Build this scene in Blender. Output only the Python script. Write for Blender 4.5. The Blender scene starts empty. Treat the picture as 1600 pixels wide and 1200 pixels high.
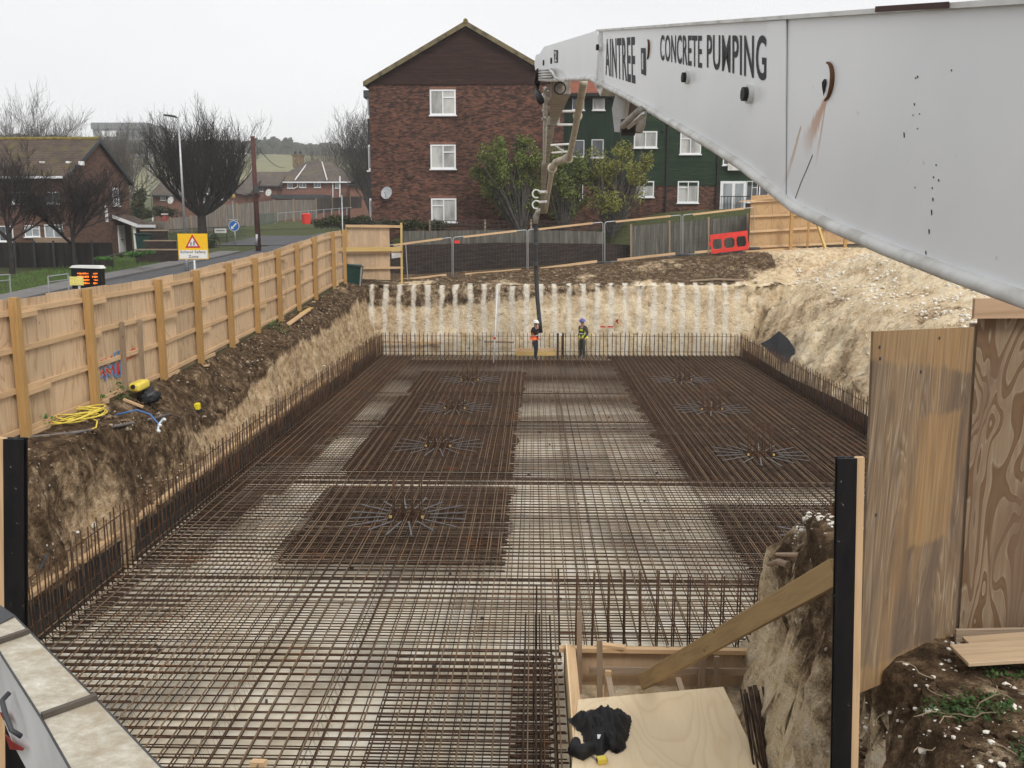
import bpy, bmesh, math, random
import numpy as np
from mathutils import Vector, Matrix, noise
R = math.radians
PI = math.pi
random.seed(7); rng = np.random.default_rng(7)
sc = bpy.context.scene
COL = sc.collection
# ------------------------------------------------------------------ camera, sky, sun, exposure
CAM = Vector((0, 0, 5.9)); FPX = 1434.0
cam_d = bpy.data.cameras.new('camera'); cam = bpy.data.objects.new('camera', cam_d); COL.objects.link(cam)
cam_d.sensor_width = 36; cam_d.lens = 36 * FPX / 1600; cam_d.clip_start = 0.05; cam_d.clip_end = 6000
cam.location = CAM; cam.rotation_euler = (R(90 - 9.58), 0, R(1.34)); sc.camera = cam
CR = cam.rotation_euler.to_matrix()
def ray(px, py): return CR @ Vector(((px - 800) / FPX, (600 - py) / FPX, -1))
def P(px, py, Y):
    d = ray(px, py); return CAM + d * (Y / d.y)
def G(px, py, z):
    d = ray(px, py); return CAM + d * ((z - CAM.z) / d.z)
w = bpy.data.worlds.new('World'); sc.world = w; w.use_nodes = True
nt = w.node_tree; nt.nodes.clear()
sky = nt.nodes.new('ShaderNodeTexSky'); sky.sky_type = 'NISHITA'; sky.sun_disc = False
SUN_EL, SUN_AZ = 47, 150
sky.sun_elevation = R(SUN_EL); sky.sun_rotation = R(SUN_AZ)
hsv = nt.nodes.new('ShaderNodeHueSaturation'); hsv.inputs['Saturation'].default_value = 0.12; hsv.inputs['Value'].default_value = 1.0
mixc = nt.nodes.new('ShaderNodeMix'); mixc.data_type = 'RGBA'; mixc.inputs[0].default_value = 0.86
mixc.inputs[7].default_value = (7.35, 7.35, 7.45, 1)
bg = nt.nodes.new('ShaderNodeBackground'); bg.inputs[1].default_value = 0.1
wo = nt.nodes.new('ShaderNodeOutputWorld')
nt.links.new(sky.outputs[0], hsv.inputs['Color']); nt.links.new(hsv.outputs[0], mixc.inputs[6])
skc = nt.nodes.new('ShaderNodeTexCoord'); skm = nt.nodes.new('ShaderNodeMapping'); skm.inputs['Scale'].default_value = (1,1,3.5); skn = nt.nodes.new('ShaderNodeTexNoise'); skn.inputs['Scale'].default_value = 1.6; skn.inputs['Detail'].default_value = 4
skr = nt.nodes.new('ShaderNodeValToRGB'); skr.color_ramp.elements[0].position = .3; skr.color_ramp.elements[0].color = (.88,.89,.9,1); skr.color_ramp.elements[1].position = .7; skr.color_ramp.elements[1].color = (1,1,1,1)
skx = nt.nodes.new('ShaderNodeMix'); skx.data_type = 'RGBA'; skx.blend_type = 'MULTIPLY'; skx.inputs[0].default_value = 1
nt.links.new(skc.outputs['Generated'], skm.inputs[0]); nt.links.new(skm.outputs[0], skn.inputs['Vector']); nt.links.new(skn.outputs[0], skr.inputs[0]); nt.links.new(mixc.outputs[2], skx.inputs[6]); nt.links.new(skr.outputs[0], skx.inputs[7])
nt.links.new(skx.outputs[2], bg.inputs[0]); nt.links.new(bg.outputs[0], wo.inputs[0])
sd = bpy.data.lights.new('sun', 'SUN'); sd.energy = 1.5; sd.angle = R(20); sd.color = (1, .96, .9)
sun = bpy.data.objects.new('sun', sd); COL.objects.link(sun); sun.rotation_euler = (R(90 - SUN_EL), 0, R(180 - SUN_AZ)); sun.location = (0, 0, 60)
sc.view_settings.view_transform = 'Standard'; sc.view_settings.look = 'None'; sc.view_settings.gamma = 1
sc.view_settings.exposure = 0.52
sc.cycles.max_bounces = 6; sc.cycles.diffuse_bounces = 3; sc.cycles.glossy_bounces = 3; sc.cycles.volume_bounces = 1
sc.cycles.transparent_max_bounces = 16
# ------------------------------------------------------------------ helpers
def tag(o, label=None, cat=None, group=None, kind=None):
    if label: o['label'] = label
    if cat: o['category'] = cat
    if group: o['group'] = group
    if kind: o['kind'] = kind
    return o
def root(name, loc, label, cat, group=None):
    o = bpy.data.objects.new(name, None); COL.objects.link(o); o.location = loc; o.empty_display_size = .2
    return tag(o, label, cat, group)
def wloc(o):
    v = Vector((0, 0, 0))
    while o: v += o.location; o = o.parent
    return v
def frame(x, up=Vector((0, 0, 1))):
    x = Vector(x).normalized(); up = Vector(up)
    y = up.cross(x)
    if y.length < 1e-4: y = Vector((0, 1, 0)).cross(x)
    y.normalize(); z = x.cross(y)
    return Matrix((x, y, z)).transposed()
class MB:
    def __init__(s): s.v = []; s.f = []; s.m = []
    def add(s, vs, fs, m=0):
        b = len(s.v); s.v += [tuple(v) for v in vs]; s.f += [tuple(i + b for i in f) for f in fs]; s.m += [m] * len(fs); return s
    def box(s, c, d, rot=None, m=0):
        vs = []
        for sx, sy, sz in ((-1,-1,-1),(1,-1,-1),(1,1,-1),(-1,1,-1),(-1,-1,1),(1,-1,1),(1,1,1),(-1,1,1)):
            v = Vector((sx*d[0]/2, sy*d[1]/2, sz*d[2]/2))
            if rot is not None: v = rot @ v
            vs.append(v + Vector(c))
        return s.add(vs, [(3,2,1,0),(4,5,6,7),(0,1,5,4),(1,2,6,5),(2,3,7,6),(3,0,4,7)], m)
    def beam(s, a, b, w, h, up=(0,0,1), m=0):
        a = Vector(a); b = Vector(b); M = frame(b - a, up)
        return s.box((a + b) / 2, ((b - a).length, w, h), M, m)
    def tube(s, pts, r, n=6, cap=True, m=0):
        pts = [Vector(p) for p in pts]; k = len(pts)
        rs = r if isinstance(r, (list, tuple)) else [r] * k
        vs = []; up = None
        for i, p in enumerate(pts):
            d = (pts[min(i+1, k-1)] - pts[max(i-1, 0)])
            d = d.normalized() if d.length > 1e-9 else Vector((0,0,1))
            if up is None:
                up = Vector((0,0,1)) if abs(d.z) < .9 else Vector((1,0,0))
            a = d.cross(up)
            if a.length < 1e-5: a = d.orthogonal()
            a.normalize(); b = a.cross(d); up = b
            for j in range(n):
                t = 2*PI*j/n + PI/n
                vs.append(p + (a*math.cos(t) + b*math.sin(t))*rs[i])
        fs = [(i*n+j, i*n+(j+1)%n, (i+1)*n+(j+1)%n, (i+1)*n+j) for i in range(k-1) for j in range(n)]
        if cap: fs += [tuple(range(n-1, -1, -1)), tuple(range((k-1)*n, k*n))]
        return s.add(vs, fs, m)
    def prism(s, poly, off, m=0):
        n = len(poly); off = Vector(off); vs = [Vector(p) for p in poly] + [Vector(p) + off for p in poly]
        return s.add(vs, [tuple(range(n)), tuple(range(2*n-1, n-1, -1))] + [(i, n+i, n+(i+1)%n, (i+1)%n) for i in range(n)], m)
    def blob(s, c, r, sub=2, amp=.2, fr=1.0, seed=0, sc_=(1,1,1), rot=None, m=0):
        bm = bmesh.new(); bmesh.ops.create_icosphere(bm, subdivisions=sub, radius=1)
        vs = []
        for v in bm.verts:
            q = v.co.copy(); k = 1 + amp*noise.noise(q*fr*1.7 + Vector((seed*3.1, seed*1.7, seed)))*2
            q = Vector((q.x*sc_[0]*r*k, q.y*sc_[1]*r*k, q.z*sc_[2]*r*k))
            if rot is not None: q = rot @ q
            vs.append(q + Vector(c))
        fs = [tuple(x.index for x in f.verts) for f in bm.faces]; bm.free()
        return s.add(vs, fs, m)
    def build(s, name, mat, parent=None, smooth=False, base=False):
        off = wloc(parent) if parent else Vector((0,0,0))
        if parent is None and base and s.v:
            a = np.array(s.v); off = Vector(((a[:,0].min()+a[:,0].max())/2, (a[:,1].min()+a[:,1].max())/2, a[:,2].min()))
        me = bpy.data.meshes.new(name)
        me.from_pydata([(v[0]-off.x, v[1]-off.y, v[2]-off.z) for v in s.v], [], s.f)
        mats = mat if isinstance(mat, (list, tuple)) else [mat]
        for q in mats: me.materials.append(q)
        if len(mats) > 1: me.polygons.foreach_set('material_index', s.m)
        if smooth: me.polygons.foreach_set('use_smooth', [True]*len(me.polygons))
        me.update()
        o = bpy.data.objects.new(name, me); COL.objects.link(o)
        if parent: o.parent = parent
        else: o.location = off
        return o
def fix_normals(o):
    bm = bmesh.new(); bm.from_mesh(o.data); bmesh.ops.recalc_face_normals(bm, faces=bm.faces); bm.to_mesh(o.data); bm.free()
def bevel(o, w=.004, seg=1):
    b = o.modifiers.new('bevel', 'BEVEL'); b.width = w; b.segments = seg; b.limit_method = 'ANGLE'; return o
def plank(name, a, b, w, h, mat, parent=None, up=(0,0,1), bev=0):
    """timber with its own frame: local X along the grain"""
    a = Vector(a); b = Vector(b); M = frame(b - a, up); L = (b - a).length
    m = MB(); m.box((L/2, 0, 0), (L, w, h)); o = m.build(name, mat)
    o.location = a - (wloc(parent) if parent else Vector((0,0,0)))
    o.rotation_euler = M.to_euler()
    if parent: o.parent = parent
    if bev: bevel(o, bev)
    return o
def panel(name, a, b, h, th, mat, parent=None, h2=None):
    """upright sheet between ground points a and b, local X along, Z up, top may slope with the base"""
    a = Vector(a); b = Vector(b); d = b - a; L = math.hypot(d.x, d.y); dz = d.z; h2 = h if h2 is None else h2
    m = MB(); m.prism([(0,0,0),(L,0,dz),(L,0,dz+h2),(0,0,h)], (0,th,0)); o = m.build(name, mat); fix_normals(o)
    o.location = a - (wloc(parent) if parent else Vector((0,0,0))); o.rotation_euler = (0,0,math.atan2(d.y, d.x))
    if parent: o.parent = parent
    return o
def copy_tree(o, parent=None):
    c = o.copy(); COL.objects.link(c); c.parent = parent
    for ch in list(KIDS.get(o.name, [])): copy_tree(ch, c)
    return c
KIDS = {}
def kids_index():
    KIDS.clear()
    for o in bpy.data.objects:
        if o.parent: KIDS.setdefault(o.parent.name, []).append(o)
def text_verts(s, size=1.0, bold=0.0):
    cu = bpy.data.curves.new('t', 'FONT'); cu.body = s; cu.size = size; cu.offset = bold; cu.resolution_u = 4; cu.space_character = 1.1
    o = bpy.data.objects.new('t', cu); COL.objects.link(o)
    dg = bpy.context.evaluated_depsgraph_get(); me = bpy.data.meshes.new_from_object(o.evaluated_get(dg))
    vs = [v.co.copy() for v in me.vertices]; fs = [tuple(p.vertices) for p in me.polygons]
    bpy.data.objects.remove(o); bpy.data.curves.remove(cu); bpy.data.meshes.remove(me)
    return vs, fs
def lettering(s, origin, ux, uy, width, height, mat, parent, name='lettering', bold=0.0):
    """writing fitted to width x height on a plane spanned by ux, uy (thin raised letters)"""
    vs, fs = text_verts(s, 1.0, bold)
    xs = [v.x for v in vs]; ys = [v.y for v in vs]; x0, x1, y0, y1 = min(xs), max(xs), min(ys), max(ys)
    ux = Vector(ux); uy = Vector(uy); o_ = Vector(origin)
    m = MB(); m.add([o_ + ux*((v.x-x0)/(x1-x0)*width) + uy*((v.y-y0)/(y1-y0)*height) for v in vs], fs)
    return m.build(name, mat, parent)
# ------------------------------------------------------------------ materials
def S(c): return tuple(x for x in c) + (1,)
def mat_base(name, rough=.8, spec=.3, metal=0):
    m = bpy.data.materials.new(name); m.use_nodes = True; n = m.node_tree.nodes; b = n['Principled BSDF']
    b.inputs['Roughness'].default_value = rough; b.inputs['Specular IOR Level'].default_value = spec; b.inputs['Metallic'].default_value = metal
    return m, m.node_tree, b
class NT:
    def __init__(s, nt): s.nt = nt
    def n(s, t, **k):
        x = s.nt.nodes.new(t)
        for a, b in k.items(): setattr(x, a, b)
        return x
    def l(s, a, b): s.nt.links.new(a, b)
    def coord(s, kind='Object', scale=(1,1,1), rnd=False):
        tc = s.n('ShaderNodeTexCoord'); mp = s.n('ShaderNodeMapping'); mp.inputs['Scale'].default_value = scale
        s.l(tc.outputs[kind], mp.inputs[0])
        if rnd:
            oi = s.n('ShaderNodeObjectInfo'); mu = s.n('ShaderNodeMath', operation='MULTIPLY'); mu.inputs[1].default_value = 37.0
            s.l(oi.outputs['Random'], mu.inputs[0]); s.l(mu.outputs[0], mp.inputs['Location'])
        return mp.outputs[0]
    def pos(s, scale=(1,1,1)):
        g = s.n('ShaderNodeNewGeometry'); mp = s.n('ShaderNodeMapping'); mp.inputs['Scale'].default_value = scale
        s.l(g.outputs['Position'], mp.inputs[0]); return mp.outputs[0]
    def noise(s, vec, scale, detail=4, rough=.55, dist=0):
        x = s.n('ShaderNodeTexNoise'); x.inputs['Scale'].default_value = scale; x.inputs['Detail'].default_value = detail
        x.inputs['Roughness'].default_value = rough; x.inputs['Distortion'].default_value = dist
        s.l(vec, x.inputs['Vector']); return x.outputs[0]
    def ramp(s, fac, stops):
        x = s.n('ShaderNodeValToRGB'); e = x.color_ramp.elements
        while len(e) > 1: e.remove(e[-1])
        for i, (p, c) in enumerate(stops):
            if i == 0: e[0].position = p; q = e[0]
            else: q = e.new(p)
            q.color = S(c) if not isinstance(c, (int, float)) else (c, c, c, 1)
        s.l(fac, x.inputs[0]); return x.outputs[0]
    def mix(s, fac, a, b, mode='MIX'):
        x = s.n('ShaderNodeMix', data_type='RGBA', blend_type=mode)
        for i, q in ((0, fac), (6, a), (7, b)):
            if isinstance(q, (int, float)): x.inputs[i].default_value = q if i == 0 else (q,q,q,1)
            elif isinstance(q, tuple): x.inputs[i].default_value = S(q) if len(q) == 3 else q
            else: s.l(q, x.inputs[i])
        return x.outputs[2]
    def math(s, op, a, b=0, c=None):
        x = s.n('ShaderNodeMath', operation=op)
        for i, q in enumerate((a, b, c)):
            if q is None: continue
            if isinstance(q, (int, float)): x.inputs[i].default_value = q
            else: s.l(q, x.inputs[i])
        return x.outputs[0]
    def bump(s, h, bsdf, strength=.4, dist=.02):
        x = s.n('ShaderNodeBump'); x.inputs['Strength'].default_value = strength; x.inputs['Distance'].default_value = dist
        s.l(h, x.inputs['Height']); s.l(x.outputs[0], bsdf.inputs['Normal'])
def simple(name, c, rough=.7, var=.25, scale=8, spec=.3, metal=0, bump=0, c2=None, detail=5):
    m, t, b = mat_base(name, rough, spec, metal); k = NT(t); v = k.coord('Object')
    f = k.noise(v, scale, detail)
    c2 = c2 or tuple(x*(1-var) for x in c)
    hi = tuple(min(1, x*(1+var*.5)) for x in c)
    k.l(k.ramp(f, [(.3, c2), (.52, c), (.72, hi)]), b.inputs['Base Color'])
    if bump: k.bump(f, b, bump)
    return m
def rebar_mat_(name, base, orange, dark):
    m, t, b = mat_base(name, .65, .14, 0); k = NT(t); v = k.pos()
    f = k.noise(v, 1.1, 5, .65); f2 = k.noise(v, 9, 3)
    c = k.ramp(f, [(.34, dark), (.47, base), (.58, base), (.68, orange)])
    c = k.mix(.45, c, k.ramp(f2, [(.3, (.018,.01,.006)), (.7, (.17,.105,.065))]), 'MIX')
    k.l(c, b.inputs['Base Color']); k.bump(k.noise(v, 60, 2), b, .3, .004)
    return m
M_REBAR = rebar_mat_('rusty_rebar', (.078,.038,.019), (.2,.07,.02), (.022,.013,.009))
M_REBAR_HL = rebar_mat_('rebar_sky_highlight', (.25,.175,.11), (.26,.11,.04), (.07,.042,.025))  # paler rebar copy: sky highlight along the upper bars painted into the base colour
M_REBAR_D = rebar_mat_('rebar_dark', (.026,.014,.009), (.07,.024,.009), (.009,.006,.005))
M_STUD = simple('grey_stud_rail', (.2,.2,.21), .4, .4, 12, .5, .6)
def wood(name, c, dark, axis='X', grain=1.0, contrast=.5, rough=.75):
    m, t, b = mat_base(name, rough, .2); k = NT(t)
    sc_ = {'X': (.6,9,9), 'Z': (9,9,.6)}[axis]
    v = k.coord('Object', sc_, True); f = k.noise(v, 2.2*grain, 5, .6, 1.2)
    v2 = k.coord('Object', (1,1,1), True); st = k.noise(v2, 1.3, 3)
    lo = tuple(a*(1-contrast)+d*contrast for a, d in zip(c, dark))
    col = k.ramp(f, [(.3, lo), (.5, c), (.75, tuple(min(1,x*1.12) for x in c))])
    col = k.mix(k.ramp(st, [(.45, 0.0), (.75, .55)]), col, lo)
    kn = k.n('ShaderNodeTexVoronoi'); kn.inputs['Scale'].default_value = 2.1; kn.inputs['Randomness'].default_value = 1
    k.l(k.coord('Object', (1,2.2,2.2) if axis == 'X' else (2.2,2.2,1), True), kn.inputs['Vector'])
    col = k.mix(k.ramp(kn.outputs['Distance'], [(.05, .8), (.085, 0.0)]), col, tuple(x*.45 for x in dark))
    oi = k.n('ShaderNodeObjectInfo'); col = k.mix(k.math('MULTIPLY', oi.outputs['Random'], .3), col, dark)
    k.l(col, b.inputs['Base Color']); k.bump(f, b, .25, .006); return m
M_SOFTWOOD = wood('new_softwood', (.66,.46,.27), (.38,.23,.11))
M_POST = wood('treated_post', (.46,.28,.11), (.27,.15,.05))
M_YELTIM = wood('yellow_timber', (.62,.44,.17), (.38,.25,.08))
M_OLDWOOD = wood('weathered_wood', (.36,.27,.19), (.17,.12,.08))
M_BRACE = wood('brace_timber', (.45,.31,.15), (.22,.145,.07))
def ply(name, c, dark, line, wet=None, scale=1.0, contrast=.6, lines=.5):
    """plywood face: cathedral grain running up the sheet (local Z)"""
    m, t, b = mat_base(name, .72, .25); k = NT(t)
    v = k.coord('Object', (1,1,.2), True)
    f = k.noise(v, 1.55*scale, 2, .45, .5)
    rings = k.n('ShaderNodeMath', operation='FRACT'); k.l(k.math('MULTIPLY', f, 13), rings.inputs[0])
    fr = k.noise(k.coord('Object', (14,14,.5), True), 3, 3)
    ringm = k.ramp(rings.outputs[0], [(0, 0.0), (.62, .25), (.86, 1.0), (1, 0.0)])
    col = k.mix(k.math('MULTIPLY', ringm, lines), c, line)
    col = k.mix(k.math('MULTIPLY', k.ramp(fr, [(.4, 0.0), (.62, 1.0)]), contrast), col, dark)
    if wet:
        st = k.noise(k.coord('Object', (1.6,1.6,.45), True), 1.5, 5, .6, .8)
        col = k.mix(k.ramp(st, [(.42, 0.0), (.56, .8)]), col, wet)
    oi = k.n('ShaderNodeObjectInfo'); col = k.mix(k.math('MULTIPLY', oi.outputs['Random'], .22), col, dark)
    if name == 'new_plywood':
        sz = k.n('ShaderNodeSeparateXYZ'); k.l(k.coord('Object', (1,1,1)), sz.inputs[0]); mz = k.math('ADD', sz.outputs[2], k.math('MULTIPLY', k.math('SUBTRACT', k.noise(k.coord('Object', (2,2,2), True), 1.5, 5, .7), .5), .7))
        col = k.mix(k.ramp(mz, [(.02, .6), (.34, 0.0)]), col, (.22,.15,.09))
        kv = k.n('ShaderNodeTexVoronoi'); kv.inputs['Scale'].default_value = 3.2; k.l(k.coord('Object', (1,1,.6), True), kv.inputs['Vector']); col = k.mix(k.ramp(kv.outputs['Distance'], [(.035, .75), (.07, 0.0)]), col, (.2,.1,.045))
        hu = k.n('ShaderNodeHueSaturation'); oi2 = k.n('ShaderNodeObjectInfo'); k.l(k.math('ADD', .78, k.math('MULTIPLY', oi2.outputs['Random'], .3)), hu.inputs['Value']); hu.inputs['Saturation'].default_value = 1.03; k.l(col, hu.inputs['Color']); col = hu.outputs[0]
    k.l(col, b.inputs['Base Color']); k.bump(rings.outputs[0], b, .12, .004); return m
M_PLY_L = ply('new_plywood', (.7,.52,.34), (.54,.38,.235), (.42,.26,.14), None, 1.0, .5, .8)
M_PLY_C = ply('corner_plywood', (.62,.45,.29), (.48,.33,.2), (.42,.28,.16), (.42,.3,.2), 1.0, .5, .6)
M_PLY_F = ply('far_plywood', (.55,.37,.2), (.42,.26,.12), (.36,.21,.1), None, 1.2, .4, .7)
def boldply(name, stops, nrings, sc_, fib, wet, dist=.35, orange=0.0, box=False):
    """wet, weathered softwood ply: contour grain bands of contrasting tone"""
    m, t, b = mat_base(name, .7, .3); k = NT(t)
    f = k.noise(k.coord('Object', sc_), 1.0, 2.2, .42, dist); r = k.math('FRACT', k.math('MULTIPLY', f, nrings))
    col = k.ramp(r, stops); fr = k.noise(k.coord('Object', (22,22,.7)), 2.0, 4, .6)
    col = k.mix(k.math('MULTIPLY', k.ramp(fr, [(.38, 0.0), (.62, 1.0)]), fib), col, wet)
    st = k.noise(k.coord('Object', (3.2,3.2,.55)), 1.2, 5, .65, .6); col = k.mix(k.ramp(st, [(.47, 0.0), (.6, .75)]), col, wet)
    if box:
        sx_ = k.n('ShaderNodeSeparateXYZ'); k.l(k.coord('Object', (1,1,1)), sx_.inputs[0]); wb = k.math('MULTIPLY', k.math('SUBTRACT', k.noise(k.coord('Object', (9,9,1.5)), 1.0, 3), .5), .16)
        dx = k.math('SUBTRACT', k.math('ABSOLUTE', k.math('SUBTRACT', sx_.outputs[0], .74)), .27); dz = k.math('SUBTRACT', k.math('ABSOLUTE', k.math('SUBTRACT', sx_.outputs[2], 1.5)), .48)
        q1 = k.math('MAXIMUM', dx, dz); q2 = k.math('MINIMUM', q1, k.math('SUBTRACT', k.math('ADD', sx_.outputs[2], k.math('MULTIPLY', sx_.outputs[0], .0)), .17)); q3 = k.math('MINIMUM', q2, k.math('SUBTRACT', k.math('SUBTRACT', 2.4, k.math('MULTIPLY', sx_.outputs[0], .09)), sx_.outputs[2]))
        col = k.mix(k.ramp(k.math('ADD', k.math('ADD', q3, wb), .5), [(.49, .8), (.53, 0.0)]), col, k.mix(k.ramp(fr, [(.35,0.0),(.65,1.0)]), (.36,.235,.115), (.24,.145,.07)))
    if orange:
        so = k.noise(k.coord('Object', (5,5,.5)), 1.1, 4, .6); col = k.mix(k.ramp(so, [(.5, 0.0), (.62, orange)]), col, (.42,.24,.09))
    k.l(col, b.inputs['Base Color']); k.bump(r, b, .1, .003); return m
M_PLY_A = boldply('stained_plywood', [(0,(.28,.195,.115)),(.35,(.23,.155,.09)),(.5,(.33,.245,.16)),(.8,(.19,.12,.065)),(.93,(.38,.3,.21)),(1,(.28,.195,.115))], 9, (4.2,4.2,.5), .6, (.12,.085,.06), .4, .25, True)
M_PLY_B = boldply('bold_grain_plywood', [(0,(.3,.225,.15)),(.42,(.27,.19,.115)),(.47,(.37,.29,.2)),(.54,(.13,.075,.035)),(.72,(.18,.105,.052)),(.9,(.14,.08,.038)),(.97,(.36,.28,.19)),(1,(.3,.225,.15))], 13, (3.4,3.4,.8), .45, (.17,.11,.07), .5)
M_PLY_TOP = ply('clean_plywood', (.8,.62,.38), (.74,.53,.29), (.62,.42,.2), None, .8, .25, .35)
M_BLACK = simple('black_steel', (.005,.005,.006), .5, .5, 6, .3, .0)
m, t, b = mat_base('scuffed_black_steel', .5, .35); k = NT(t); f = k.noise(k.coord('Object', (1,1,.3)), 6, 5, .7); f2 = k.noise(k.coord('Object', (1,1,.6)), 26, 3, .8)
c = k.ramp(f, [(.45, (.004,.004,.005)), (.7, (.015,.013,.012))]); c = k.mix(k.ramp(f2, [(.68, 0.0), (.71, .8)]), c, (.3,.28,.25)); c = k.mix(k.ramp(k.noise(k.coord('Object'), 3.2, 6, .8), [(.62, 0.0), (.66, .6)]), c, (.08,.03,.015))
k.l(c, b.inputs['Base Color']); M_POSTST = m
M_MEMB = simple('black_membrane', (.02,.021,.025), .45, .5, 3, .4, bump=.3)
M_WHITE = simple('white_frame', (.78,.79,.8), .5, .08, 3)
M_GALV = simple('galvanised_steel', (.42,.43,.44), .45, .25, 14, .5, .6)
M_DGREY = simple('dark_grey', (.06,.062,.068), .6, .3, 5)
M_RED = simple('red_plastic', (.75,.05,.035), .45, .15, 3)
M_YEL = simple('yellow_plastic', (.78,.62,.1), .5, .2, 6)
M_BLUEPIPE = simple('blue_pipe', (.06,.18,.45), .4, .1, 4)
M_CLOTH = simple('black_cloth', (.008,.008,.009), .62, .4, 20, .35, bump=.3)
M_DGREEN = simple('dark_green_paint', (.01,.04,.032), .45, .3, 4)
def glassm(name, c, rough=.06):
    m, t, b = mat_base(name, rough, .8); k = NT(t)
    f = k.noise(k.pos((1,1,.35)), 1.6, 3)
    k.l(k.ramp(f, [(.35, tuple(x*.45 for x in c)), (.6, c)]), b.inputs['Base Color']); return m
M_GLASS = glassm('window_pane', (.3,.33,.34)); M_GLASSD = glassm('dark_pane', (.06,.07,.08))
M_CURTAIN = glassm('curtained_pane', (.5,.5,.47), .3)
def brick(name, a, b_, mortar, scale=4.4, stain=(.09,.05,.04)):
    m, t, b = mat_base(name, .9, .15); k = NT(t)
    g = k.n('ShaderNodeNewGeometry'); sx = k.n('ShaderNodeSeparateXYZ'); k.l(g.outputs['Position'], sx.inputs[0])
    cb = k.n('ShaderNodeCombineXYZ'); k.l(k.math('ADD', sx.outputs[0], sx.outputs[1]), cb.inputs[0]); k.l(sx.outputs[2], cb.inputs[1])
    br = k.n('ShaderNodeTexBrick'); br.inputs['Scale'].default_value = scale; k.l(cb.outputs[0], br.inputs['Vector'])
    br.inputs['Color1'].default_value = S(a); br.inputs['Color2'].default_value = S(b_); br.inputs['Mortar'].default_value = S(mortar)
    br.inputs['Mortar Size'].default_value = .018; br.inputs['Bias'].default_value = .1
    br.inputs['Brick Width'].default_value = .5*2; br.inputs['Row Height'].default_value = .33
    f = k.noise(g.outputs['Position'], .6, 5, .6); f2 = k.noise(k.pos((2.2,2.2,6)), 1.8, 3)
    c = k.mix(k.ramp(f, [(.42, .0), (.72, .5)]), br.outputs[0], stain)
    c = k.mix(k.ramp(f2, [(.5, 0.0), (.64, .5)]), c, tuple(min(1, x*1.25) for x in a))
    c = k.mix(k.ramp(k.noise(k.pos((1.5,1.5,5)), 1.3, 2), [(.5, 0.0), (.62, .6)]), c, stain)
    k.l(c, b.inputs['Base Color']); return m
M_BRICK = brick('brown_brick', (.19,.085,.055), (.03,.018,.017), (.13,.105,.09), 4.4, (.03,.019,.016))
M_BRICK2 = brick('house_brick', (.16,.085,.06), (.11,.06,.045), (.17,.13,.11), 4.4, (.07,.045,.035))
M_BRICK3 = brick('red_brick', (.26,.12,.085), (.2,.1,.075), (.22,.17,.14), 4.4, (.16,.09,.07))
M_BRICKW = brick('boundary_brick', (.05,.036,.03), (.035,.026,.022), (.055,.045,.04), 4.4, (.02,.017,.015))
def boards(name, a, dark, axis=2, pitch=.15, line=.12):
    m, t, b = mat_base(name, .8, .2); k = NT(t)
    g = k.n('ShaderNodeNewGeometry'); sx = k.n('ShaderNodeSeparateXYZ'); k.l(g.outputs['Position'], sx.inputs[0])
    co = sx.outputs[2] if axis == 2 else k.math('ADD', sx.outputs[0], sx.outputs[1])
    q = k.math('DIVIDE', co, pitch); fr = k.math('FRACT', q); fl = k.math('FLOOR', q)
    wn = k.n('ShaderNodeTexWhiteNoise', noise_dimensions='1D'); k.l(fl, wn.inputs['W'])
    sc_ = (1,1,8) if axis == 2 else (7,7,.7)
    f = k.noise(k.pos(sc_), 1.0, 5, .65)
    c = k.mix(k.ramp(f, [(.35, 0.0), (.65, 1.0)]), a, dark)
    c = k.mix(k.math('MULTIPLY', wn.outputs[0], .55), c, dark)
    c = k.mix(k.ramp(fr, [(0, .9), (line, 0.0)]), c, tuple(x*.25 for x in dark))
    k.l(c, b.inputs['Base Color']); k.bump(fr, b, .5, .02); return m
M_CLAD_G = boards('green_cladding', (.032,.062,.028), (.012,.028,.016), 2, .2)
M_CLAD_GV = boards('green_vertical_cladding', (.024,.05,.03), (.01,.024,.016), 0, .16)
M_CLAD_B = boards('brown_gable_boards', (.06,.028,.02), (.025,.013,.011), 2, .17)
M_FENCE_G = boards('grey_fence_boards', (.2,.19,.165), (.07,.07,.058), 0, .15)
M_FENCE_FAR = boards('far_fence_boards', (.3,.27,.23), (.16,.14,.125), 0, .18)
M_FENCE_D = boards('dark_fence_boards', (.05,.042,.035), (.025,.022,.02), 0, .4)
M_SLATE = boards('slate_hanging', (.06,.075,.08), (.035,.042,.047), 2, .18)
def tiles(name, a, dark, moss=None, pitch=.28):
    m, t, b = mat_base(name, .85, .2); k = NT(t)
    g = k.n('ShaderNodeNewGeometry'); sx = k.n('ShaderNodeSeparateXYZ'); k.l(g.outputs['Position'], sx.inputs[0])
    fr = k.math('FRACT', k.math('DIVIDE', sx.outputs[2], pitch*.6)); fx = k.math('FRACT', k.math('DIVIDE', k.math('ADD', sx.outputs[0], sx.outputs[1]), pitch))
    f = k.noise(k.pos(), 1.5, 5, .6)
    c = k.mix(k.ramp(f, [(.35, 0.0), (.65, 1.0)]), a, dark)
    c = k.mix(k.ramp(fr, [(0, .85), (.25, 0.0)]), c, tuple(x*.3 for x in dark))
    c = k.mix(k.ramp(fx, [(0, .6), (.2, 0.0)]), c, tuple(x*.3 for x in dark))
    if moss:
        c = k.mix(k.ramp(k.noise(k.pos(), .8, 5, .7), [(.52, 0.0), (.68, .7)]), c, moss)
    k.l(c, b.inputs['Base Color']); k.bump(fr, b, .6, .04); return m
M_TILE = tiles('brown_roof_tiles', (.12,.085,.065), (.065,.05,.042), (.12,.1,.03))
M_TILE_R = tiles('red_roof_tiles', (.3,.1,.055), (.2,.07,.05))
M_TILE_G = tiles('grey_brown_roof_tiles', (.14,.115,.1), (.09,.075,.068), (.16,.13,.06))
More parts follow.
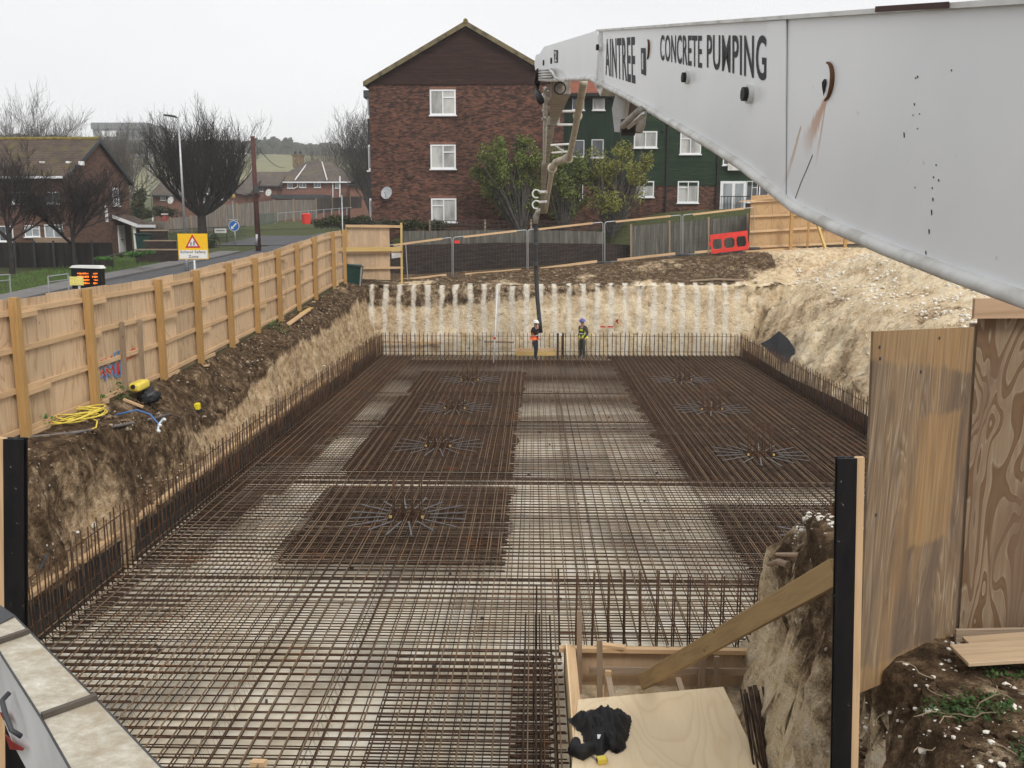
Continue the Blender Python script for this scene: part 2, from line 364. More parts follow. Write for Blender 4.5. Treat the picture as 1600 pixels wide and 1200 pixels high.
M_MOSS = simple('mossy_ridge', (.2,.16,.04), .9, .6, 3, c2=(.08,.06,.03))
def bark(name, c): return simple(name, c, .9, .45, 5, .1)
M_BARK = bark('dark_bark', (.04,.034,.032)); M_BARK_G = bark('grey_bark', (.09,.083,.075)); M_BARK_F = bark('far_twigs', (.13,.115,.1))
def leafm(name, a, b2):
    m, t, b = mat_base(name, .6, .3); k = NT(t); f = k.noise(k.pos(), 1.4, 6, .7)
    k.l(k.ramp(f, [(.3, b2), (.5, a), (.68, tuple(min(1, x*1.7) for x in a))]), b.inputs['Base Color'])
    return m
M_LEAF = leafm('shrub_leaves', (.12,.15,.035), (.05,.065,.018)); M_LEAF2 = leafm('yellow_green_leaves', (.19,.195,.045), (.09,.1,.028))
M_HEDGE = leafm('hedge_leaves', (.035,.043,.015), (.014,.018,.008)); M_GRASSB = leafm('grass_blades', (.08,.14,.03), (.04,.07,.015))
M_WEED = leafm('weed_leaves', (.05,.13,.02), (.02,.06,.012))
M_CHALKROCK = simple('chalk_rock', (.72,.68,.6), .9, .3, 12, .1, bump=.5)
def text_mat(name, c, rough=.6): return simple(name, c, rough, .1, 20)
M_INK = text_mat('black_lettering', (.025,.025,.03)); M_REDP = text_mat('red_paint', (.6,.04,.03)); M_BLUEP = text_mat('blue_paint', (.1,.25,.5))
# ------------------------------------------------------------------ terrain
XF = -8.95          # line of the street hoarding
def interp(x, xp, fp): return np.interp(x, xp, fp)
def gl(y): return interp(y, [-30,5,22,26,32,37,44,61,75,125,180,400], [2.2,2.25,2.3,2.45,2.7,3.05,3.4,4.05,4.75,7.4,9.5,22])
def crestL(y): return interp(y, [0,17,19.5,21.5,23,25,27.5,34,40,44], [2.2,2.2,1.9,1.35,1.25,1.6,2.1,2.45,2.8,3.2])
def sm(t): t = np.clip(t, 0, 1); return t*t*(3-2*t)
def backg(x, y):
    F = 3.45 + np.clip((x+6)/17.5, 0, 1.2)*1.2
    crest = 3.22
    near = crest + (F-crest)*np.clip((y-44.3)/3.2, 0, 1)
    B = interp(x, [-12,-8,3,8,30], [4.2,5.4,5.6,6.9,8.0]) 
    far = F + (B-F)*sm((y-52.6)/1.5) + np.clip(y-62, 0, 500)*.045
    z = np.where(y < 50.2, near, far)
    lw = sm((-x-8.3)/1.2) * 1.0
    return z*(1-lw) + gl(y)*lw
def toeM(y): return 2.98 - (12.5 - y)*.14
def height(x, y):
    FL = -.5
    c = crestL(y); g = gl(y)
    t1 = (-7.62 - x)/.42; t2 = (-8.04 - x)/.9
    hL = np.where(x > -7.62, FL, np.where(x > -8.04, FL + (c-FL)*np.clip(t1,0,1)**.75, c + (g-c)*sm(t2)))
    hL = np.where(x < -8.94, g, hL)
    b = backg(x, np.maximum(y, 44.2)); hB = np.where(y < 43.85, FL, FL + (b-FL)*np.clip((y-43.85)/.4, 0, 1)**.8)
    pl = 3.25 + np.clip((x-13)/8, 0, 1)*.5 + np.clip((y-40)/10,0,1)*np.clip((x-9)/6,0,1)*.9
    t = np.clip((x-9.98)/3.3, 0, 1); hR = FL + (pl-FL)*(1-(1-t)**1.8); hR = np.where(x < 9.98, FL, hR)
    heap = 2.5*np.exp(-((x-19)/4.6)**2 - ((y-39)/7.0)**2)*np.clip((x-12.5)/2.5,0,1)
    hR = hR + heap
    # earth left standing in the near right corner
    top = interp(y, [6,10,10.8,11.7,12.4,12.9], [2.75,2.66,2.5,1.95,1.25,.5]) + np.clip((x-5)/3,0,1)*.3
    tx = np.clip((x - toeM(y))/.6, 0, 1); ty = np.clip((13.1 - y)/.5, 0, 1)
    hM = FL + (top-FL)*np.minimum(tx**.6, ty**.7)
    tn = np.clip((5.9 - y)/1.5, 0, 1); hN = FL + (2.5-FL)*tn
    h = np.maximum.reduce([hL, hB, hR, hM, hN])
    return h
def hz(x, y): return float(height(np.array([float(x)]), np.array([float(y)]))[0])
def grow(a, b, s, k):
    out = [a]; 
    while (b > a and out[-1] < b) or (b < a and out[-1] > b): out.append(out[-1] + (s if b > a else -s)); s *= k
    return out
def ar(a, b, s): return list(np.arange(a, b - 1e-6, s))
xs = sorted(grow(-60, -700, 3, 1.25)[1:]) + ar(-60, -11, 1.0) + ar(-11, -7.4, .085) + ar(-7.4, 1.5, .5) + ar(1.5, 5.5, .07) + ar(5.5, 9.9, .4) + ar(9.9, 20, .13) + ar(20, 34, .6) + grow(34, 700, 1, 1.25)
ys = ar(-40, 3, 2) + ar(3, 13.5, .08) + ar(13.5, 43.8, .15) + ar(43.8, 44.4, .03) + ar(44.4, 52, .15) + ar(52, 130, 1.0) + grow(130, 800, 2, 1.2)
X, Y = np.meshgrid(np.array(xs), np.array(ys), indexing='xy'); H = height(X, Y)
ny, nx = X.shape; V = np.stack([X, Y, H], -1).reshape(-1, 3).copy(); Hf = H.reshape(-1)
gx = np.gradient(H, axis=1)/np.gradient(X, axis=1); gy = np.gradient(H, axis=0)/np.gradient(Y, axis=0)
steep = np.clip(np.sqrt(gx**2+gy**2)/1.5, 0, 1).reshape(-1)
act = (V[:,0] > -10.5) & (V[:,0] < 32) & (V[:,1] > 3) & (V[:,1] < 51.0) & ((Hf > -.45) | (steep > .1))
for i in np.nonzero(act)[0]:
    x, y, z = V[i]; s = steep[i]
    if x < -8.9: k = .35
    else: k = 1
    n1 = noise.noise_vector(Vector((x*.9, y*.9, z*.9))); n2 = noise.noise_vector(Vector((x*3.1, y*3.1, z*3.1))); n3 = noise.noise_vector(Vector((x*9, y*9, z*9)))
    hard = .45 if (y > 43.7 and x < 9.5) else 1.0
    a = (.06 + .19*s)*k*hard; b = (.04+.08*s)*k; c = (.03+.045*s)*k
    if x > 9.9 and y > 13: a *= 1.5; b *= 1.7; c *= 1.5
    if z < 0.1: a *= .4; b *= .5
    V[i,0] += n1.x*a*s + n2.x*b*s + n3.x*c*s; V[i,1] += n1.y*a*s + n2.y*b*s + n3.y*c*s; V[i,2] += n1.z*a + n2.z*b + n3.z*c
idx = np.arange(ny*nx).reshape(ny, nx)
F = np.stack([idx[:-1,:-1], idx[:-1,1:], idx[1:,1:], idx[1:,:-1]], -1).reshape(-1, 4)
me = bpy.data.meshes.new('ground'); me.from_pydata(V.tolist(), [], F.tolist())
x, y, z = V[:,0], V[:,1], V[:,2]
nz = np.zeros(len(V))
for i in np.nonzero(act)[0]: nz[i] = noise.noise(Vector((x[i]*.5, y[i]*.5, z[i]*.5)))
soil = np.zeros(len(V)); tan = np.zeros(len(V)); grass = np.zeros(len(V)); stripe = np.zeros(len(V))
L = x < -7.3
cr = crestL(y)
soil = np.where(L & (y < 43.9), np.where(y < 21, .5 + nz*.35 - .22*sm((1.3 - z)/1.2), sm((z - (cr-.42))/.3)*.8 + .08), soil)
tan = np.where(L, .85, tan)
soil = np.where(L & (z > cr-.1) & (x > -8.95), .72 + nz*.5, soil)
grass = np.where((x < -8.9) & (y < 300), 1, grass)
back = (y > 43.7) & (x > -9)
# back wall: turf and soil over chalk, the soil layer thinning to the right
th = interp(x, [-8,-5,0,3,5,12], [1.3,1.25,.95,.55,.25,.1])
soil = np.where(back, sm((z - (3.3 - th))/.25)*interp(x, [-8,3,7,10,12],[.5,.42,.28,.18,.1]) + .06, soil)
soil = np.where(back & (y > 44.4), np.clip(.55+nz*1.1, 0, 1)*interp(x, [-8,8,11,13,15],[1.15,1.0,.7,.35,.1]) + sm((y-45.5)/1.5)*.5*(x < 12), soil)
grass = np.where(back & (y > 44.35) & (x > -8.2), np.clip(-.1 + nz*1.3, 0, .55)*sm((9-np.abs(x-3))/4) + (y > 51)*.8, grass)
tan = np.where(back, .28 + .3*sm((-x-2)/5) + .25*sm((z-1.9)/1.0)*(x > -3), tan)
stripe = np.where(back & (y < 44.6) & (x > -7.9) & (x < 9.9), 1.0, 0)
rt = (x > 9.8) & (y > 12) & (y < 44.5)
soil = np.where(rt, np.clip(nz*1.0 - .1, 0, .2) + .2*sm((z-2.5)/.4)*sm((3.7-z)/.4)*sm(nz*2+.7), soil); tan = np.where(rt, .42 + nz*.6, tan)
tan = np.where(rt & (x > 14.5), np.clip(.02 + nz*.4, 0, 1), tan)
nr = (y < 13.4) & (x > 1.4)
soil = np.where(nr, np.where(z > 2.2, .85 + nz*.5, .3 + .5*nz - .3*sm((toeM(y)+.35-x)/.3)), soil); tan = np.where(nr, .32 + nz*.4, tan)
grass = np.where(nr & (z > 2.4), np.clip(nz*1.6 - .35, 0, .45)*(y < 8), grass)
soil = np.where((y < 7.4) & (x < 1.4), .8, soil); grass = np.where((y < 12) & (np.abs(x) < 8.9) & (x < 1.4), 0, grass)
at = me.color_attributes.new('zone', 'FLOAT_COLOR', 'POINT')
at.data.foreach_set('color', np.stack([np.clip(soil,0,1), np.clip(tan,0,1), np.clip(grass,0,1), stripe], -1).astype('f').reshape(-1))
me.update()
ground = bpy.data.objects.new('ground', me); COL.objects.link(ground); ground['kind'] = 'structure'
m, t, b = mat_base('chalk_and_soil', .95, .1); k = NT(t)
a = k.n('ShaderNodeAttribute', attribute_name='zone'); sp = k.n('ShaderNodeSeparateColor'); k.l(a.outputs['Color'], sp.inputs[0])
p = k.pos(); nb = k.noise(p, .9, 6, .65); nm = k.noise(p, 4.5, 6, .7); nf = k.noise(p, 19, 4, .7)
chalk = k.ramp(nm, [(.28, (.44,.31,.17)), (.44, (.78,.62,.4)), (.6, (.88,.75,.54)), (.75, (.92,.84,.7))])
gold = k.ramp(nm, [(.28, (.16,.1,.055)), (.45, (.46,.32,.185)), (.6, (.68,.51,.33)), (.76, (.86,.73,.54))])
tf = k.math('ADD', sp.outputs[1], k.math('MULTIPLY', k.math('SUBTRACT', nb, .5), 1.2))
col = k.mix(k.ramp(tf, [(.2, 0.0), (.8, 1.0)]), chalk, gold)
# bucket-tooth scrapes: pale chalk smears every 0.73 m on the back face
sx = k.n('ShaderNodeSeparateXYZ'); k.l(p, sx.inputs[0])
wob = k.math('ADD', sx.outputs[0], k.math('MULTIPLY', k.math('SUBTRACT', k.noise(k.pos((1.2,0,1.6)), 1.0, 3), .5), .3))
wv = k.math('FRACT', k.math('DIVIDE', wob, .68)); tri = k.math('ABSOLUTE', k.math('SUBTRACT', wv, .5))
breakup = k.noise(k.pos((2.5,1,.9)), 1.3, 4, .7)
wid = k.math('ADD', tri, k.math('MULTIPLY', k.math('SUBTRACT', breakup, .5), .34))
smear = k.math('MULTIPLY', k.math('MULTIPLY', k.ramp(wid, [(.1, .9), (.25, 0.0)]), a.outputs['Alpha']), k.ramp(nm, [(.3, .55), (.5, 1.0)]))
sf = k.math('ADD', sp.outputs[0], k.math('MULTIPLY', k.math('SUBTRACT', k.noise(p, 2.6, 6, .75), .5), 1.1))
soilc = k.ramp(nm, [(.3, (.028,.018,.011)), (.48, (.09,.058,.033)), (.6, (.2,.135,.08)), (.72, (.4,.3,.19))])
col = k.mix(k.ramp(sf, [(.3, 0.0), (.56, 1.0)]), col, soilc)
col = k.mix(smear, col, k.ramp(nf, [(.3, (.76,.67,.53)), (.6, (.92,.87,.76))]))
vo = k.n('ShaderNodeTexVoronoi'); vo.inputs['Scale'].default_value = 9; k.l(p, vo.inputs['Vector'])
fleck = k.math('MULTIPLY', k.ramp(vo.outputs['Distance'], [(.16, 1.0), (.2, 0.0)]), k.ramp(k.noise(p, 1.7, 3), [(.52, 0.0), (.62, .9)]))
col = k.mix(fleck, col, (.68,.62,.52))
crev = k.ramp(k.noise(k.pos((1,1,2.2)), 3.1, 5, .7, .6), [(.3, .7), (.42, 0.0)])
col = k.mix(crev, col, (.12,.08,.045))
gf = k.math('ADD', sp.outputs[2], k.math('MULTIPLY', k.math('SUBTRACT', nm, .5), 1.0))
gc = k.ramp(nf, [(.3, (.04,.045,.02)), (.55, (.085,.1,.04)), (.75, (.14,.14,.075))])
col = k.mix(k.ramp(gf, [(.45, 0.0), (.7, 1.0)]), col, gc)
k.l(col, b.inputs['Base Color'])
col = k.mix(.6, col, k.ramp(k.noise(p, 34, 4, .75), [(.32, (.3,.28,.26)), (.5, (.5,.5,.5)), (.66, (.8,.8,.8))]), 'OVERLAY')
k.l(col, b.inputs['Base Color'])
nu = k.noise(p, 95, 3, .8); col = k.mix(.55, col, k.ramp(nu, [(.3, (.22,.21,.2)), (.5, (.5,.5,.5)), (.7, (.85,.84,.82))]), 'OVERLAY'); k.l(col, b.inputs['Base Color'])
hb = k.math('ADD', k.math('ADD', k.math('MULTIPLY', nm, .9), k.math('MULTIPLY', nf, .5)), k.math('MULTIPLY', nu, .12)); k.bump(hb, b, 1.0, .12)
M_GROUND = m; me.materials.append(m); me.polygons.foreach_set('use_smooth', [True]*len(me.polygons))

def sheet(name, xs_, ys_, off, mat, fn=None):
    fn = fn or (lambda x, y: hz(x, y)); mb = MB(); vs = [(x, y, fn(x, y) + off) for y in ys_ for x in xs_]
    n = len(xs_); mb.add(vs, [(j*n+i, j*n+i+1, (j+1)*n+i+1, (j+1)*n+i) for j in range(len(ys_)-1) for i in range(n-1)])
    o = mb.build(name, mat); o['kind'] = 'structure'; return o
def roadm(name, c, sc_=6):
    m, t, b = mat_base(name, .85, .25); k = NT(t); p = k.pos(); f = k.noise(p, 1.0, 5, .7); f2 = k.noise(p, 60, 2)
    cc = k.ramp(f, [(.35, tuple(x*.75 for x in c)), (.6, c)]); cc = k.mix(k.ramp(f2, [(.4, 0.0), (.7, .25)]), cc, tuple(min(1,x*2) for x in c))
    k.l(cc, b.inputs['Base Color']); k.bump(f2, b, .3, .005); return m
M_ROAD = roadm('asphalt', (.085,.085,.09)); M_PAVE = roadm('footway_asphalt', (.16,.155,.15))
yy = ar(2, 90, 1.5)
sheet('road', [-20.6, -16, -11.1], yy, .03, M_ROAD, lambda x, y: float(gl(y)))
mb = MB()
for a_, b_ in ((-11.0, -9.3), (-22.2, -20.65)):
    v = []; 
    for y_ in yy:
        if a_ < -15 and y_ > 66: continue
        zz = float(gl(y_)); v += [(a_, y_, zz-.1), (a_, y_, zz+.13), (b_, y_, zz+.13), (b_, y_, zz-.1)]
    n = len(v)//4; mb.add(v, [(4*i+j, 4*i+j+1, 4*i+5+j, 4*i+4+j) for i in range(n-1) for j in range(3)])
o = mb.build('pavement', M_PAVE); fix_normals(o); o['kind'] = 'structure'
# side road crossing beyond the hoarding
sheet('side_road', ar(-25, 2, 1.5), [72, 75, 78, 81, 84.5], .06, M_ROAD, lambda x, y: float(gl(y)) )
# ------------------------------------------------------------------ concrete blinding under the steel
m, t, b = mat_base('blinding_concrete', .7, .3); k = NT(t); p = k.pos()
f1 = k.noise(p, .32, 5, .6); f2 = k.noise(p, 1.7, 5, .65); f3 = k.noise(k.pos((.25,1.6,1)), .8, 4, .6)
c = k.ramp(f2, [(.3, (.62,.54,.4)), (.5, (.86,.78,.62)), (.7, (.95,.91,.8))])
c = k.mix(k.ramp(f3, [(.46, 0.0), (.68, .55)]), c, (.33,.26,.17))
c = k.mix(k.ramp(f1, [(.52, 0.0), (.64, .6)]), c, (.2,.175,.145))
c = k.mix(k.ramp(k.noise(p, .5, 4, .7, .5), [(.62, 0.0), (.72, .5)]), c, (.33,.19,.08))
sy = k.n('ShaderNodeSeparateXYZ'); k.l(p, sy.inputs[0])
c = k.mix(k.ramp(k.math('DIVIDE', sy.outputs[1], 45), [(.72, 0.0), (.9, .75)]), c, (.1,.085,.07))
k.l(c, b.inputs['Base Color']); k.l(k.ramp(f1, [(.5, .75), (.64, .35)]), b.inputs['Roughness']); k.bump(f2, b, .2, .02)
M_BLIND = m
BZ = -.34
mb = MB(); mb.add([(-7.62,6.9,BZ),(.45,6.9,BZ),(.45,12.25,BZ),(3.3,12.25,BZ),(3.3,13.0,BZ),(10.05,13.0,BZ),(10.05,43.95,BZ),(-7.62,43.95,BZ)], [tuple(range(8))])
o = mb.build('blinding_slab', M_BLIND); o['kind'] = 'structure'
# ------------------------------------------------------------------ reinforcement
XL, XR, YB = -7.35, 9.75, 43.5
def bar(name, a, b, r, mat, parent, n=5, wob=.0):
    a = Vector(a); b = Vector(b); L = (b-a).length; q = max(1, int(L/4)) if wob else 1
    pts = [a.lerp(b, i/q) for i in range(q+1)]
    if wob:
        ph = random.random()*50
        for i in range(1, q):
            pts[i] = pts[i] + Vector((noise.noise(Vector((ph, i*.9, 0)))*wob, noise.noise(Vector((0, i*.9, ph)))*wob, noise.noise(Vector((i*.9, ph, 3)))*wob*.4))
    mb = MB(); mb.tube(pts, r, n); return mb.build(name, mat, parent, True)
def bars_stuff(name, segs, r, mat, parent, n=4):
    mb = MB()
    for a, b in segs: mb.tube([a, b], r, n, False)
    o = mb.build(name, mat, parent, True); o['kind'] = 'stuff'; return o
mat_root = root('rebar_mat', (0, 10, 0), 'rusty two-way steel reinforcement mat covering the whole floor of the excavation', 'rebar mat')
def y0_at(x): return 7.5 if x < .42 else (12.45 if x < 3.3 else 13.2)
i = 0; x_ = XL + .1
while x_ < XR:
    bar('lengthwise_bar', (x_ + random.uniform(-.012,.012), y0_at(x_), .0), (x_ + random.uniform(-.012,.012), YB-.1, 0), .0112, M_REBAR_HL if random.random() < .8 else M_REBAR, mat_root, 5, .03)
    x_ += .2
cross = []; y_ = 7.7
while y_ < YB:
    xr_ = .42 if y_ < 12.5 else (3.2 if y_ < 13.2 else XR)
    cross.append((y_, xr_)); y_ += .2
for y_, xr_ in cross[:100]:
    bar('crosswise_bar', (XL, y_ + random.uniform(-.015,.015), -.024), (xr_, y_ + random.uniform(-.015,.015), -.024), .0115, M_REBAR if random.random() < .7 else M_REBAR_D, mat_root, 5, .03)
bars_stuff('crosswise_bars', [((XL, y_, -.024), (xr_, y_, -.024)) for y_, xr_ in cross[100:]], .0115, M_REBAR, mat_root)
lo = [((x_, y0_at(x_), -.26), (x_, YB-.1, -.26)) for x_ in np.arange(XL+.17, XR, .2)] + [((XL, y_+.07, -.28), (xr_, y_+.07, -.28)) for y_, xr_ in cross]
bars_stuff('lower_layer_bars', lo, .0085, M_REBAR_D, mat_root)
# short lapping bars coming off the left edge and darker paired laps
laps = []
for y_ in np.arange(8.1, 20, .2): laps.append(((XL, y_+.035, -.03), (XL + 2.0 + .25*math.sin(y_*1.3), y_+.035, -.03)))
for y_ in np.arange(20, 43, .2): laps.append(((XL, y_+.035, -.03), (XL + 1.7, y_+.035, -.03)))
for y_ in np.arange(13.4, 43, .2): laps.append(((XR-1.8, y_+.035, -.03), (XR, y_+.035, -.03)))
for y_ in np.arange(8, 12.4, .2): laps.append(((-1.9, y_+.04, -.03), (.2, y_+.04, -.03)))
for x_ in np.arange(XL+.1, XR, .2): laps.append(((x_+.03, YB-2.2, -.0), (x_+.03, YB, -.0)))
for y_ in np.arange(22.3, 43, .2): laps.append(((3.5+.12*math.sin(y_*5), y_+.1, -.03), (XR-.2, y_+.1, -.03)))
for y_ in np.arange(15.4, 29, .2): laps.append(((XL+.2, y_+.1, -.05), (XL+1.3+.05*math.sin(y_*4), y_+.1, -.05)))
for x_ in np.arange(3.6, XR, .2): laps.append(((x_+.1, 14.5+1.2*noise.noise(Vector((x_,0,0))), -.0), (x_+.1, YB-.5, 0)))
bars_stuff('lapping_bars', laps, .0125, M_REBAR_D, mat_root, 5)
for ys_ in (21.0, 21.3, 28.0, 33.0, 14.9):
    bars_stuff('lap_band', [((XL+.1, ys_ + q*.05, -.03), (XR if ys_ > 13.2 else 3.2, ys_ + q*.05, -.03)) for q in range(3)], .0125, M_REBAR_D, mat_root)
# wire lattice spacers holding the two layers apart
def lattice(x0, y0, y1):
    mb = MB(); n = int((y1-y0)/.2); pt = []
    for i in range(n+1):
        yy_ = y0 + i*.2
        for s in (-1, 1):
            mb.tube([(x0+s*.09, yy_, -.27), (x0, yy_+.05, -.02)], .0019, 3, False); mb.tube([(x0, yy_+.05, -.02), (x0+s*.09, yy_+.1, -.27)], .0019, 3, False)
    mb.build('spacer_lattice', M_REBAR_D, mat_root)
for x0, y0, y1 in ((-6.3,9,22), (-5.1,8.6,30), (-3.9,8.5,15.5), (-2.6,8.5,15.5), (-1.3,8.5,15.6), (-.9,8.5,15.6), (.9,13,34), (1.9,13,34), (3.0,14,30)):
    lattice(x0, y0, y1)
# heavier steel over each column position
def cage():
    r_ = root('column_cage', (0,0,0), 'x', 'column cage', 'column starter cages standing in the reinforcement mat')
    for i in range(21): bar('extra_bar', (-2.0+i*.2, -2.6+.1*math.sin(i*3.3), .004), (-2.0+i*.2, 2.6+.2*math.sin(i*2.2), .004), .0125, M_REBAR_HL if i % 3 else M_REBAR, r_)
    for i in range(50): bar('extra_cross_bar', (-2.15-.07*abs(math.sin(i*1.7)), -2.5+i*.1, -.03), (2.1+.12*math.sin(i*2.9), -2.5+i*.1, -.03), .0135, M_REBAR_D, r_)
    for i in range(34): bar('lower_extra_bar', (-2.1, -2.5+i*.15, -.2), (2.1, -2.5+i*.15, -.2), .0135, M_REBAR_D, r_)
    for sx_ in (-.28, -.09, .09, .28):
        for sy_ in (-.12, .12): bar('column_bar', (sx_, sy_, -.25), (sx_+random.uniform(-.02,.02), sy_, .9+random.uniform(-.08,.06)), .013, M_REBAR, r_, 6)
    for z_ in (.06, .13, .2):
        mb = MB()
        for a_, b_ in (((-.3,-.14),(.3,-.14)),((.3,-.14),(.3,.14)),((.3,.14),(-.3,.14)),((-.3,.14),(-.3,-.14))): mb.tube([(*a_,z_),(*b_,z_)], .008, 5)
        mb.build('link', M_REBAR, r_)
    for i in range(16):
        a_ = 2*PI*(i+.5)/16; r0 = .38+.1*abs(math.cos(a_)); r1 = 1.25 + .1*math.sin(i*2.3)
        plank('stud_rail', (r0*math.cos(a_), r0*math.sin(a_), .03), (r1*math.cos(a_), r1*math.sin(a_), .035), .035, .012, M_STUD, r_)
    for s in (-1, 1):
        mb = MB(); mb.box((s*.33, -.16, .05), (.05,.04,.05)); mb.build('spacer_cap', M_YELTIM, r_)
    return r_
spots = [(-2.6,18.3,'nearest on the left, with bright grey stud rails around it'), (-2.6,24.6,'second from the front in the left-hand line'), (-2.6,30.0,'third from the front in the left-hand line'), (-2.5,35.8,'farthest of the left-hand line, towards the men'),
         (6.0,17.0,'nearest on the right, half hidden by the black post'), (6.0,23.8,'second from the front in the right-hand line, with fanned stud rails'), (5.9,30.0,'third from the front in the right-hand line'), (5.9,36.0,'farthest of the right-hand line')]
c0 = cage(); kids_index()
for i, (x_, y_, lb) in enumerate(spots):
    c_ = c0 if i == 0 else copy_tree(c0)
    c_.location = (x_, y_, 0); c_['label'] = 'rusty column starter bars ' + lb
# upstanding starter bars round the slab edge
def starter_row(label, pts, outward, nind=100):
    r_ = root('starter_bar_row', (pts[0][0], pts[0][1], 0), label, 'starter bars', 'starter bars standing along the slab edges')
    o = Vector((outward[0], outward[1], 0)); far = MB()
    order = sorted(range(len(pts)), key=lambda i: pts[i][1]); near = set(order[:nind])
    for i, (x_, y_) in enumerate(pts):
        h = 1.04 + random.uniform(-.05,.05); b_ = Vector((x_, y_, 0)); j = Vector((random.uniform(-.03,.03), random.uniform(-.03,.03), 0))
        pl_ = [b_ - o*.35 + Vector((0,0,-.27)), b_ - o*.06 + Vector((0,0,-.27)), b_ + Vector((0,0,-.2)), b_ + j + Vector((0,0,h))]
        mb = MB() if i in near else far
        mb.tube(pl_, .0125, 5)
        mb.tube([p_ - o*.17 + Vector((0,0,-.03)) for p_ in pl_[2:3]] + [b_ - o*.17 + j + Vector((0,0,h*.96))], .011, 5)
        if i in near: mb.build('starter_bar', M_REBAR if i % 4 else M_REBAR_D, r_, True)
    if far.v: far.build('starter_bars', M_REBAR, r_, True)['kind'] = 'stuff'
    for z_ in (.12, .86):
        mb = MB(); mb.tube([(pts[0][0], pts[0][1], z_), (pts[-1][0], pts[-1][1], z_+.01)], .011, 5); mb.build('lacing_bar', M_REBAR, r_, True)
    return r_
starter_row('long rusty row of upright bars along the left edge below the street hoarding', [(XL-.02, y_) for y_ in np.arange(8.2, 43.6, .2)], (-1,0))
starter_row('row of rusty upright bars along the far edge in front of the striped chalk face', [(x_, YB+.05) for x_ in np.arange(XL+.1, XR, .2)], (0,1))
starter_row('long row of rusty upright bars along the right edge below the pale chalk slope', [(XR+.05, y_) for y_ in np.arange(13.5, 43.6, .2)], (1,0))
starter_row('short near row of tall dark bars behind the timber formwork', [(x_, 12.55) for x_ in np.arange(.4, 3.25, .235)], (0,-1))
# hooked bars and tall uprights beside the box formwork
r_ = root('hooked_bar_row', (.3, 10, 0), 'column of rusty U-hooked bars along the left side of the plywood box formwork', 'rebar')
for i, y_ in enumerate(np.arange(8.4, 12.3, .2)):
    mb = MB(); mb.tube([(-.25,y_,-.03),(.22,y_,-.03),(.3,y_,-.06),(.3,y_,-.19),(.22,y_,-.22),(-.2,y_,-.22)], .0125, 6); mb.build('hooked_bar', M_REBAR_D, r_, True)
for x_, y_, h in ((.06,12.3,.95),(.1,9.6,.35),(.02,10.8,.5)):
    bar('upright_bar', (x_,y_,-.2), (x_,y_,h), .013, M_REBAR_D, r_)
for x_, z_ in ((.05,.03),(.11,.03),(.27,.02),(-.1,.03)):
    bar('edge_bar', (x_,7.6,z_), (x_,13.4,z_), .0145, M_REBAR_D, r_)
# ------------------------------------------------------------------ street hoarding on the left
def fz(y): return float(interp(y, [4,16,22,26,32,37,41,45], [2.26,2.28,2.32,2.48,2.74,3.1,3.36,3.48]))
hr_ = root('street_hoarding', (XF, 20, fz(20)), 'long pale new plywood hoarding with timber posts along the street side', 'hoarding')
ph = [5.6,8.1,10.6,13.1,15.5,18.1,21.6,24.1,26.7,29.3,32.0,34.6,37.4,40.9,43.3]
HH = 2.45
for a_, b_ in zip(ph[:-1], ph[1:]):
    n = 2 if b_ - a_ < 3 else 3
    for q in range(n):
        y0 = a_ + (b_-a_)*q/n; y1 = a_ + (b_-a_)*(q+1)/n - .012
        jit = random.uniform(-.02,.02)
        panel('plywood_panel', (XF-.05, y0, fz(y0)-.02), (XF-.05, y1, fz(y1)-.02), HH+jit, .018, M_PLY_L, hr_)
    for h_ in (.12, .85, 1.55, 2.22):
        plank('rail', (XF-.02, a_-.02, fz(a_)+h_), (XF-.02, b_-.02, fz(b_)+h_+random.uniform(-.03,.03)), .045, .095, M_SOFTWOOD, hr_)
        if random.random() < .55: plank('rail_splice', (XF+.026, a_+.1, fz(a_)+h_-.09), (XF+.026, a_+.1+random.uniform(.3,1.1), fz(a_)+h_-.07), .04, .09, M_SOFTWOOD, hr_)
for y_ in ph:
    h_ = HH + random.uniform(-.08,.03)
    plank('post', (XF+.075, y_, fz(y_)-.15), (XF+.075, y_, fz(y_)+h_), .14, .14, M_POST, hr_, up=(0,1,0))
for y_, h_ in ((19.55,1.62),(20.45,1.58)):
    plank('short_stud', (XF+.05, y_, fz(y_)-.05), (XF+.07, y_, fz(y_)+h_), .09, .05, M_OLDWOOD, hr_, up=(0,1,0))
# spray paint on the hoarding
def onh(y, z): return Vector((XF-.024, y, z))
def scribble(pts, mat, r=.018):
    mb = MB(); mb.tube([onh(*p_) for p_ in pts], r, 4); o = mb.build('graffiti', mat, hr_); o.scale = (1,1,1); return o
gz = fz(19)
for z_, c_ in ((.95,M_REDP),(.82,M_BLUEP),(.7,M_REDP),(.6,M_BLUEP)):
    scribble([(18.62+.09*i, gz+z_*.9+.09*math.sin(i*2.4)) for i in range(8)], c_, .013)
scribble([(19.3,gz+.45),(19.3,gz+.98),(19.52,gz+1.0),(19.52,gz+.47),(19.3,gz+.45)], M_BLUEP, .016)
scribble([(19.38,gz+.5),(19.42,gz+.74),(19.46,gz+.5),(19.4,gz+.6)], M_REDP, .022)
lettering('0.690', onh(19.85, gz+.72), (0,1,0.12), (0,0,1), .5, .2, M_REDP, hr_, 'graffiti', .01)
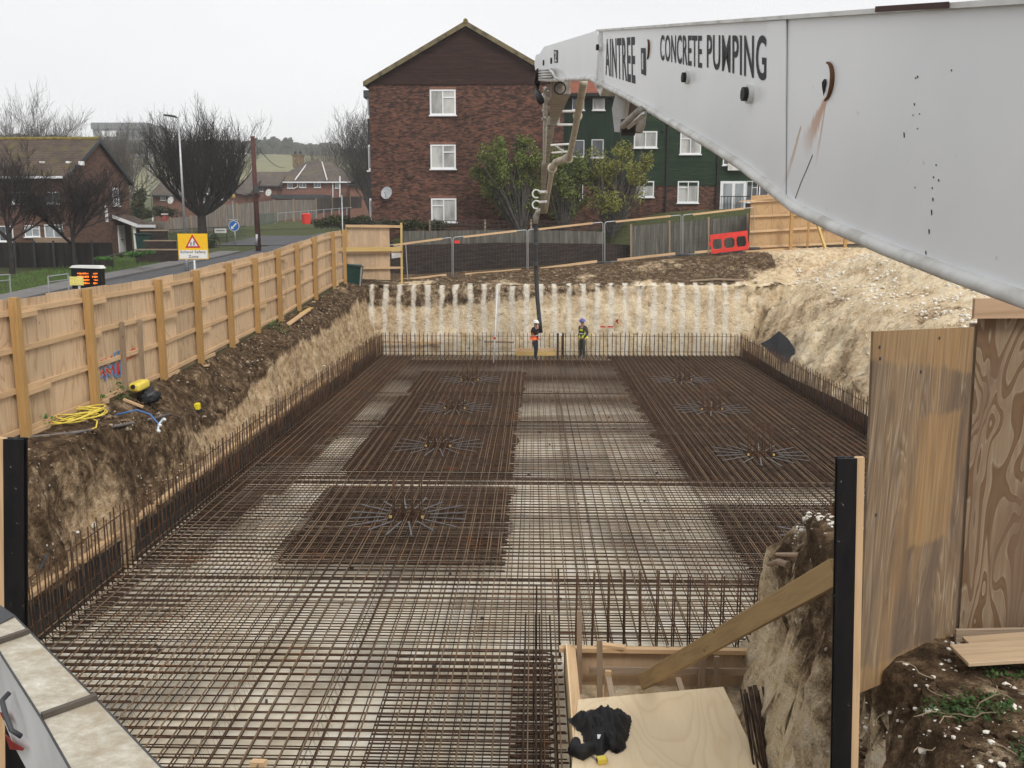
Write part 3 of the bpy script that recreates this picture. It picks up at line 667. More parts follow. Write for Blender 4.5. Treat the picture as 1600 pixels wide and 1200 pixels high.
# ------------------------------------------------------------------ corner screen and mesh fence at the far side
cz = 3.42
sc_r = root('plywood_screen', (-7.9, 44.6, cz), 'patched plywood screen with timber rails closing the far left corner', 'hoarding')
def at(px, py, Y): return P(px, py, Y)
YC = 44.9
for px0, px1, top, bot in ((541,566,351,412),(566,588,351,436),(588,610,351,437)):
    a_ = at(px0, bot, YC); b_ = at(px1, bot+.5, YC); panel('plywood_panel', a_, b_, at(px0, top, YC).z - a_.z, .018, M_PLY_C, sc_r)
plank('rail', at(541,353,YC-.1), at(629,354,YC-.1), .05, .12, M_SOFTWOOD, sc_r)
plank('rail', at(512,390,YC-.25), at(628,389,YC-.2), .06, .2, M_YELTIM, sc_r)
plank('rail', at(540,395.5,YC-.12), at(628,394,YC-.12), .05, .08, M_SOFTWOOD, sc_r)
plank('rail', at(566,419,YC-.1), at(630,418,YC-.1), .05, .1, M_SOFTWOOD, sc_r)
plank('post', at(628,446,YC-.1), at(627,348,YC-.1), .09, .09, M_YELTIM, sc_r, up=(1,0,0))
plank('post', at(542,440,YC), at(541,352,YC), .1, .1, M_POST, sc_r, up=(1,0,0))
o = panel('torn_sheet', at(612,404,YC+.3), at(626,402,YC+.3), .55, .01, M_WHITE, sc_r)
M_MESHW = simple('dull_mesh_wire', (.16,.165,.17), .5)
def mesh_fence(pl, pr, label):
    """welded-mesh site fence panel: corner pixels bottom-left, bottom-right at their depths, height 2 m"""
    (bx, by, Y0, ty), (cx, cy, Y1, uy) = pl, pr
    a_ = P(bx, by, Y0); b_ = P(cx, cy, Y1); ta = P(bx-7*0, ty, Y0); tb = P(cx, uy, Y1)
    r_ = root('mesh_fence_panel', a_, label, 'fence panel', 'mesh fence panels along the back of the site')
    mb = MB(); 
    def arc(p0, p1, p2): return [p0.lerp(p1, q).lerp(p1.lerp(p2, q), q) for q in (0,.33,.66,1)]
    d = (b_-a_).normalized(); up = Vector((0,0,1)); c = .12
    fr = [a_] + [a_ + (ta-a_)*.02] + arc(ta - up*c, ta, ta + (tb-ta).normalized()*c) + arc(tb - (tb-ta).normalized()*c, tb, tb - up*c) + [b_, a_]
    mb.tube(fr, .025, 6); mb.build('frame', M_GALV, r_, True)
    mb = MB(); n = int((b_-a_).length/.16)
    for i in range(1, n): mb.tube([a_.lerp(b_, i/n), ta.lerp(tb, i/n)], .0016, 3, False)
    for i in range(1, 9): mb.tube([a_.lerp(ta, i/9), b_.lerp(tb, i/9)], .002, 3, False)
    mb.build('mesh_infill', M_MESHW, r_)
    for p_ in (a_, b_):
        mb = MB(); mb.box(p_ + Vector((0,0,-.0)), (.62,.22,.13)); bevel(mb.build('foot_block', M_DGREY, r_), .03)
    plank('batten', ta.lerp(tb,.14)+Vector((0,-.05,-.03)), ta.lerp(tb,.86)+Vector((0,-.05,-.0)), .04, .1, M_SOFTWOOD, r_)
    plank('batten', a_.lerp(b_,.16)+Vector((0,-.06,.06)), a_.lerp(b_,.92)+Vector((0,-.06,.1)), .04, .13, M_SOFTWOOD, r_)
    return r_
mesh_fence((600,442,46.6,384),(706,432,47.3,371),'leftmost mesh fence panel, beside the plywood screen')
mf = mesh_fence((708,432,47.3,371),(823,424,48.0,359),'mesh fence panel with a small red tag at its top left corner')
mb = MB(); q = P(714,378,47.25); mb.box(q,(.26,.02,.14)); mb.build('red_tag', M_RED, mf)
mesh_fence((825,424,48.0,359),(942,410,48.8,347),'mesh fence panel directly right of the hanging hose')
mesh_fence((945,410,48.8,347),(1064,398,49.7,336),'mesh fence panel in front of the green-stained boards')
mesh_fence((1067,398,49.7,336),(1178,388,50.5,324),'rightmost mesh fence panel, holding the red plastic barrier')
# loose leaning rod by the screen
mb = MB(); mb.tube([P(637,436,46.2), P(634,381,46.3)], .02, 5); o = mb.build('metal_rod', M_GALV, None, base=True); tag(o, 'thin metal rod leaning upright between the screen and the mesh fence', 'rod')
# red chapter barrier
br_ = root('plastic_barrier', P(1140,396,49.8), 'bright red plastic barrier with three rounded openings hung by the mesh fence', 'barrier')
def barrier():
    x0, x1, z0, z1 = -.98, 1.0, 0, 1.0; mb = MB()
    outer = [(x0,z0),(x1,z0),(x1,z1),(x0,z1)]
    mb.box((0,0,.1),(1.98,.05,.2)); mb.box((0,0,.87),(1.98,.05,.26))
    for cx in (-.93,-.33,.33,.94): mb.box((cx,0,.47),(.1,.05,.55))
    for cx in (-.63,0,.635):
        for s in (-1,1):
            for zz in (.24,.7): mb.box((cx+s*.25, 0, zz), (.09,.048,.09), Matrix.Rotation(R(45),3,'Y'))
    mb.box((-1.03,0,.52),(.12,.045,.2)); mb.box((1.03,0,.3),(.1,.045,.14))
    return mb
mb = barrier(); d = (P(1172,390,49.8) - P(1112,397,49.8)); ang = math.atan2(d.z, d.x)
o = mb.build('barrier_board', M_RED); o.parent = br_; o.rotation_euler = (0,-ang,0); o.location = (0,-.08,.1)
mb = MB(); mb.box((-.3,0,.04),(.5,.3,.08)); mb.box((.6,0,.08),(.5,.3,.08)); o = mb.build('foot', M_DGREY, br_); o.location = -br_.location + br_.location + Vector((0,0,0))
o.data.transform(Matrix.Translation(br_.location)); o.location = (0,0,-.02)
# far right hoarding
fh = root('far_hoarding', P(1240,395,50.5), 'orange-brown plywood hoarding on timber posts above the chalk heap', 'hoarding')
YF = 50.6
tl = [(1170,311,391),(1204,308,388.5),(1238,305,386),(1285,306,384),(1335,312,382),(1390,330,380),(1450,350,378)]
for (p0,t0,b0),(p1,t1,b1) in zip(tl[:-1], tl[1:]):
    Y0 = YF + (p0-1170)*.008; Y1 = YF + (p1-1170)*.008
    a_ = P(p0,b0,Y0); b_ = P(p1-.4,b1,Y1); o = panel('plywood_panel', a_, b_, 2.9, .018, M_PLY_F, fh)
for y0_, y1_ in ((315,308),(338,333),(362,355),(386,381)):
    plank('rail', P(1172,y0_,YF-.12), P(1290,y1_,YF+.8), .05, .12, M_SOFTWOOD, fh)
    if y0_ > 320: plank('rail', P(1290,y1_,YF+.8), P(1440,y1_-6,YF+2.0), .05, .12, M_SOFTWOOD, fh)
plank('base_board', P(1161,395,YF-.3), P(1240,390,YF-.1), .05, .22, M_SOFTWOOD, fh)
plank('coping', P(1155,315,YF-.1), P(1250,305,YF+.2), .12, .06, M_SOFTWOOD, fh)
for px_, b0, t0, w_ in ((1234,410,322,.16),(1260,411,343,.1),(1318,408,365,.16)):
    plank('post', P(px_,b0,YF-.4), P(px_+4,t0,YF-.4), w_, w_, M_POST, fh, up=(0,1,0))
plank('raking_brace', P(1301,425,47.5), P(1274,340,50.3), .1, .2, M_YELTIM, fh, up=(0,1,0))
# loose timber pole lying on the crest of the back face
mb = MB(); mb.tube([P(1078,439,44.7),P(1120,436.5,44.8),P(1162,438,44.7)], .05, 6); o = mb.build('timber_pole', M_OLDWOOD, None, base=True); tag(o, 'thin weathered pole lying on the crest above the striped chalk face', 'pole')
# ------------------------------------------------------------------ boundary walls and garden fences behind the site
def wallobj(name, label, cat, pts, th, mat, cop=None, subcap=None):
    """run of wall: pts = (px, ytop, ybottom, Y)"""
    r_ = root(name, P(pts[0][0], pts[0][2], pts[0][3]), label, cat)
    mb = MB(); 
    for (p0,t0,b0,Y0),(p1,t1,b1,Y1) in zip(pts[:-1], pts[1:]):
        a_, b_, c_, d_ = P(p0,b0,Y0), P(p1,b1,Y1), P(p1,t1,Y1), P(p0,t0,Y0)
        a_.z -= .5; b_.z -= .5
        mb.prism([a_,b_,c_,d_], (0,th,0))
    o = mb.build('wall_face', mat, r_); fix_normals(o); return r_
wallobj('brick_boundary_wall', 'dark brick boundary wall behind the mesh fence, below grey boards', 'wall', [(600,384,445,51.0),(780,379,436,51.2),(955,381,425,51.5),(985,383,420,51.6)], .3, M_BRICKW)
r_ = wallobj('boundary_board_fence', 'grey weathered upright-board fence on top of the dark brick wall', 'fence', [(629,361,386,51.15),(820,359,383,51.3),(944,362,384,51.5)], .05, M_FENCE_G)
r_ = wallobj('green_stained_fence', 'taller grey board fence with green staining running up to the far hoarding', 'fence', [(986,353,412,50.9),(1060,347,404,51.3),(1120,341,399,51.7),(1175,335,392,52.2)], .05, M_FENCE_G)
for px_ in (986,1046,1107,1168):
    plank('fence_post', P(px_,410-(px_-986)*.1,50.85+(px_-986)*.006), P(px_,350-(px_-986)*.09,50.85+(px_-986)*.006), .1, .1, M_OLDWOOD, r_, up=(0,1,0))
wallobj('concrete_retaining_wall', 'low mottled concrete retaining wall under the far hoarding', 'wall', [(1178,389,408,51.0),(1300,380,420,51.6),(1420,376,430,52.4)], .3, roadm('old_concrete', (.17,.155,.12)))
tr = root('trellis_fence', P(690,362,52.2), 'dark open trellis fence in front of the ground-floor flats', 'fence')
mb = MB(); mb2 = MB()
for i in range(34):
    px_ = 672 + i*8.2
    if px_ > 948: break
    mb.beam(P(px_,362,52.2), P(px_,344,52.2), .035, .035)
for y_ in (345,351,357): mb.beam(P(672,y_,52.2), P(945,y_+1,52.2), .03, .04)
mb.build('lattice', simple('trellis_brown', (.06,.045,.035), .8), tr)
for px_ in (672,758,830,944): plank('trellis_post', P(px_,366,52.25), P(px_,343,52.25), .1,.1, M_OLDWOOD, tr, up=(0,1,0))
# ------------------------------------------------------------------ foreground: steel posts, big plywood sheets, brace
SHR = (P(1301,1200,4.8).x - P(1309,716,4.8).x)/(P(1309,716,4.8).z - P(1301,1200,4.8).z); SHL = (P(8,965,5.0).x - P(6,686,5.0).x)/(P(6,686,5.0).z - P(8,965,5.0).z)
def steel_post(px0, px1, ytop, Y, label, side):
    a_ = P(px0, ytop, Y); b_ = P(px1, ytop, Y); x0, x1, zt = a_.x, b_.x, a_.z; SH = side
    r_ = root('steel_post', ((x0+x1)/2, Y, 1.9), label, 'post', 'black steel posts either side of the opening')
    d_ = (x1-x0); mb = MB(); zb = 1.2
    mb.box(((x0+x1)/2, Y+.006, (zt+zb)/2), (d_, .012, zt-zb)); mb.box(((x0+x1)/2, Y+d_*.4, (zt+zb)/2), (d_, .012, zt-zb))
    mb.box(((x0+x1)/2, Y+.006+d_*.2, (zt+zb)/2), (.012, d_*.4-.014, zt-zb))
    mb.v = [(v_[0]+SH*(zt-v_[2]), v_[1], v_[2]) for v_ in mb.v]
    bevel(mb.build('steel_section', M_POSTST, r_), .003)
    return r_, x0, x1, zt
sp_, x0, x1, zt = steel_post(1309, 1340, 716, 4.8, 'scratched black steel post right of centre, in front of the plywood', SHR)
plank('timber_strip', (x1+.018+SHR*(zt-1.2), 4.8+.03, 1.2), (x1+.018, 4.83, zt-.0), .05, .034, M_SOFTWOOD, sp_, up=(0,1,0))
mb = MB(); q = P(1303,800,4.9); mb.tube([q, q+Vector((.04,0,0))], .006, 6); mb.tube([q+Vector((0,0,-.02)), q+Vector((0,0,.055))], .009, 6); mb.build('threaded_pin', M_REBAR, sp_)
sp_, x0, x1, zt = steel_post(4, 36, 686, 5.0, 'tall black steel post at the left edge with a pale timber behind it', SHL)
plank('timber_strip', (x0-.02+SHL*(zt-1.2), 5.03, 1.2), (x0-.02, 5.03, zt), .05, .034, M_SOFTWOOD, sp_, up=(0,1,0))
def quadpanel(name, a, b, tb, ta, mat, parent, th=.018):
    M = frame(b-a); m = MB(); q = [M.transposed() @ (p_-a) for p_ in (a,b,tb,ta)]; m.prism(q, (0,th,0)); o = m.build(name, mat); fix_normals(o)
    o.location = a - wloc(parent); o.rotation_euler = M.to_euler(); o.parent = parent; return o
# stained sheet and bold-grain sheet
ns = root('stained_plywood_board', (2.2,6.2,2.7), 'weathered plywood board with grey and orange stains, standing behind the right post', 'plywood board')
a_ = P(1343,1083,6.2); b_ = P(1490,1022,7.0); ta = P(1365,518,6.2); tb = P(1523,511,7.0)
o = quadpanel('plywood_sheet', a_, b_, tb, ta, M_PLY_A, ns)
d_ = (b_-a_); d_.z = 0; d_.normalize(); nrm = Vector((d_.y,-d_.x,0))
# a paler repair patch and strips on the sheet
def patch(u0,u1,v0,v1,mat,off=.0035,nm='repair_patch'):
    def q(u,v): 
        return a_.lerp(b_,u).lerp(ta.lerp(tb,u), v) + nrm*off
    mb = MB(); mb.prism([q(u0,v0),q(u1,v0),q(u1,v1),q(u0,v1)], nrm*-.003); return mb.build(nm, mat, ns)
M_PLY_P = boldply('orange_patch', [(0,(.45,.3,.14)),(.4,(.38,.24,.1)),(.7,(.5,.34,.17)),(1,(.42,.27,.12))], 7, (4,4,.4), .5, (.24,.14,.06), .4)

for u_, v_ in ((.05,.955),(.06,.925),(.62,.97),(.08,.5),(.45,.88)):
    patch(u_,u_+.012,v_,v_+.008,M_DGREY,.006,'bolt_hole')
pb = root('bold_grain_plywood_board', (3.4,7.1,2.6), 'plywood board with bold swirling grain at the right edge, topped by a rail', 'plywood board')
a2 = P(1499,984,7.08); b2 = P(1735,985,7.08)
quadpanel('plywood_sheet', a2, b2, P(1770,490,7.08), P(1529,494,7.08), M_PLY_B, pb)
plank('edge_stud', P(1494,1000,7.13), P(1526,505,7.13), .09, .04, M_OLDWOOD, pb, up=(0,1,0))
plank('top_rail', P(1521,482,7.0), P(1760,480,7.0), .04, .15, wood('planed_rail', (.5,.34,.22), (.33,.21,.12)), pb)
# boards stacked at the foot
bs = [((1492,998),(1700,994),6.85,.028,.16,0,'upright grey board at the back of the small stack'),
      ((1512,1006),(1700,992),6.6,.2,.03,1,'yellowish board lying behind the top board of the small stack'),
      ((1498,1024),(1700,1012),6.3,.3,.03,1,'pale wide board lying on top of the small stack, right edge'),
      ((1552,1042),(1700,1034),6.45,.26,.05,1,'underneath short board with a rounded end in the small stack')]
for (p0,p1,Y_,w_,h_,fl,lb) in bs:
    q0 = P(*p0,Y_); q1 = P(*p1,Y_); o = plank('timber_board', q0, q1, w_, h_, M_OLDWOOD if not fl else wood('board%d'%p0[0], (.5,.37,.24), (.3,.2,.12)), None, bev=.004); tag(o, lb, 'board', 'boards stacked by the right plywood')
# brace running from the formwork up behind the post
o = plank('timber_brace', P(1003,1066,11.45), P(1306,893,6.6), .06, .2, M_BRACE, None, up=(.2,-1,.3), bev=.006); tag(o, 'long olive-brown timber brace slanting from the formwork up behind the black post', 'brace')
# box formwork
fw = root('timber_formwork', (.45,12.2,-.5), 'pale timber and plywood formwork box at the near end of the mat', 'formwork')
panel('plywood_face', (.45,12.2,-.5), (3.05,12.2,-.5), .58, .018, M_PLY_C, fw)
plank('top_rail', (.38,12.14,.07), (3.1,12.14,.06), .1, .06, M_SOFTWOOD, fw); plank('top_rail', (.8,12.02,-.18), (3.0,12.02,-.18), .05, .09, M_OLDWOOD, fw)
plank('top_rail', (.9,12.2,.12), (1.3,12.1,.12), .1, .04, M_SOFTWOOD, fw)
panel('plywood_face', (.47,12.15,-.5), (.47,7.8,-.5), .66, .02, M_PLY_TOP, fw)
plank('top_rail', (.535,12.1,.12), (.535,7.8,.12), .13, .06, M_SOFTWOOD, fw)
for x_, y_, z_, w_ in ((.66,11.95,.72,.07),(.93,11.7,.42,.075),(.98,11.25,.2,.08),(2.35,11.95,.12,.09),(2.55,11.9,.1,.07)):
    plank('stake', (x_,y_,-.5), (x_+random.uniform(-.02,.02),y_,z_), w_, .045, M_OLDWOOD if x_ != .98 else M_SOFTWOOD, fw, up=(0,1,0))
# plywood sheet lying over the box
pz = .17; 
def gp(px,py): return G(px,py,pz)
q = [gp(903,1093), gp(1130,1073), gp(1192,1204), gp(1225,1275), gp(893,1275), gp(893,1204)]
mb = MB(); mb.prism(q, (0,0,-.018)); o = mb.build('plywood_sheet', ply('laid_plywood', (.8,.66,.45), (.72,.55,.33), (.62,.44,.24), None, .8, .25, .45), None, base=True); fix_normals(o); tag(o, 'clean pale plywood sheet lying flat over the near formwork', 'plywood sheet')
# ply grain coords run along local Y for a sheet lying down
tc = [n for n in o.data.materials[0].node_tree.nodes if n.type == 'MAPPING']
for n in tc:
    s_ = n.inputs['Scale'].default_value; n.inputs['Scale'].default_value = (s_[0], s_[2]*1.6, s_[1])
M_BEARER = M_OLDWOOD
for x_ in (1.0,1.9): o = plank('timber_bearer', (x_,7.9,.12), (x_,11.2,.12), .07, .05, M_OLDWOOD); tag(o, 'rough timber bearer under the clean plywood sheet', 'bearer', 'bearers under the plywood sheet')
for x_ in (1.0,1.9):
    for y_ in (8.4,10.9): pass
# jacket: crumpled black cloth
def cloth(cx, cy, z0, pts, seed):
    """crumpled heap of cloth as a displaced height surface"""
    mb = MB(); n = 56; vs = []; fs = []; keep = {}
    for j in range(n):
        for i in range(n):
            u = i/(n-1)*2-1; v = j/(n-1)*2-1; a = math.atan2(v,u); r = math.hypot(u,v)
            R_ = .74 + .3*noise.noise(Vector((math.cos(a)*1.6+seed, math.sin(a)*1.6, 2))) + .09*noise.noise(Vector((math.cos(a)*4, math.sin(a)*4, seed)))
            e = 1 - r/R_
            if e < -.12: continue
            f1 = noise.noise(Vector((u*2.2, v*2.2, seed))); f2 = 1-abs(noise.noise(Vector((u*4.5+v*1.2, v*5, seed+4))))*2; f3 = 1-abs(noise.noise(Vector((u*10, v*11, seed+9))))*2
            h = max(0, min(1, e*2.2))**.6*(.13 + .12*f1) + (.05*f2*abs(f2) + .012*f3)*min(1, max(0,e)*3)
            keep[(i,j)] = len(vs); vs.append((cx+u*.40, cy+v*.62, z0 + max(-.0, h)))
    for j in range(n-1):
        for i in range(n-1):
            q_ = [(i,j),(i+1,j),(i+1,j+1),(i,j+1)]
            if all(c in keep for c in q_): fs.append(tuple(keep[c] for c in q_))
    mb.add(vs, fs); return mb
jc = G(943,1150,pz)
jr = root('black_jacket', (jc.x, jc.y, pz), 'crumpled black work jacket lying on the pale plywood sheet', 'jacket')
cloth(jc.x, jc.y+.12, pz+.004, None, 3).build('folded_body', M_CLOTH, jr, True)
mb = MB(); e = [G(900,1165,pz), G(898,1180,pz), G(908,1184,pz), G(925,1176,pz)]
mb.tube([p_+Vector((0,0,.06)) for p_ in e], [.05,.085,.09,.07], 10); mb.tube([G(955,1165,pz)+Vector((0,0,.06)), G(962,1176,pz)+Vector((0,0,.04))], [.08,.05], 9)
mb.build('sleeve', M_CLOTH, jr, True)
q = G(937,1160,pz)+Vector((0,-.1,.13)); mb = MB(); mb.box(q, (.07,.05,.004), Matrix.Rotation(.6,3,'X')); mb.build('white_label', M_WHITE, jr)
# tape measure
tq = G(940,1192,pz); tr_ = root('tape_measure', (tq.x,tq.y,pz), 'small yellow and black tape measure beside the jacket', 'tape measure')
mb = MB(); mb.box((tq.x,tq.y,pz+.035),(.11,.085,.07), Matrix.Rotation(.25,3,'Z')); bevel(mb.build('case', M_YEL, tr_), .018, 3)
mb = MB(); mb.box((tq.x-.0,tq.y+.0,pz+.037),(.116,.05,.04), Matrix.Rotation(.25,3,'Z')); mb.build('grip', M_BLACK, tr_)
mb = MB(); mb.box((tq.x-.09,tq.y+.1,pz+.01),(.1,.02,.004), Matrix.Rotation(2.2,3,'Z')); mb.build('blade', M_GALV, tr_)
# rebar offcuts leaning by the earth face
rb = root('rebar_bundle', (2.45,10.6,-.5), 'leaning bundle of dark rusty bars between the plywood sheet and the earth face', 'rebar bundle')
for i in range(46):
    t_ = random.random(); tx = P(1158+65*t_+random.uniform(-4,4), 1072+22*abs(t_-.35)+random.uniform(-4,8), 9.9); bx = P(1192+62*t_+random.uniform(-6,6), 1270, 8.8+random.uniform(-.1,.2))
    bar('bar', tx, bx, .0125, M_REBAR_D if i % 3 else M_REBAR, rb)
# ------------------------------------------------------------------ concrete pump boom overhead
def paintm():
    m, t, b = mat_base('boom_paint', .3, .5); k = NT(t); p = k.pos()
    f = k.noise(p, .8, 4); f2 = k.noise(p, 13, 5, .7)
    c = k.ramp(f, [(.35, (.76,.775,.79)), (.6, (.83,.84,.85))])
    c = k.mix(k.ramp(f2, [(.68, 0.0), (.73, .6)]), c, (.36,.3,.22))
    chips = k.n('ShaderNodeTexVoronoi'); chips.inputs['Scale'].default_value = 5; k.l(p, chips.inputs['Vector'])
    c = k.mix(k.math('MULTIPLY', k.ramp(chips.outputs['Distance'], [(.03, 1.0), (.045, 0.0)]), k.ramp(k.noise(p, 1.3, 2), [(.5, 0.0), (.6, 1.0)])), c, (.03,.025,.02))
    k.l(c, b.inputs['Base Color']); return m
M_BOOM = paintm()
M_FLANGE = simple('dirty_white_paint', (.68,.68,.66), .5, .25, 5, .35, c2=(.45,.43,.38))
M_PIPE = simple('cream_pipe', (.5,.45,.36), .5, .3, 5, .35, c2=(.3,.25,.18))
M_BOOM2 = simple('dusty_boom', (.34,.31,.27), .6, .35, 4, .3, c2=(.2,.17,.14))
M_RUST = simple('rust_mark', (.16,.07,.03), .8, .4, 9)
M_CHROME = simple('worn_steel', (.55,.54,.52), .3, .2, 6, .5, .8)
bo = root('concrete_pump_boom', (1.39,2.6,5.7), 'long pale grey pump boom sweeping in from the upper right, with dark lettering', 'pump boom')
BA = Vector((1.39,2.6,0)); BB = Vector((.70,10.0,0))
def onplane(px, py, A=BA, B=BB):
    d = ray(px, py); n_ = Vector(((B-A).y, -(B-A).x, 0)); t_ = n_.dot(A - Vector((CAM.x,CAM.y,0)))/n_.dot(d); return CAM + d*t_
dirp = (BA-BB).normalized(); side = Vector((-dirp.y, dirp.x, 0)); side = side if side.x > 0 else -side   # away from the viewer
W1 = .5
topl = [(1231,29),(935,49)]; 
tA = onplane(1600,7); tB = onplane(935,49); tE = tA + (tA-tB)*.22
botl = [(935,127),(975,146),(1022,172),(1070,200),(1120,229),(1165,258),(1205,289),(1245,321),(1310,352),(1390,385),(1490,422),(1600,460)]
bp = [onplane(*q_) for q_ in botl]; bE = bp[-1] + (bp[-1]-bp[-2])*1.5; tE = Vector((bE.x, bE.y, tA.z + (tA.z-tB.z)/((tA-tB).xy.length)*((bE-tA).xy.length)))
seam = onplane(1231,29)
poly = [tB] + bp + [bE, tE]
mb = MB(); mb.prism([p_ + side*.0 for p_ in poly], side*.012); fix_normals(mb.build('side_plate', M_BOOM, bo))
mb = MB(); mb.prism([p_ + side*W1 for p_ in poly], side*.012); fix_normals(mb.build('side_plate', M_BOOM, bo))
u3 = Vector((0,0,1))
def strip(a_, b_, z0, w0, w1, th, mat, nm):
    mb = MB(); mb.prism([a_+side*w0+u3*z0, b_+side*w0+u3*z0, b_+side*w1+u3*z0, a_+side*w1+u3*z0], u3*th); o = mb.build(nm, mat, bo); fix_normals(o); return o
strip(tB, tE, .0, -.028, W1+.03, .018, M_FLANGE, 'top_flange')
for a_, b_ in zip(bp[:-1], bp[1:]): pass
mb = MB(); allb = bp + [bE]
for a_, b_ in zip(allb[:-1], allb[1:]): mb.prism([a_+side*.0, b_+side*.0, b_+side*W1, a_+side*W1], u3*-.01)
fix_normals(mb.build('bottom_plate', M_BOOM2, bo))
mb = MB(); mb.tube([p_ - side*.008 - u3*.012 for p_ in allb], .026, 10); mb.tube([p_ + side*(W1+.01) - u3*.012 for p_ in allb], .026, 8); mb.build('bottom_flange_tube', M_FLANGE, bo, True)
# vertical lap plate edges
def onp(px, py, off=.004): return onplane(px, py) - side*off
mb = MB(); mb.prism([onp(1231,31),onp(1202,33.5),onp(1200,285),onp(1217,298),onp(1229,306)], side*-.006); fix_normals(mb.build('stiffener_plate', M_BOOM, bo))
# lettering follows the plate
def plate_text(s, tl, tr, bl, br, bold=0):
    vs, fs = text_verts(s, 1, bold); xs_ = [v.x for v in vs]; ys_ = [v.y for v in vs]; x0,x1,y0,y1 = min(xs_),max(xs_),min(ys_),max(ys_)
    TL, TR, BL, BR = onp(*tl,.003), onp(*tr,.003), onp(*bl,.003), onp(*br,.003)
    mb = MB(); mb.add([(BL.lerp(BR,(v.x-x0)/(x1-x0))).lerp(TL.lerp(TR,(v.x-x0)/(x1-x0)), (v.y-y0)/(y1-y0)) for v in vs], fs); return mb.build('lettering', M_INK, bo)
plate_text('AINTREE', (945.5,61), (992,57), (946.5,117), (993,131), .02)
plate_text('CONCRETE', (1032,54.5), (1097,55), (1032,94), (1097,107), .012)
plate_text('PUMPING', (1105,54), (1198,55), (1105,106), (1197.5,127), .012)
mb = MB(); mb.prism([onp(1002.5,75),onp(1009,75),onp(1009.5,118),onp(1003,115)], side*-.003); fix_normals(mb.build('number_plate', M_INK, bo))
vs, fs = text_verts('1', 1); 
mb = MB(); q0, q1, q2, q3 = onp(1004.6,108,.01), onp(1007,109,.01), onp(1007,83,.01), onp(1004.6,83,.01)
xs_ = [v.x for v in vs]; ys_ = [v.y for v in vs]
mb.add([q0.lerp(q1,(v.x-min(xs_))/(max(xs_)-min(xs_))).lerp(q3.lerp(q2,(v.x-min(xs_))/(max(xs_)-min(xs_))),(v.y-min(ys_))/(max(ys_)-min(ys_))) for v in vs], fs); mb.build('lettering', M_FLANGE, bo)
def boss(px, py, r, mat1, mat2, ln=.05):
    c = onplane(px, py); mb = MB(); mb.tube([c, c - side*ln*.5], r*1.35, 20); mb.build('boss', mat1, bo)
    mb = MB(); mb.tube([c - side*ln*.5, c - side*ln], r, 20); mb.build('boss_cap', mat2, bo)
M_RUBBER = simple('black_rubber', (.02,.02,.02), .6, .3)
boss(1076,121,.032,M_FLANGE,M_RUBBER,.045); boss(1174,147,.036,M_FLANGE,M_RUBBER,.05); boss(939,74,.03,M_BOOM,M_RUBBER,.05)
# rusted ring weld and pin hole
def ring(px, py, rx, a0, a1, r, mat, nm):
    c = onplane(px, py) - side*.006; pts = [c + dirp*math.cos(a)*rx + u3*math.sin(a)*rx for a in np.linspace(a0, a1, 18)]
    rr = [r*(.25+.75*math.sin(PI*(i+.5)/18)) for i in range(18)]
    mb = MB(); mb.tube(pts, rr, 6); return mb.build(nm, mat, bo, True)
ring(1291,128,.078,-1.5,1.5,.011,M_RUST,'rusted_weld'); ring(1012,78,.075,-1.4,1.5,.012,M_RUST,'rusted_weld')
c = onplane(1290,130); mb = MB(); mb.tube([c - side*.004, c - side*.008], .017, 8); mb.build('pin_hole', M_INK, bo)
mb = MB(); mb.blob(c - side*.006 + u3*-.01, .014, 1, .5, 2, 5, (1,.3,2.2)); mb.build('pin_hole', M_INK, bo)
M_STREAK = simple('pale_rust', (.62,.52,.43), .5, .12, 30, c2=(.68,.62,.56))
mst, t, b = mat_base('rust_stain', .5, .3); k = NT(t); f = k.noise(k.pos((14,14,3)), 1.0, 4, .7)
k.l(k.ramp(f, [(.4, (.5,.51,.52)), (.62, (.5,.42,.33)), (.78, (.42,.25,.15))]), b.inputs['Base Color'])
def stain(a, b, w0, w1, colr):
    """rust run painted into the boom plate along a to b, widening as it goes down"""
    k = NT(M_BOOM.node_tree); bs = [n for n in k.nt.nodes if n.type == 'BSDF_PRINCIPLED'][0]; old = bs.inputs['Base Color'].links[0].from_socket
    L = (b-a).length; d = (b-a).normalized(); v1 = k.n('ShaderNodeVectorMath', operation='SUBTRACT'); k.l(k.pos(), v1.inputs[0]); v1.inputs[1].default_value = a
    dt = k.n('ShaderNodeVectorMath', operation='DOT_PRODUCT'); k.l(v1.outputs[0], dt.inputs[0]); dt.inputs[1].default_value = d/L; t_ = dt.outputs['Value']
    sc2 = k.n('ShaderNodeVectorMath', operation='SCALE'); sc2.inputs[0].default_value = b-a; k.l(t_, sc2.inputs['Scale']); v2 = k.n('ShaderNodeVectorMath', operation='DISTANCE'); k.l(v1.outputs[0], v2.inputs[0]); k.l(sc2.outputs[0], v2.inputs[1])
    wd = k.math('ADD', k.math('MULTIPLY', t_, w1-w0), w0); nn = k.noise(k.pos((60,60,9)), 1.0, 4, .7)
    e = k.math('SUBTRACT', 1.0, k.math('DIVIDE', v2.outputs['Value'], k.math('MAXIMUM', wd, .001))); m_ = k.ramp(k.math('ADD', e, k.math('MULTIPLY', k.math('SUBTRACT', nn, .5), 1.3)), [(.1, 0.0), (.6, .95)])
    en = k.math('MULTIPLY', k.ramp(t_, [(0, 0.0), (.03, 1.0), (.5, .75), (1, 0.0)]), m_); k.l(k.mix(en, old, colr), bs.inputs['Base Color'])
stain(onplane(1291,154), onplane(1255,240), .024, .1, (.5,.24,.1)); stain(onplane(1252,196), onplane(1226,292), .012, .03, (.55,.36,.24)); stain(onplane(1292,150), onplane(1274,262), .006, .02, (.5,.3,.17))
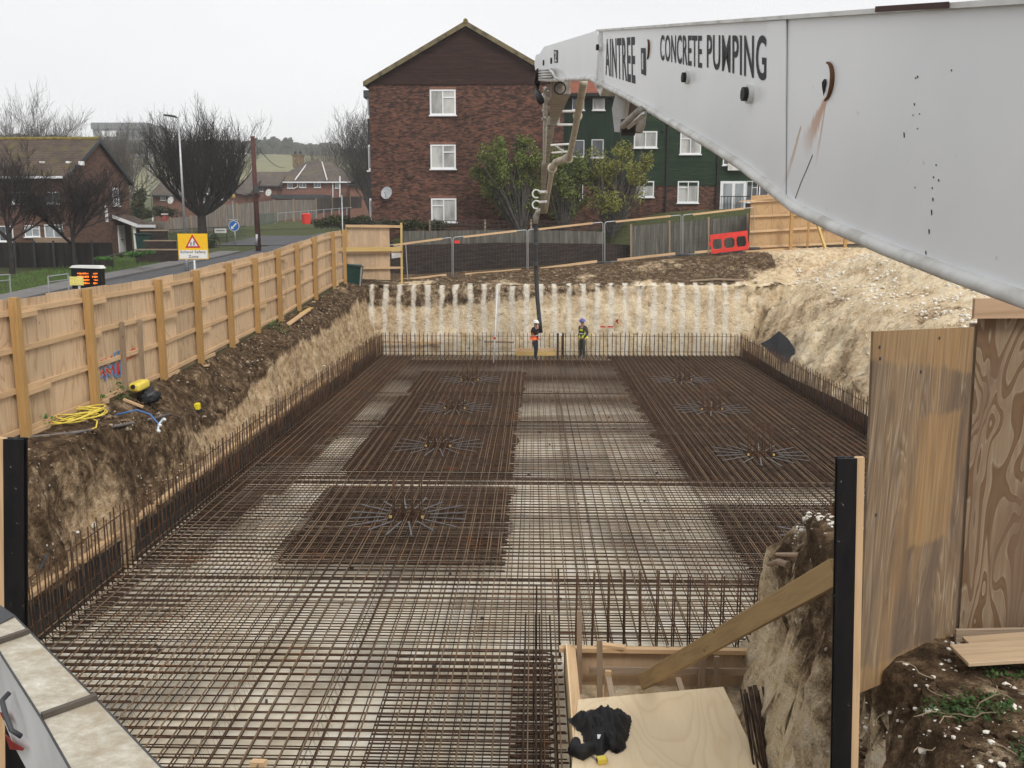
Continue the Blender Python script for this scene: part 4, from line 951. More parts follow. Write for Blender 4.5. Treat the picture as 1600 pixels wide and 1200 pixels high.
for pts in ([(1270,242),(1262,262),(1252,285),(1243,310)],):
    mb = MB(); mb.tube([onp(*p_,.001) for p_ in pts], .0022, 4); mb.build('rust_streak', M_RUST if pts[0][0] == 1270 else M_PIPE, bo)
for (px_,py_,h_) in ((1434,120,4),(1431,122,3),(1487,110,3),(1429,163,4),(1413,211,9),(1427,180,2),(1437,178,2),(1434,201,2),(1463,258,3),(1467,282,4),(1459,277,3),(1457,294,3),(1458,312,6),(1456,332,9),(1430,293,2),(1224,128,3),(1452,362,8),(1447,395,6)):
    mb = MB(); mb.prism([onp(px_-.6,py_-h_/2,.001),onp(px_+.8,py_-h_/2.5,.001),onp(px_+.9,py_+h_/3,.001),onp(px_,py_+h_/2,.001)], side*-.0015); mb.build('paint_chip', M_INK, bo)
# dark bare patch along the top flange edge
mb = MB(); q0, q1 = onplane(1380,19), onplane(1497,13); o_ = -side*.03
mb.prism([q0+o_+u3*.0, q1+o_+u3*.0, q1+o_+u3*.02, q0+o_+u3*.02], -side*.002); mb.build('bare_steel_patch', simple('bare_brown_steel', (.07,.035,.03), .7), bo)
# second section beyond the first knuckle
CA = Vector((.70,10.0,0)); CB = Vector((.07,17.0,0)); d2 = (CB-CA).normalized(); s2 = Vector((d2.y,-d2.x,0)); s2 = s2 if s2.x > 0 else -s2
def on2(px,py): return onplane(px,py,CA,CB)
pl2 = [on2(934,47),on2(922,51),on2(850,73),on2(843,84),on2(837,86),on2(835,100),on2(838,123),on2(862,124),on2(900,123),on2(922,122),on2(933,127),on2(936,133)]
mb = MB(); mb.prism(pl2, s2*.45); fix_normals(mb.build('second_section', M_BOOM, bo))
mb = MB(); e2 = [on2(840,124),on2(862,125),on2(905,123),on2(924,122.5),on2(933,127),on2(936,135)]; mb.tube([p_-s2*.01 for p_ in e2], .028, 8); mb.build('edge_tube', M_FLANGE, bo, True)
mb = MB(); q0 = on2(866,78)-s2*.006; q1 = on2(872,78)-s2*.006; q2 = on2(872,98)-s2*.006; q3 = on2(866.5,98)-s2*.006; mb.prism([q0,q1,q2,q3], s2*-.002); fix_normals(mb.build('number_plate', M_INK, bo))
vs, fs = text_verts('2', 1, .02); xs_ = [v.x for v in vs]; ys_ = [v.y for v in vs]
p00 = on2(867.3,96)-s2*.012; p10 = on2(871,96)-s2*.012; p01 = on2(867.3,80)-s2*.012; p11 = on2(871,80)-s2*.012
mb = MB(); mb.add([p00.lerp(p10,(v.x-min(xs_))/(max(xs_)-min(xs_))).lerp(p01.lerp(p11,(v.x-min(xs_))/(max(xs_)-min(xs_))),(v.y-min(ys_))/(max(ys_)-min(ys_))) for v in vs], fs); mb.build('lettering', M_FLANGE, bo)
mb = MB()
for px_,py_ in ((862,95),(850,98)):
    c = on2(px_,py_); mb.tube([c, c-s2*.02], .045, 12)
mb.build('pivot_pin', M_RUBBER, bo)
for i, yy_ in enumerate((109,113,117,121)):
    mb = MB(); mb.tube([on2(848,yy_)-s2*.06, on2(868,yy_-.5)-s2*.06], .017, 6); mb.build('hydraulic_line', M_CHROME, bo, True)
mb = MB(); mb.tube([on2(868,110)-s2*.08, on2(874,113)-s2*.1, on2(877,122)-s2*.08, on2(886,127)-s2*.04], .02, 6); mb.build('hydraulic_line', M_FLANGE, bo, True)
mb = MB(); mb.tube([on2(846,112)-s2*.05, on2(842,128)-s2*.03, on2(844,146)-s2*.05, on2(850,158)-s2*.05], .06, 8); mb.build('black_hose_loop', M_RUBBER, bo, True)
# knuckle between first and second section
mb = MB(); mb.prism([onplane(936,48),onplane(942,50),onplane(944,132),onplane(938,150),onplane(930,134)], side*W1); fix_normals(mb.build('knuckle', M_FLANGE, bo))
mb = MB()
for a_, b_, r_ in (((941,150),(940,165),.03),((946,150),(947,178),.02),((930,148),(934,160),.02)): mb.tube([onplane(*a_)+side*.2, onplane(*b_)+side*.2], r_, 6)
mb.build('knuckle_linkage', M_DGREY, bo)
# cylinder under the first section
def PY(px,py,Y): return P(px,py,Y)
mb = MB(); mb.prism([PY(962,146,9.0),PY(978,150,9.0),PY(972,190,9.0),PY(966,206,9.0),PY(960,206,9.0),PY(956,170,9.0)], (.05,.05,0)); fix_normals(mb.build('link_plate', M_FLANGE, bo))
mb = MB(); mb.prism([PY(978,150,9.1),PY(1000,163,9.1),PY(997,192,9.1),PY(992,204,9.1),PY(968,205,9.1)], (.1,.25,0)); fix_normals(mb.build('link_plate', M_BOOM2, bo))
mb = MB(); mb.tube([PY(974,196,8.7), PY(1001,172,7.6)], .032, 14); mb.build('cylinder_body', M_BOOM2, bo, True)
mb = MB(); mb.tube([PY(982,199,8.5), PY(1006,178,7.4)], .018, 12); mb.build('cylinder_rod', M_CHROME, bo, True)
mb = MB(); mb.tube([PY(970,199,8.8), PY(992,199,8.8)], .075, 12); mb.build('pivot_pin', M_DGREY, bo)
mb = MB(); mb.tube([onplane(990,160)+side*.02, onplane(1000,175)+side*.1, onplane(1014,178)+side*.1, onplane(1028,180)+side*.02], .022, 6); mb.blob(onplane(1022,180)+side*.1, .05, 1, .3, 2, 1); mb.build('fitting', M_GALV, bo, True)
# third and fourth sections reach away to the tip
def taper(nm, a_, b_, wa, wb, ha, hb, mat):
    a_ = Vector(a_); b_ = Vector(b_); M = frame(b_-a_); L = (b_-a_).length; vs = []
    for x_, w_, h_ in ((0,wa,ha),(L,wb,hb)):
        for sy_, sz_ in ((-1,-1),(1,-1),(1,1),(-1,1)): vs.append(a_ + M @ Vector((x_, sy_*w_/2, sz_*h_/2)))
    mb = MB(); mb.add(vs, [(3,2,1,0),(4,5,6,7),(0,1,5,4),(1,2,6,5),(2,3,7,6),(3,0,4,7)]); o = mb.build(nm, mat, bo); bevel(o, .02); return o
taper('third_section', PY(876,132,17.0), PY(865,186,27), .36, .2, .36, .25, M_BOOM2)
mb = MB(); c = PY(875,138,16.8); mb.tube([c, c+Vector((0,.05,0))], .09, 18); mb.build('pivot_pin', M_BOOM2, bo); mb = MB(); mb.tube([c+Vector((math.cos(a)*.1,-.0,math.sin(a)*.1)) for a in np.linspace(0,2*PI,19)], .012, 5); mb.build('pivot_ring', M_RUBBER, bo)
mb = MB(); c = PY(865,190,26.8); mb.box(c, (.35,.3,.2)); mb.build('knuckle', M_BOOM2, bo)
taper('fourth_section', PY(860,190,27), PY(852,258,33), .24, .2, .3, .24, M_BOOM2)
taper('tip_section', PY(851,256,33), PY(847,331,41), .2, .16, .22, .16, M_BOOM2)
mb = MB(); mb.tube([PY(852,150,18),PY(852,190,25),PY(850.5,255,32)], [.05,.06,.05], 7); mb.build('supply_line', M_FLANGE, bo, True)
mb = MB()
for i in range(14): mb.blob(PY(852+2.5*math.sin(i*2.1),140+i*4.2,17.5+i*.5), .055, 1, .5, 2, i)
mb.build('cable_clips', M_CHROME, bo)
mb = MB()
pp = [PY(912,128,17.0),PY(905,168,20),PY(898,205,24),PY(891,238,27),PY(889,247,27.5),PY(880,249,27.8),PY(868,254,28),PY(863,262,28.2),PY(861,276,29.5),PY(856,305,36),PY(853,331,41)]
rr = [.075,.075,.08,.085,.1,.1,.11,.1,.08,.085,.08]
mb.tube(pp, rr, 10); mb.build('delivery_pipe', M_PIPE, bo, True)
mb = MB()
for p_, r_, q_ in ((4,.14,5),(7,.15,8)):
    d_ = (pp[q_]-pp[p_]).normalized(); mb.tube([pp[p_], pp[p_]+d_*.15], r_, 10)
c = pp[1].lerp(pp[2],.3); mb.tube([c, c+(pp[2]-pp[1]).normalized()*.15], .11, 10)
mb.build('pipe_coupling', M_PIPE, bo)
for a_, b_ in (((878,174),(905,174)),((871,195),(900,195)),((860,227),(893,225)),((862,239),(889,237)),((868,228),(881,237)),((843,300),(856,300)),((842,316),(855,315))):
    Y_ = 17+ (a_[1]-130)*.095; mb = MB(); mb.tube([PY(*a_,Y_), PY(*b_,Y_)], .03 if a_[0] > 850 else .05, 6); mb.build('pipe_bracket', M_FLANGE, bo)
for py_ in (303,320):
    c = PY(838,py_,40); mb = MB(); mb.tube([c + Vector((math.cos(a)*.17,0,math.sin(a)*.17)) for a in np.linspace(.5,5.2,9)], .035, 6); mb.build('hose_hook', M_FLANGE, bo, True)
mb = MB(); mb.tube([PY(853,331,41),PY(849,328,41.2),PY(841,331,41.4),PY(837.5,338,41.5),PY(837,349,41.6)], [.1,.12,.13,.13,.12], 9); mb.build('end_bend', M_BOOM2, bo, True)
mb = MB(); mb.tube([PY(837,347,41.7),PY(837,380,41.8),PY(838,430,42.0),PY(840,470,42.0),PY(843,500,42.0),PY(845,520,42.0)], .095, 9); mb.build('rubber_hose', simple('grey_black_rubber', (.05,.05,.052), .7, .5, 3), bo, True)
for py_ in (347,378,410): mb = MB(); mb.tube([PY(837,py_,41.8),PY(837,py_+5,41.8)], .115, 9); mb.build('hose_band', M_DGREY, bo)
# ------------------------------------------------------------------ outrigger / folded arm at lower left
def armm():
    m, t, b = mat_base('scuffed_cream_plate', .5, .35); k = NT(t); p = k.pos((1,1,1)); f = k.noise(p, 7, 6, .75); f2 = k.noise(k.pos((2,3,1)), 6, 7, .75)
    c = k.ramp(f2, [(.3, (.3,.26,.19)), (.48, (.43,.39,.31)), (.62, (.55,.52,.44)), (.76, (.72,.7,.64))]); c = k.mix(k.ramp(f, [(.4, .6), (.54, 0.0)]), c, (.33,.26,.17))
    k.l(c, b.inputs['Base Color']); k.bump(f2, b, .1, .005); return m
ZA = 4.4; M_ARMD = simple('grimy_brown_steel', (.09,.075,.06), .6, .4, 9)
ar_ = root('outrigger_arm', G(80,1080,ZA), 'scuffed cream steel arm with a white side crossing the lower left corner', 'outrigger')
LE = [(-40,930),(0,1020),(66,1124),(109,1200),(150,1275)]; RE = [(-10,940),(22,962),(152,1094),(253,1200),(325,1275)]
tl_ = [G(*q_,ZA) for q_ in LE]; tr_2 = [G(*q_,ZA) for q_ in RE]
mb = MB(); mb.prism(tl_ + tr_2[::-1], (0,0,-.012)); fix_normals(mb.build('top_plate', armm(), ar_))
mb = MB()
for a_, b_ in zip(tl_[:-1], tl_[1:]): 
    n_ = Vector((b_.y-a_.y, -(b_.x-a_.x), 0)).normalized(); n_ = n_ if n_.x > 0 else -n_
    mb.prism([a_+n_*.012+u3*-.012, b_+n_*.012+u3*-.012, b_+n_*.012+u3*-.36, a_+n_*.012+u3*-.36], n_*.01)
for a_, b_ in zip(tr_2[:-1], tr_2[1:]):
    n_ = Vector((b_.y-a_.y, -(b_.x-a_.x), 0)).normalized(); n_ = n_ if n_.x > 0 else -n_
    mb.prism([a_-n_*.02+u3*-.012, b_-n_*.02+u3*-.012, b_-n_*.02+u3*-.36, a_-n_*.02+u3*-.36], n_*.01)
fix_normals(mb.build('side_plate', simple('white_arm_paint', (.78,.8,.8), .4, .15, 4, .4), ar_))
mb = MB(); mb.tube(tl_, .0035, 6); mb.tube(tr_2, .0035, 6); mb.build('edge_weld', M_DGREY, ar_)
for (a_, b_) in (((66,1124),(151,1093)),((-10,1009),(45,990))):
    q0 = G(*a_,ZA)+u3*.012; q1 = G(*b_,ZA)+u3*.012; mb = MB(); mb.beam(q0, q1, .02, .016); mb.build('cross_bar', M_ARMD, ar_)
mb = MB(); q0 = G(-5,972,ZA+.004); mb.prism([G(-20,935,ZA+.003),G(-4,943,ZA+.003),G(22,964,ZA+.003),G(0,975,ZA+.003),G(-20,978,ZA+.003)], (0,0,.003)); fix_normals(mb.build('dirty_end_plate', M_DGREY, ar_))
# handle loop and warning chevrons on the side
def onside(px, py, off=.0):
    A_ = tl_[1]; B_ = tl_[3]; d = ray(px,py); n_ = Vector(((B_-A_).y, -(B_-A_).x, 0)); t_ = n_.dot(A_-CAM)/n_.dot(d); n_.normalize(); n_ = n_ if n_.x < 0 else -n_; return CAM + d*t_ + n_*off
mb = MB(); mb.tube([onside(16,1082,.003),onside(18,1090,.03),onside(26,1110,.035),onside(33,1136,.03),onside(34,1150,.003)], .009, 7); mb.build('grab_handle', M_DGREY, ar_, True)
M_DRED = simple('dark_red_marking', (.3,.03,.03), .4, .2)
for q_ in ([(2,1112),(12,1114),(21,1131),(8,1124)],[(10,1145),(22,1158),(40,1168),(38,1172),(18,1170)]):
    mb = MB(); mb.prism([onside(*p_,.004) for p_ in q_], Vector((-.002,-.001,0))); fix_normals(mb.build('red_chevron', M_DRED, ar_))
# ------------------------------------------------------------------ buildings
def window(parent, c, w_, h_, axis='-y', lay='cas', mull=.07, pane=None, sill=True):
    """c: centre on the wall; axis: facing. frame (part) > pane (sub-part)"""
    c = Vector(c); nrm = {'-y': Vector((0,-1,0)), '+x': Vector((1,0,0)), '-x': Vector((-1,0,0))}[axis]
    ux = Vector((1,0,0)) if axis == '-y' else Vector((0,1,0)); uz = Vector((0,0,1))
    mb = MB(); f = mull*1.3
    def bx(u0,u1,v0,v1,d0,d1,m=mb):
        q = [c+ux*u0+uz*v0, c+ux*u1+uz*v0, c+ux*u1+uz*v1, c+ux*u0+uz*v1]; m.prism([p_+nrm*d1 for p_ in q], -nrm*(d1-d0))
    W, H_ = w_/2, h_/2
    bx(-W,W,H_-f,H_,0,.06); bx(-W,W,-H_,-H_+f,0,.06); bx(-W,-W+f,-H_+f,H_-f,0,.058); bx(W-f,W,-H_+f,H_-f,0,.058)
    if lay in ('cas','tri'): bx(-mull/2,mull/2,-H_+f,H_-f,0,.062)
    if lay == 'cas': bx(mull/2,W-f,H_*.38-mull/2,H_*.38+mull/2,0,.064)
    if lay == 'casl': bx(-mull/2,mull/2,-H_+f,H_-f,0,.062); bx(-W+f,-mull/2,H_*.38-mull/2,H_*.38+mull/2,0,.064)
    if sill: bx(-W-.06,W+.06,-H_-.07,-H_,0,.13)
    o = mb.build('window', M_WHITE, parent); fix_normals(o)
    mb = MB(); bx(-W+f*.8,W-f*.8,-H_+f*.8,H_-f*.8,.004,.02,mb); p_ = mb.build('pane', pane or M_GLASS, o); fix_normals(p_); return o
def win_px(parent, x0, x1, y0, y1, Y, lay='cas', pane=None, axis='-y', sill=True):
    a_ = P(x0,y1,Y); b_ = P(x1,y0,Y); return window(parent, ((a_.x+b_.x)/2, Y, (a_.z+b_.z)/2), b_.x-a_.x, b_.z-a_.z, axis, lay, (b_.x-a_.x)*.045, pane, sill)
def boxpart(name, x0,x1,y0,y1,z0,z1, mat, parent):
    mb = MB(); mb.box(((x0+x1)/2,(y0+y1)/2,(z0+z1)/2),(x1-x0,y1-y0,z1-z0)); return mb.build(name, mat, parent)
# brick gable block of flats
YG = 54.0
gL = P(580,300,YG).x; gR = P(880,300,YG).x; zE = P(600,131,YG).z; zA_ = P(728,40,YG).z; zB = 5.2
fl = root('brick_flats', ((gL+gR)/2, YG, zB), 'brown brick flats with dark boarded gable, three white windows and satellite dish', 'flats')
DEP = 9.0
boxpart('brick_wall', gL, gR, YG, YG+DEP, zB-1, zE, M_BRICK, fl)
xm = P(728,40,YG).x
mb = MB(); mb.prism([(gL-.02,YG-.06,zE-.05),(gR+.02,YG-.06,zE-.05),(xm,YG-.06,zA_-.12)], (0,.3,0)); fix_normals(mb.build('gable_boards', M_CLAD_B, fl))
for s, xe in ((-1,gL-.25),(1,gR+.25)):
    mb = MB(); zl = zE-.12; mb.prism([(xe,YG-.3,zl),(xm,YG-.3,zA_),(xm,YG-.3,zA_+.16),(xe,YG-.3,zl+.16)], (0,DEP+.6,0)); fix_normals(mb.build('roof_slope', M_TILE_R if s < 0 else M_TILE, fl))
    mb = MB(); mb.prism([(xe,YG-.36,zl-.08),(xm,YG-.36,zA_-.08),(xm,YG-.36,zA_+.2),(xe,YG-.36,zl+.2)], (0,.055,0)); fix_normals(mb.build('verge', simple('verge_mossy%d'%s, (.16,.13,.07), .9, .5, 3, c2=(.06,.05,.04)), fl))
mb = MB(); mb.tube([(xm,YG-.4,zA_+.18),(xm,YG+DEP,zA_+.18)], .13, 8); mb.build('ridge', M_MOSS, fl)
boxpart('corner_soffit', gL-.3, gL+.02, YG-.05, YG+DEP, zE-.75, zE-.35, M_DGREY, fl)
# slate-hung side bay with tall white windows
bx0 = P(575,200,YG+.2).x; bx1 = gL-.002
for (ya,yb,mt,nm) in ((143,183,None,'w'),(183,226,M_SLATE,'slate'),(226,266,None,'w'),(266,310,M_SLATE,'slate'),(310,345,None,'w')):
    z1 = P(578,ya,YG).z; z0 = P(578,yb,YG).z
    if mt: boxpart('slate_hanging', bx0, bx1, YG+.1, YG+3, z0, z1, M_SLATE, fl)
    else:
        o = boxpart('bay_window', bx0, bx1, YG+.1, YG+3, z0, z1, M_WHITE, fl)
        p_ = boxpart('pane', bx0+.12, bx1-.1, YG+.085, YG+.12, z0+.12, z1-.12, M_GLASS, o)
        boxpart('sill', bx0-.1, bx1, YG+.02, YG+.1, z0-.08, z0, M_FLANGE, o)
win_px(fl, 672,712,140,180,YG,'cas',M_CURTAIN); win_px(fl, 673,712,226,264,YG,'cas',M_CURTAIN); win_px(fl, 674,713,310,347,YG,'casl',M_CURTAIN)
# window heads: soldier course
for y_ in (139.5,225.5,309.5):
    a_ = P(671,y_,YG); b_ = P(713,y_-4,YG); boxpart('window_head', a_.x, b_.x, YG-.015, YG+.01, a_.z+.01, b_.z, M_BRICK3, fl)
def dish(parent, c, r, col=M_FLANGE, face=Vector((-.3,-1,.3))):
    M = frame(face.normalized()); mb = MB(); vs = []; fs = []; n = 18
    for i in range(5):
        q = i/4
        for j in range(n):
            a = 2*PI*j/n; vs.append(Vector(c) + M @ Vector((.16*r*q*q, r*q*math.cos(a), r*q*math.sin(a)*1.08)))
    for i in range(4):
        for j in range(n): fs.append((i*n+j, i*n+(j+1)%n, (i+1)*n+(j+1)%n, (i+1)*n+j))
    mb.add(vs, fs); o = mb.build('satellite_dish', col, parent, True)
    mb = MB(); mb.tube([Vector(c)+M@Vector((0,0,-r)), Vector(c)+M@Vector((r*.9,0,-r*.1))], r*.04, 5); mb.tube([Vector(c), Vector(c)+Vector((0,.45*r+.2,-r*.4))], r*.06, 5); mb.build('dish_arm', M_DGREY, o); return o
c = P(606,302,YG); dish(fl, (c.x,YG-.35,c.z), .34, M_GALV)
c = P(642,273,YG); mb = MB(); mb.tube([(c.x,YG-.0,c.z),(c.x,YG-.2,c.z)], .16, 14); mb.build('vent_cowl', simple('brown_cowl', (.1,.055,.04), .7), fl)
# green-clad flats stepping away to the right
YC1, YC2 = 59.5, 60.8
xa, xb, xc = P(868,200,YC1).x, P(985,200,YC1).x, P(1262,200,YC2).x
zt1 = P(930,146,YC1).z; zb1 = P(930,290,YC1).z
cf = root('green_clad_flats', ((xa+xc)/2, YC2, 6.4), 'long block of flats clad in dark green boards over brick, red tiled roof', 'flats')
boxpart('cladding_tower', xa, xb, YC1, YC1+8, zb1, zt1, M_CLAD_GV, cf)
boxpart('brick_base', xa, xb, YC1+.02, YC1+8, 4.5, zb1-.003, M_BRICK, cf)
zc = P(1080,290,YC2).z; zt2 = P(1080,150,YC2).z
boxpart('cladding', xb+.003, xc, YC2, YC2+8, zc, zt2, M_CLAD_G, cf)
boxpart('brick_base', xb+.003, xc, YC2+.05, YC2+8, 4.5, zc-.003, M_BRICK, cf)
mb = MB(); mb.prism([(xa-.3,YC1-.5,zt1-.02),(xa-.3,YC1+4,zt1+2.3),(xa-.3,YC1+4.2,zt1+2.3),(xa-.3,YC1+8.6,zt1-.1),(xa-.3,YC1+8.6,zt1-.25),(xa-.3,YC1-.5,zt1-.2)], (xb-xa+.5,0,0)); fix_normals(mb.build('roof', M_TILE_R, cf))
mb = MB(); mb.prism([(xb+.25,YC2-.5,zt2-.02),(xb+.25,YC2+4,zt2+2.1),(xb+.25,YC2+8.6,zt2-.1),(xb+.25,YC2+8.6,zt2-.25),(xb+.25,YC2-.5,zt2-.2)], (xc-xb,0,0)); fix_normals(mb.build('roof', M_TILE_R, cf))
boxpart('gutter', xa-.3, xb+.2, YC1-.62, YC1-.5, zt1-.22, zt1-.05, M_RUBBER, cf); boxpart('fascia', xa, xb, YC1-.45, YC1-.003, zt1-.3, zt1-.2, M_RUBBER, cf)
for (x0_,x1_,y0_,y1_,ly,pn) in ((894,913,147,172,'one',M_GLASSD),(926,945,147,172,'one',M_CURTAIN),(894,913,219,245,'one',M_GLASSD),(924,943,218,246,'one',M_GLASSD),(894,911,287,313,'one',M_GLASSD)):
    win_px(cf, x0_,x1_,y0_,y1_,YC1,ly,pn)
for (x0_,x1_,y0_,y1_,ly,pn) in ((990,1027,205,231,'tri',M_CURTAIN),(1062,1096,206,241,'casl',M_CURTAIN),(1129,1160,230,258,'casl',M_GLASSD),(990,1022,283,308,'tri',M_CURTAIN),(1058,1092,283,317,'casl',M_CURTAIN),(1165,1184,283,316,'cas',M_GLASSD),(1185,1215,283,316,'cas',M_GLASSD),(1010,1040,130,156,'tri',M_GLASSD),(1070,1100,130,156,'tri',M_GLASSD)):
    win_px(cf, x0_,x1_,y0_,y1_,YC2+(.05 if y0_ > 270 else 0),ly,pn)
# glazed door with railing
a_ = P(1124,331,YC2); b_ = P(1166,283,YC2)
dr = boxpart('balcony_door', a_.x, b_.x, YC2-.04, YC2+.02, a_.z, b_.z, M_WHITE, cf)
for u0,u1 in ((.12,.46),(.58,.9)):
    boxpart('pane', a_.x+(b_.x-a_.x)*u0, a_.x+(b_.x-a_.x)*u1, YC2-.06, YC2-.03, a_.z+.15, b_.z-.15, M_GLASS, dr)
rl = MB(); 
for q in range(9): rl.beam((a_.x+q*.2,YC2-.5,a_.z), (a_.x+q*.2,YC2-.5,a_.z+.95), .025,.025)
rl.beam((a_.x-.05,YC2-.5,a_.z+.96),(a_.x+2.2,YC2-.5,a_.z+.96),.05,.05); rl.build('railing', M_RUBBER, cf)
q0 = P(1136,258,YC2); boxpart('window_guard', q0.x, q0.x+1.1, YC2-.3, YC2-.27, q0.z-.35, q0.z+.25, M_FLANGE, cf)
for px_ in (1043,1123): c = P(px_,200,YC2); mb = MB(); mb.tube([(c.x,YC2-.1,4.8),(c.x,YC2-.1,zt2)], .06, 6); mb.build('downpipe', M_RUBBER, cf)
for (x0_,x1_,y0_,y1_) in ((978,996,228,234),(1008,1018,244,252)): # patched brown boards
    a_ = P(x0_,y1_,YC2); b_ = P(x1_,y0_,YC2); boxpart('bare_board_patch', a_.x,b_.x,YC2-.02,YC2+.01,a_.z,b_.z, simple('bare_patch%d'%x0_, (.09,.04,.025)), cf)
c = P(1036,204,YC2); mb = MB(); mb.tube([(c.x,YC2,c.z),(c.x,YC2-.15,c.z)], .1, 10); mb.build('vent', M_RUBBER, cf)
# ---- house with gable at the left
x1_ = -29.5; y0_, y1_ = 58.6, 67.6; ze, zr, zb_ = 9.2, 11.75, 3.6
hs = root('brick_house', (x1_-10, 63, zb_), 'large brown brick house with mossy ridge and white lean-to porch at the left', 'house')
boxpart('brick_wall', -62, x1_, y0_, y1_, zb_, ze, M_BRICK2, hs)
mb = MB(); ym = (y0_+y1_)/2; mb.prism([(x1_-.3,y0_,ze-.002),(x1_-.3,y1_,ze-.002),(x1_-.3,ym,zr-.1)], (.3,0,0)); fix_normals(mb.build('gable', M_BRICK2, hs))
for ya,yb in ((y0_-.4,ym),(y1_+.4,ym)):
    mb = MB(); mb.prism([(-62.3,ya,ze-.15),(-62.3,yb,zr),(-62.3,yb,zr+.15),(-62.3,ya,ze)], (62.3+x1_+.2,0,0)); fix_normals(mb.build('roof_slope', M_TILE, hs))
    mb = MB(); mb.prism([(x1_+.205,ya,ze-.25),(x1_+.205,yb,zr-.1),(x1_+.205,yb,zr+.16),(x1_+.205,ya,ze)], (.05,0,0)); fix_normals(mb.build('bargeboard', M_DGREY, hs))
mb = MB(); mb.tube([(-62.3,ym,zr+.16),(x1_+.2,ym,zr+.16)], .14, 8); mb.build('ridge', M_MOSS, hs)
mb = MB(); mb.box((-46,y0_-.5,ze-.1),(33,.12,.14)); mb.build('gutter', M_WHITE, hs)
# gable windows & porch (gable faces +x)
def yof(px, x): return x*FPX/(px-834) 
def win_gx(x0_, x1p, ya, yb, ly): 
    Y0, Y1 = yof(x0_, x1_), yof(x1p, x1_); z1 = P(x0_, ya, Y0).z; z0 = P(x0_, yb, Y0).z
    window(hs, (x1_, (Y0+Y1)/2, (z0+z1)/2), abs(Y1-Y0), z1-z0, '+x', ly, .09, M_GLASS)
win_gx(182,191,293,321,'cas')
for px_ in (169.5,):
    Y0 = yof(px_,x1_); mb = MB(); mb.box((x1_+.05,Y0,P(px_,334,Y0).z),(.1,.25,1.1)); mb.build('number_strip', M_WHITE, hs)
Y0, Y1 = yof(186,x1_), yof(196,x1_); za, zb2 = P(186,399,Y0).z, P(186,352,Y0).z
o = boxpart('door', x1_, x1_+.08, Y0, Y1, za, zb2, simple('white_door', (.7,.7,.69), .5, .15, 3), hs); boxpart('handle', x1_+.08, x1_+.14, Y0+.3, Y0+.5, (za+zb2)/2, (za+zb2)/2+.1, M_DGREY, o)
pz0 = P(183,336,Y0).z; pz1 = P(205,351,Y0+.5).z
pr_ = MB(); pr_.prism([(x1_,Y0-.6,pz0),(x1_+1.6,Y0-.6,pz1),(x1_+1.6,Y0-.6,pz1-.18),(x1_,Y0-.6,pz0-.25)], (0,3.2,0)); o = pr_.build('porch_roof', M_TILE, hs); fix_normals(o)
mb = MB(); mb.beam((x1_,Y0-.65,pz0-.1),(x1_+1.7,Y0-.65,pz1-.08),.06,.22); mb.beam((x1_+1.66,Y0-.7,pz1-.1),(x1_+1.66,Y0+2.6,pz1-.1),.06,.2); mb.build('porch_fascia', M_WHITE, o)
plank('porch_post', (x1_+1.4,Y0-.4,3.5), (x1_+1.4,Y0-.4,pz1-.1), .14, .14, M_WHITE, hs, up=(1,0,0))
boxpart('porch_side_wall', x1_+1.0, x1_+1.6, Y0+.5, Y0+2.5, 3.5, pz1-.1, M_BRICK2, hs)
for (a0,a1,b0,b1,ly) in ((71,98,351,372,'cas'),(40,62,352,370,'cas'),(0,20,353,377,'tri'),(74,92,300,318,'tri'),(20,44,300,318,'tri'),(-30,-8,300,318,'tri')):
    win_px(hs, a0,a1,b0,b1,y0_,ly,M_GLASSD if ly == 'tri' else M_GLASS)
for px_ in (48,90,110): boxpart('roof_vent', P(px_,280,y0_).x, P(px_,280,y0_).x+.3, y0_+1.2, y0_+1.4, ze+.75, ze+1.0, M_WHITE, hs)
# garden boundary in front of it
g_ = root('garden_fence', (-30,52,3.6), 'dark brown panel fence along the front garden of the left house', 'fence')
for i in range(9):
    px0 = -90 + i*30; a_ = P(px0,442,52.5); b_ = P(px0+29,440,52.5); panel('fence_panel', (a_.x,52.5,3.3), (b_.x,52.5,3.3), P(0,379,52.5).z-3.3, .05, M_FENCE_D, g_)
    plank('fence_post', (a_.x-.03,52.42,3.2), (a_.x-.03,52.42,P(0,376,52.5).z), .1,.1, M_DGREY, g_, up=(0,1,0))
g2 = root('garden_trellis', (-29,54,5), 'thin brown trellis fence panel standing above the garden fence', 'fence')
for x0_,x1p,y_ in ((53,117,372),): 
    a_ = P(x0_,385,53.5); b_ = P(x1p,385,53.5); zt = P(x0_,371,53.5).z; panel('trellis_panel', a_, b_, zt-a_.z, .03, M_OLDWOOD, g2)
# low terraces and steps right of the porch
for i,(a0,a1,ya,yb,Y_,lb) in enumerate(((222,262,361,378,62,'upper low garden wall right of the porch'),(228,275,377,390,59,'middle low garden wall right of the porch'),(214,277,391,404,56,'lowest garden wall beside the grass verge'))):
    a_ = P(a0,yb,Y_); b_ = P(a1,yb,Y_); r_ = root('garden_wall', a_, lb, 'wall'); mb = MB(); mb.box(((a_.x+b_.x)/2,Y_,(a_.z+P(a0,ya,Y_).z)/2-.3),(b_.x-a_.x,.25,P(a0,ya,Y_).z-a_.z+.6)); mb.build('brickwork', M_BRICKW, r_)
    mb = MB(); mb.box(((a_.x+b_.x)/2,Y_,P(a0,ya,Y_).z+.04),(b_.x-a_.x+.1,.32,.08)); mb.build('coping', M_OLDWOOD, r_)
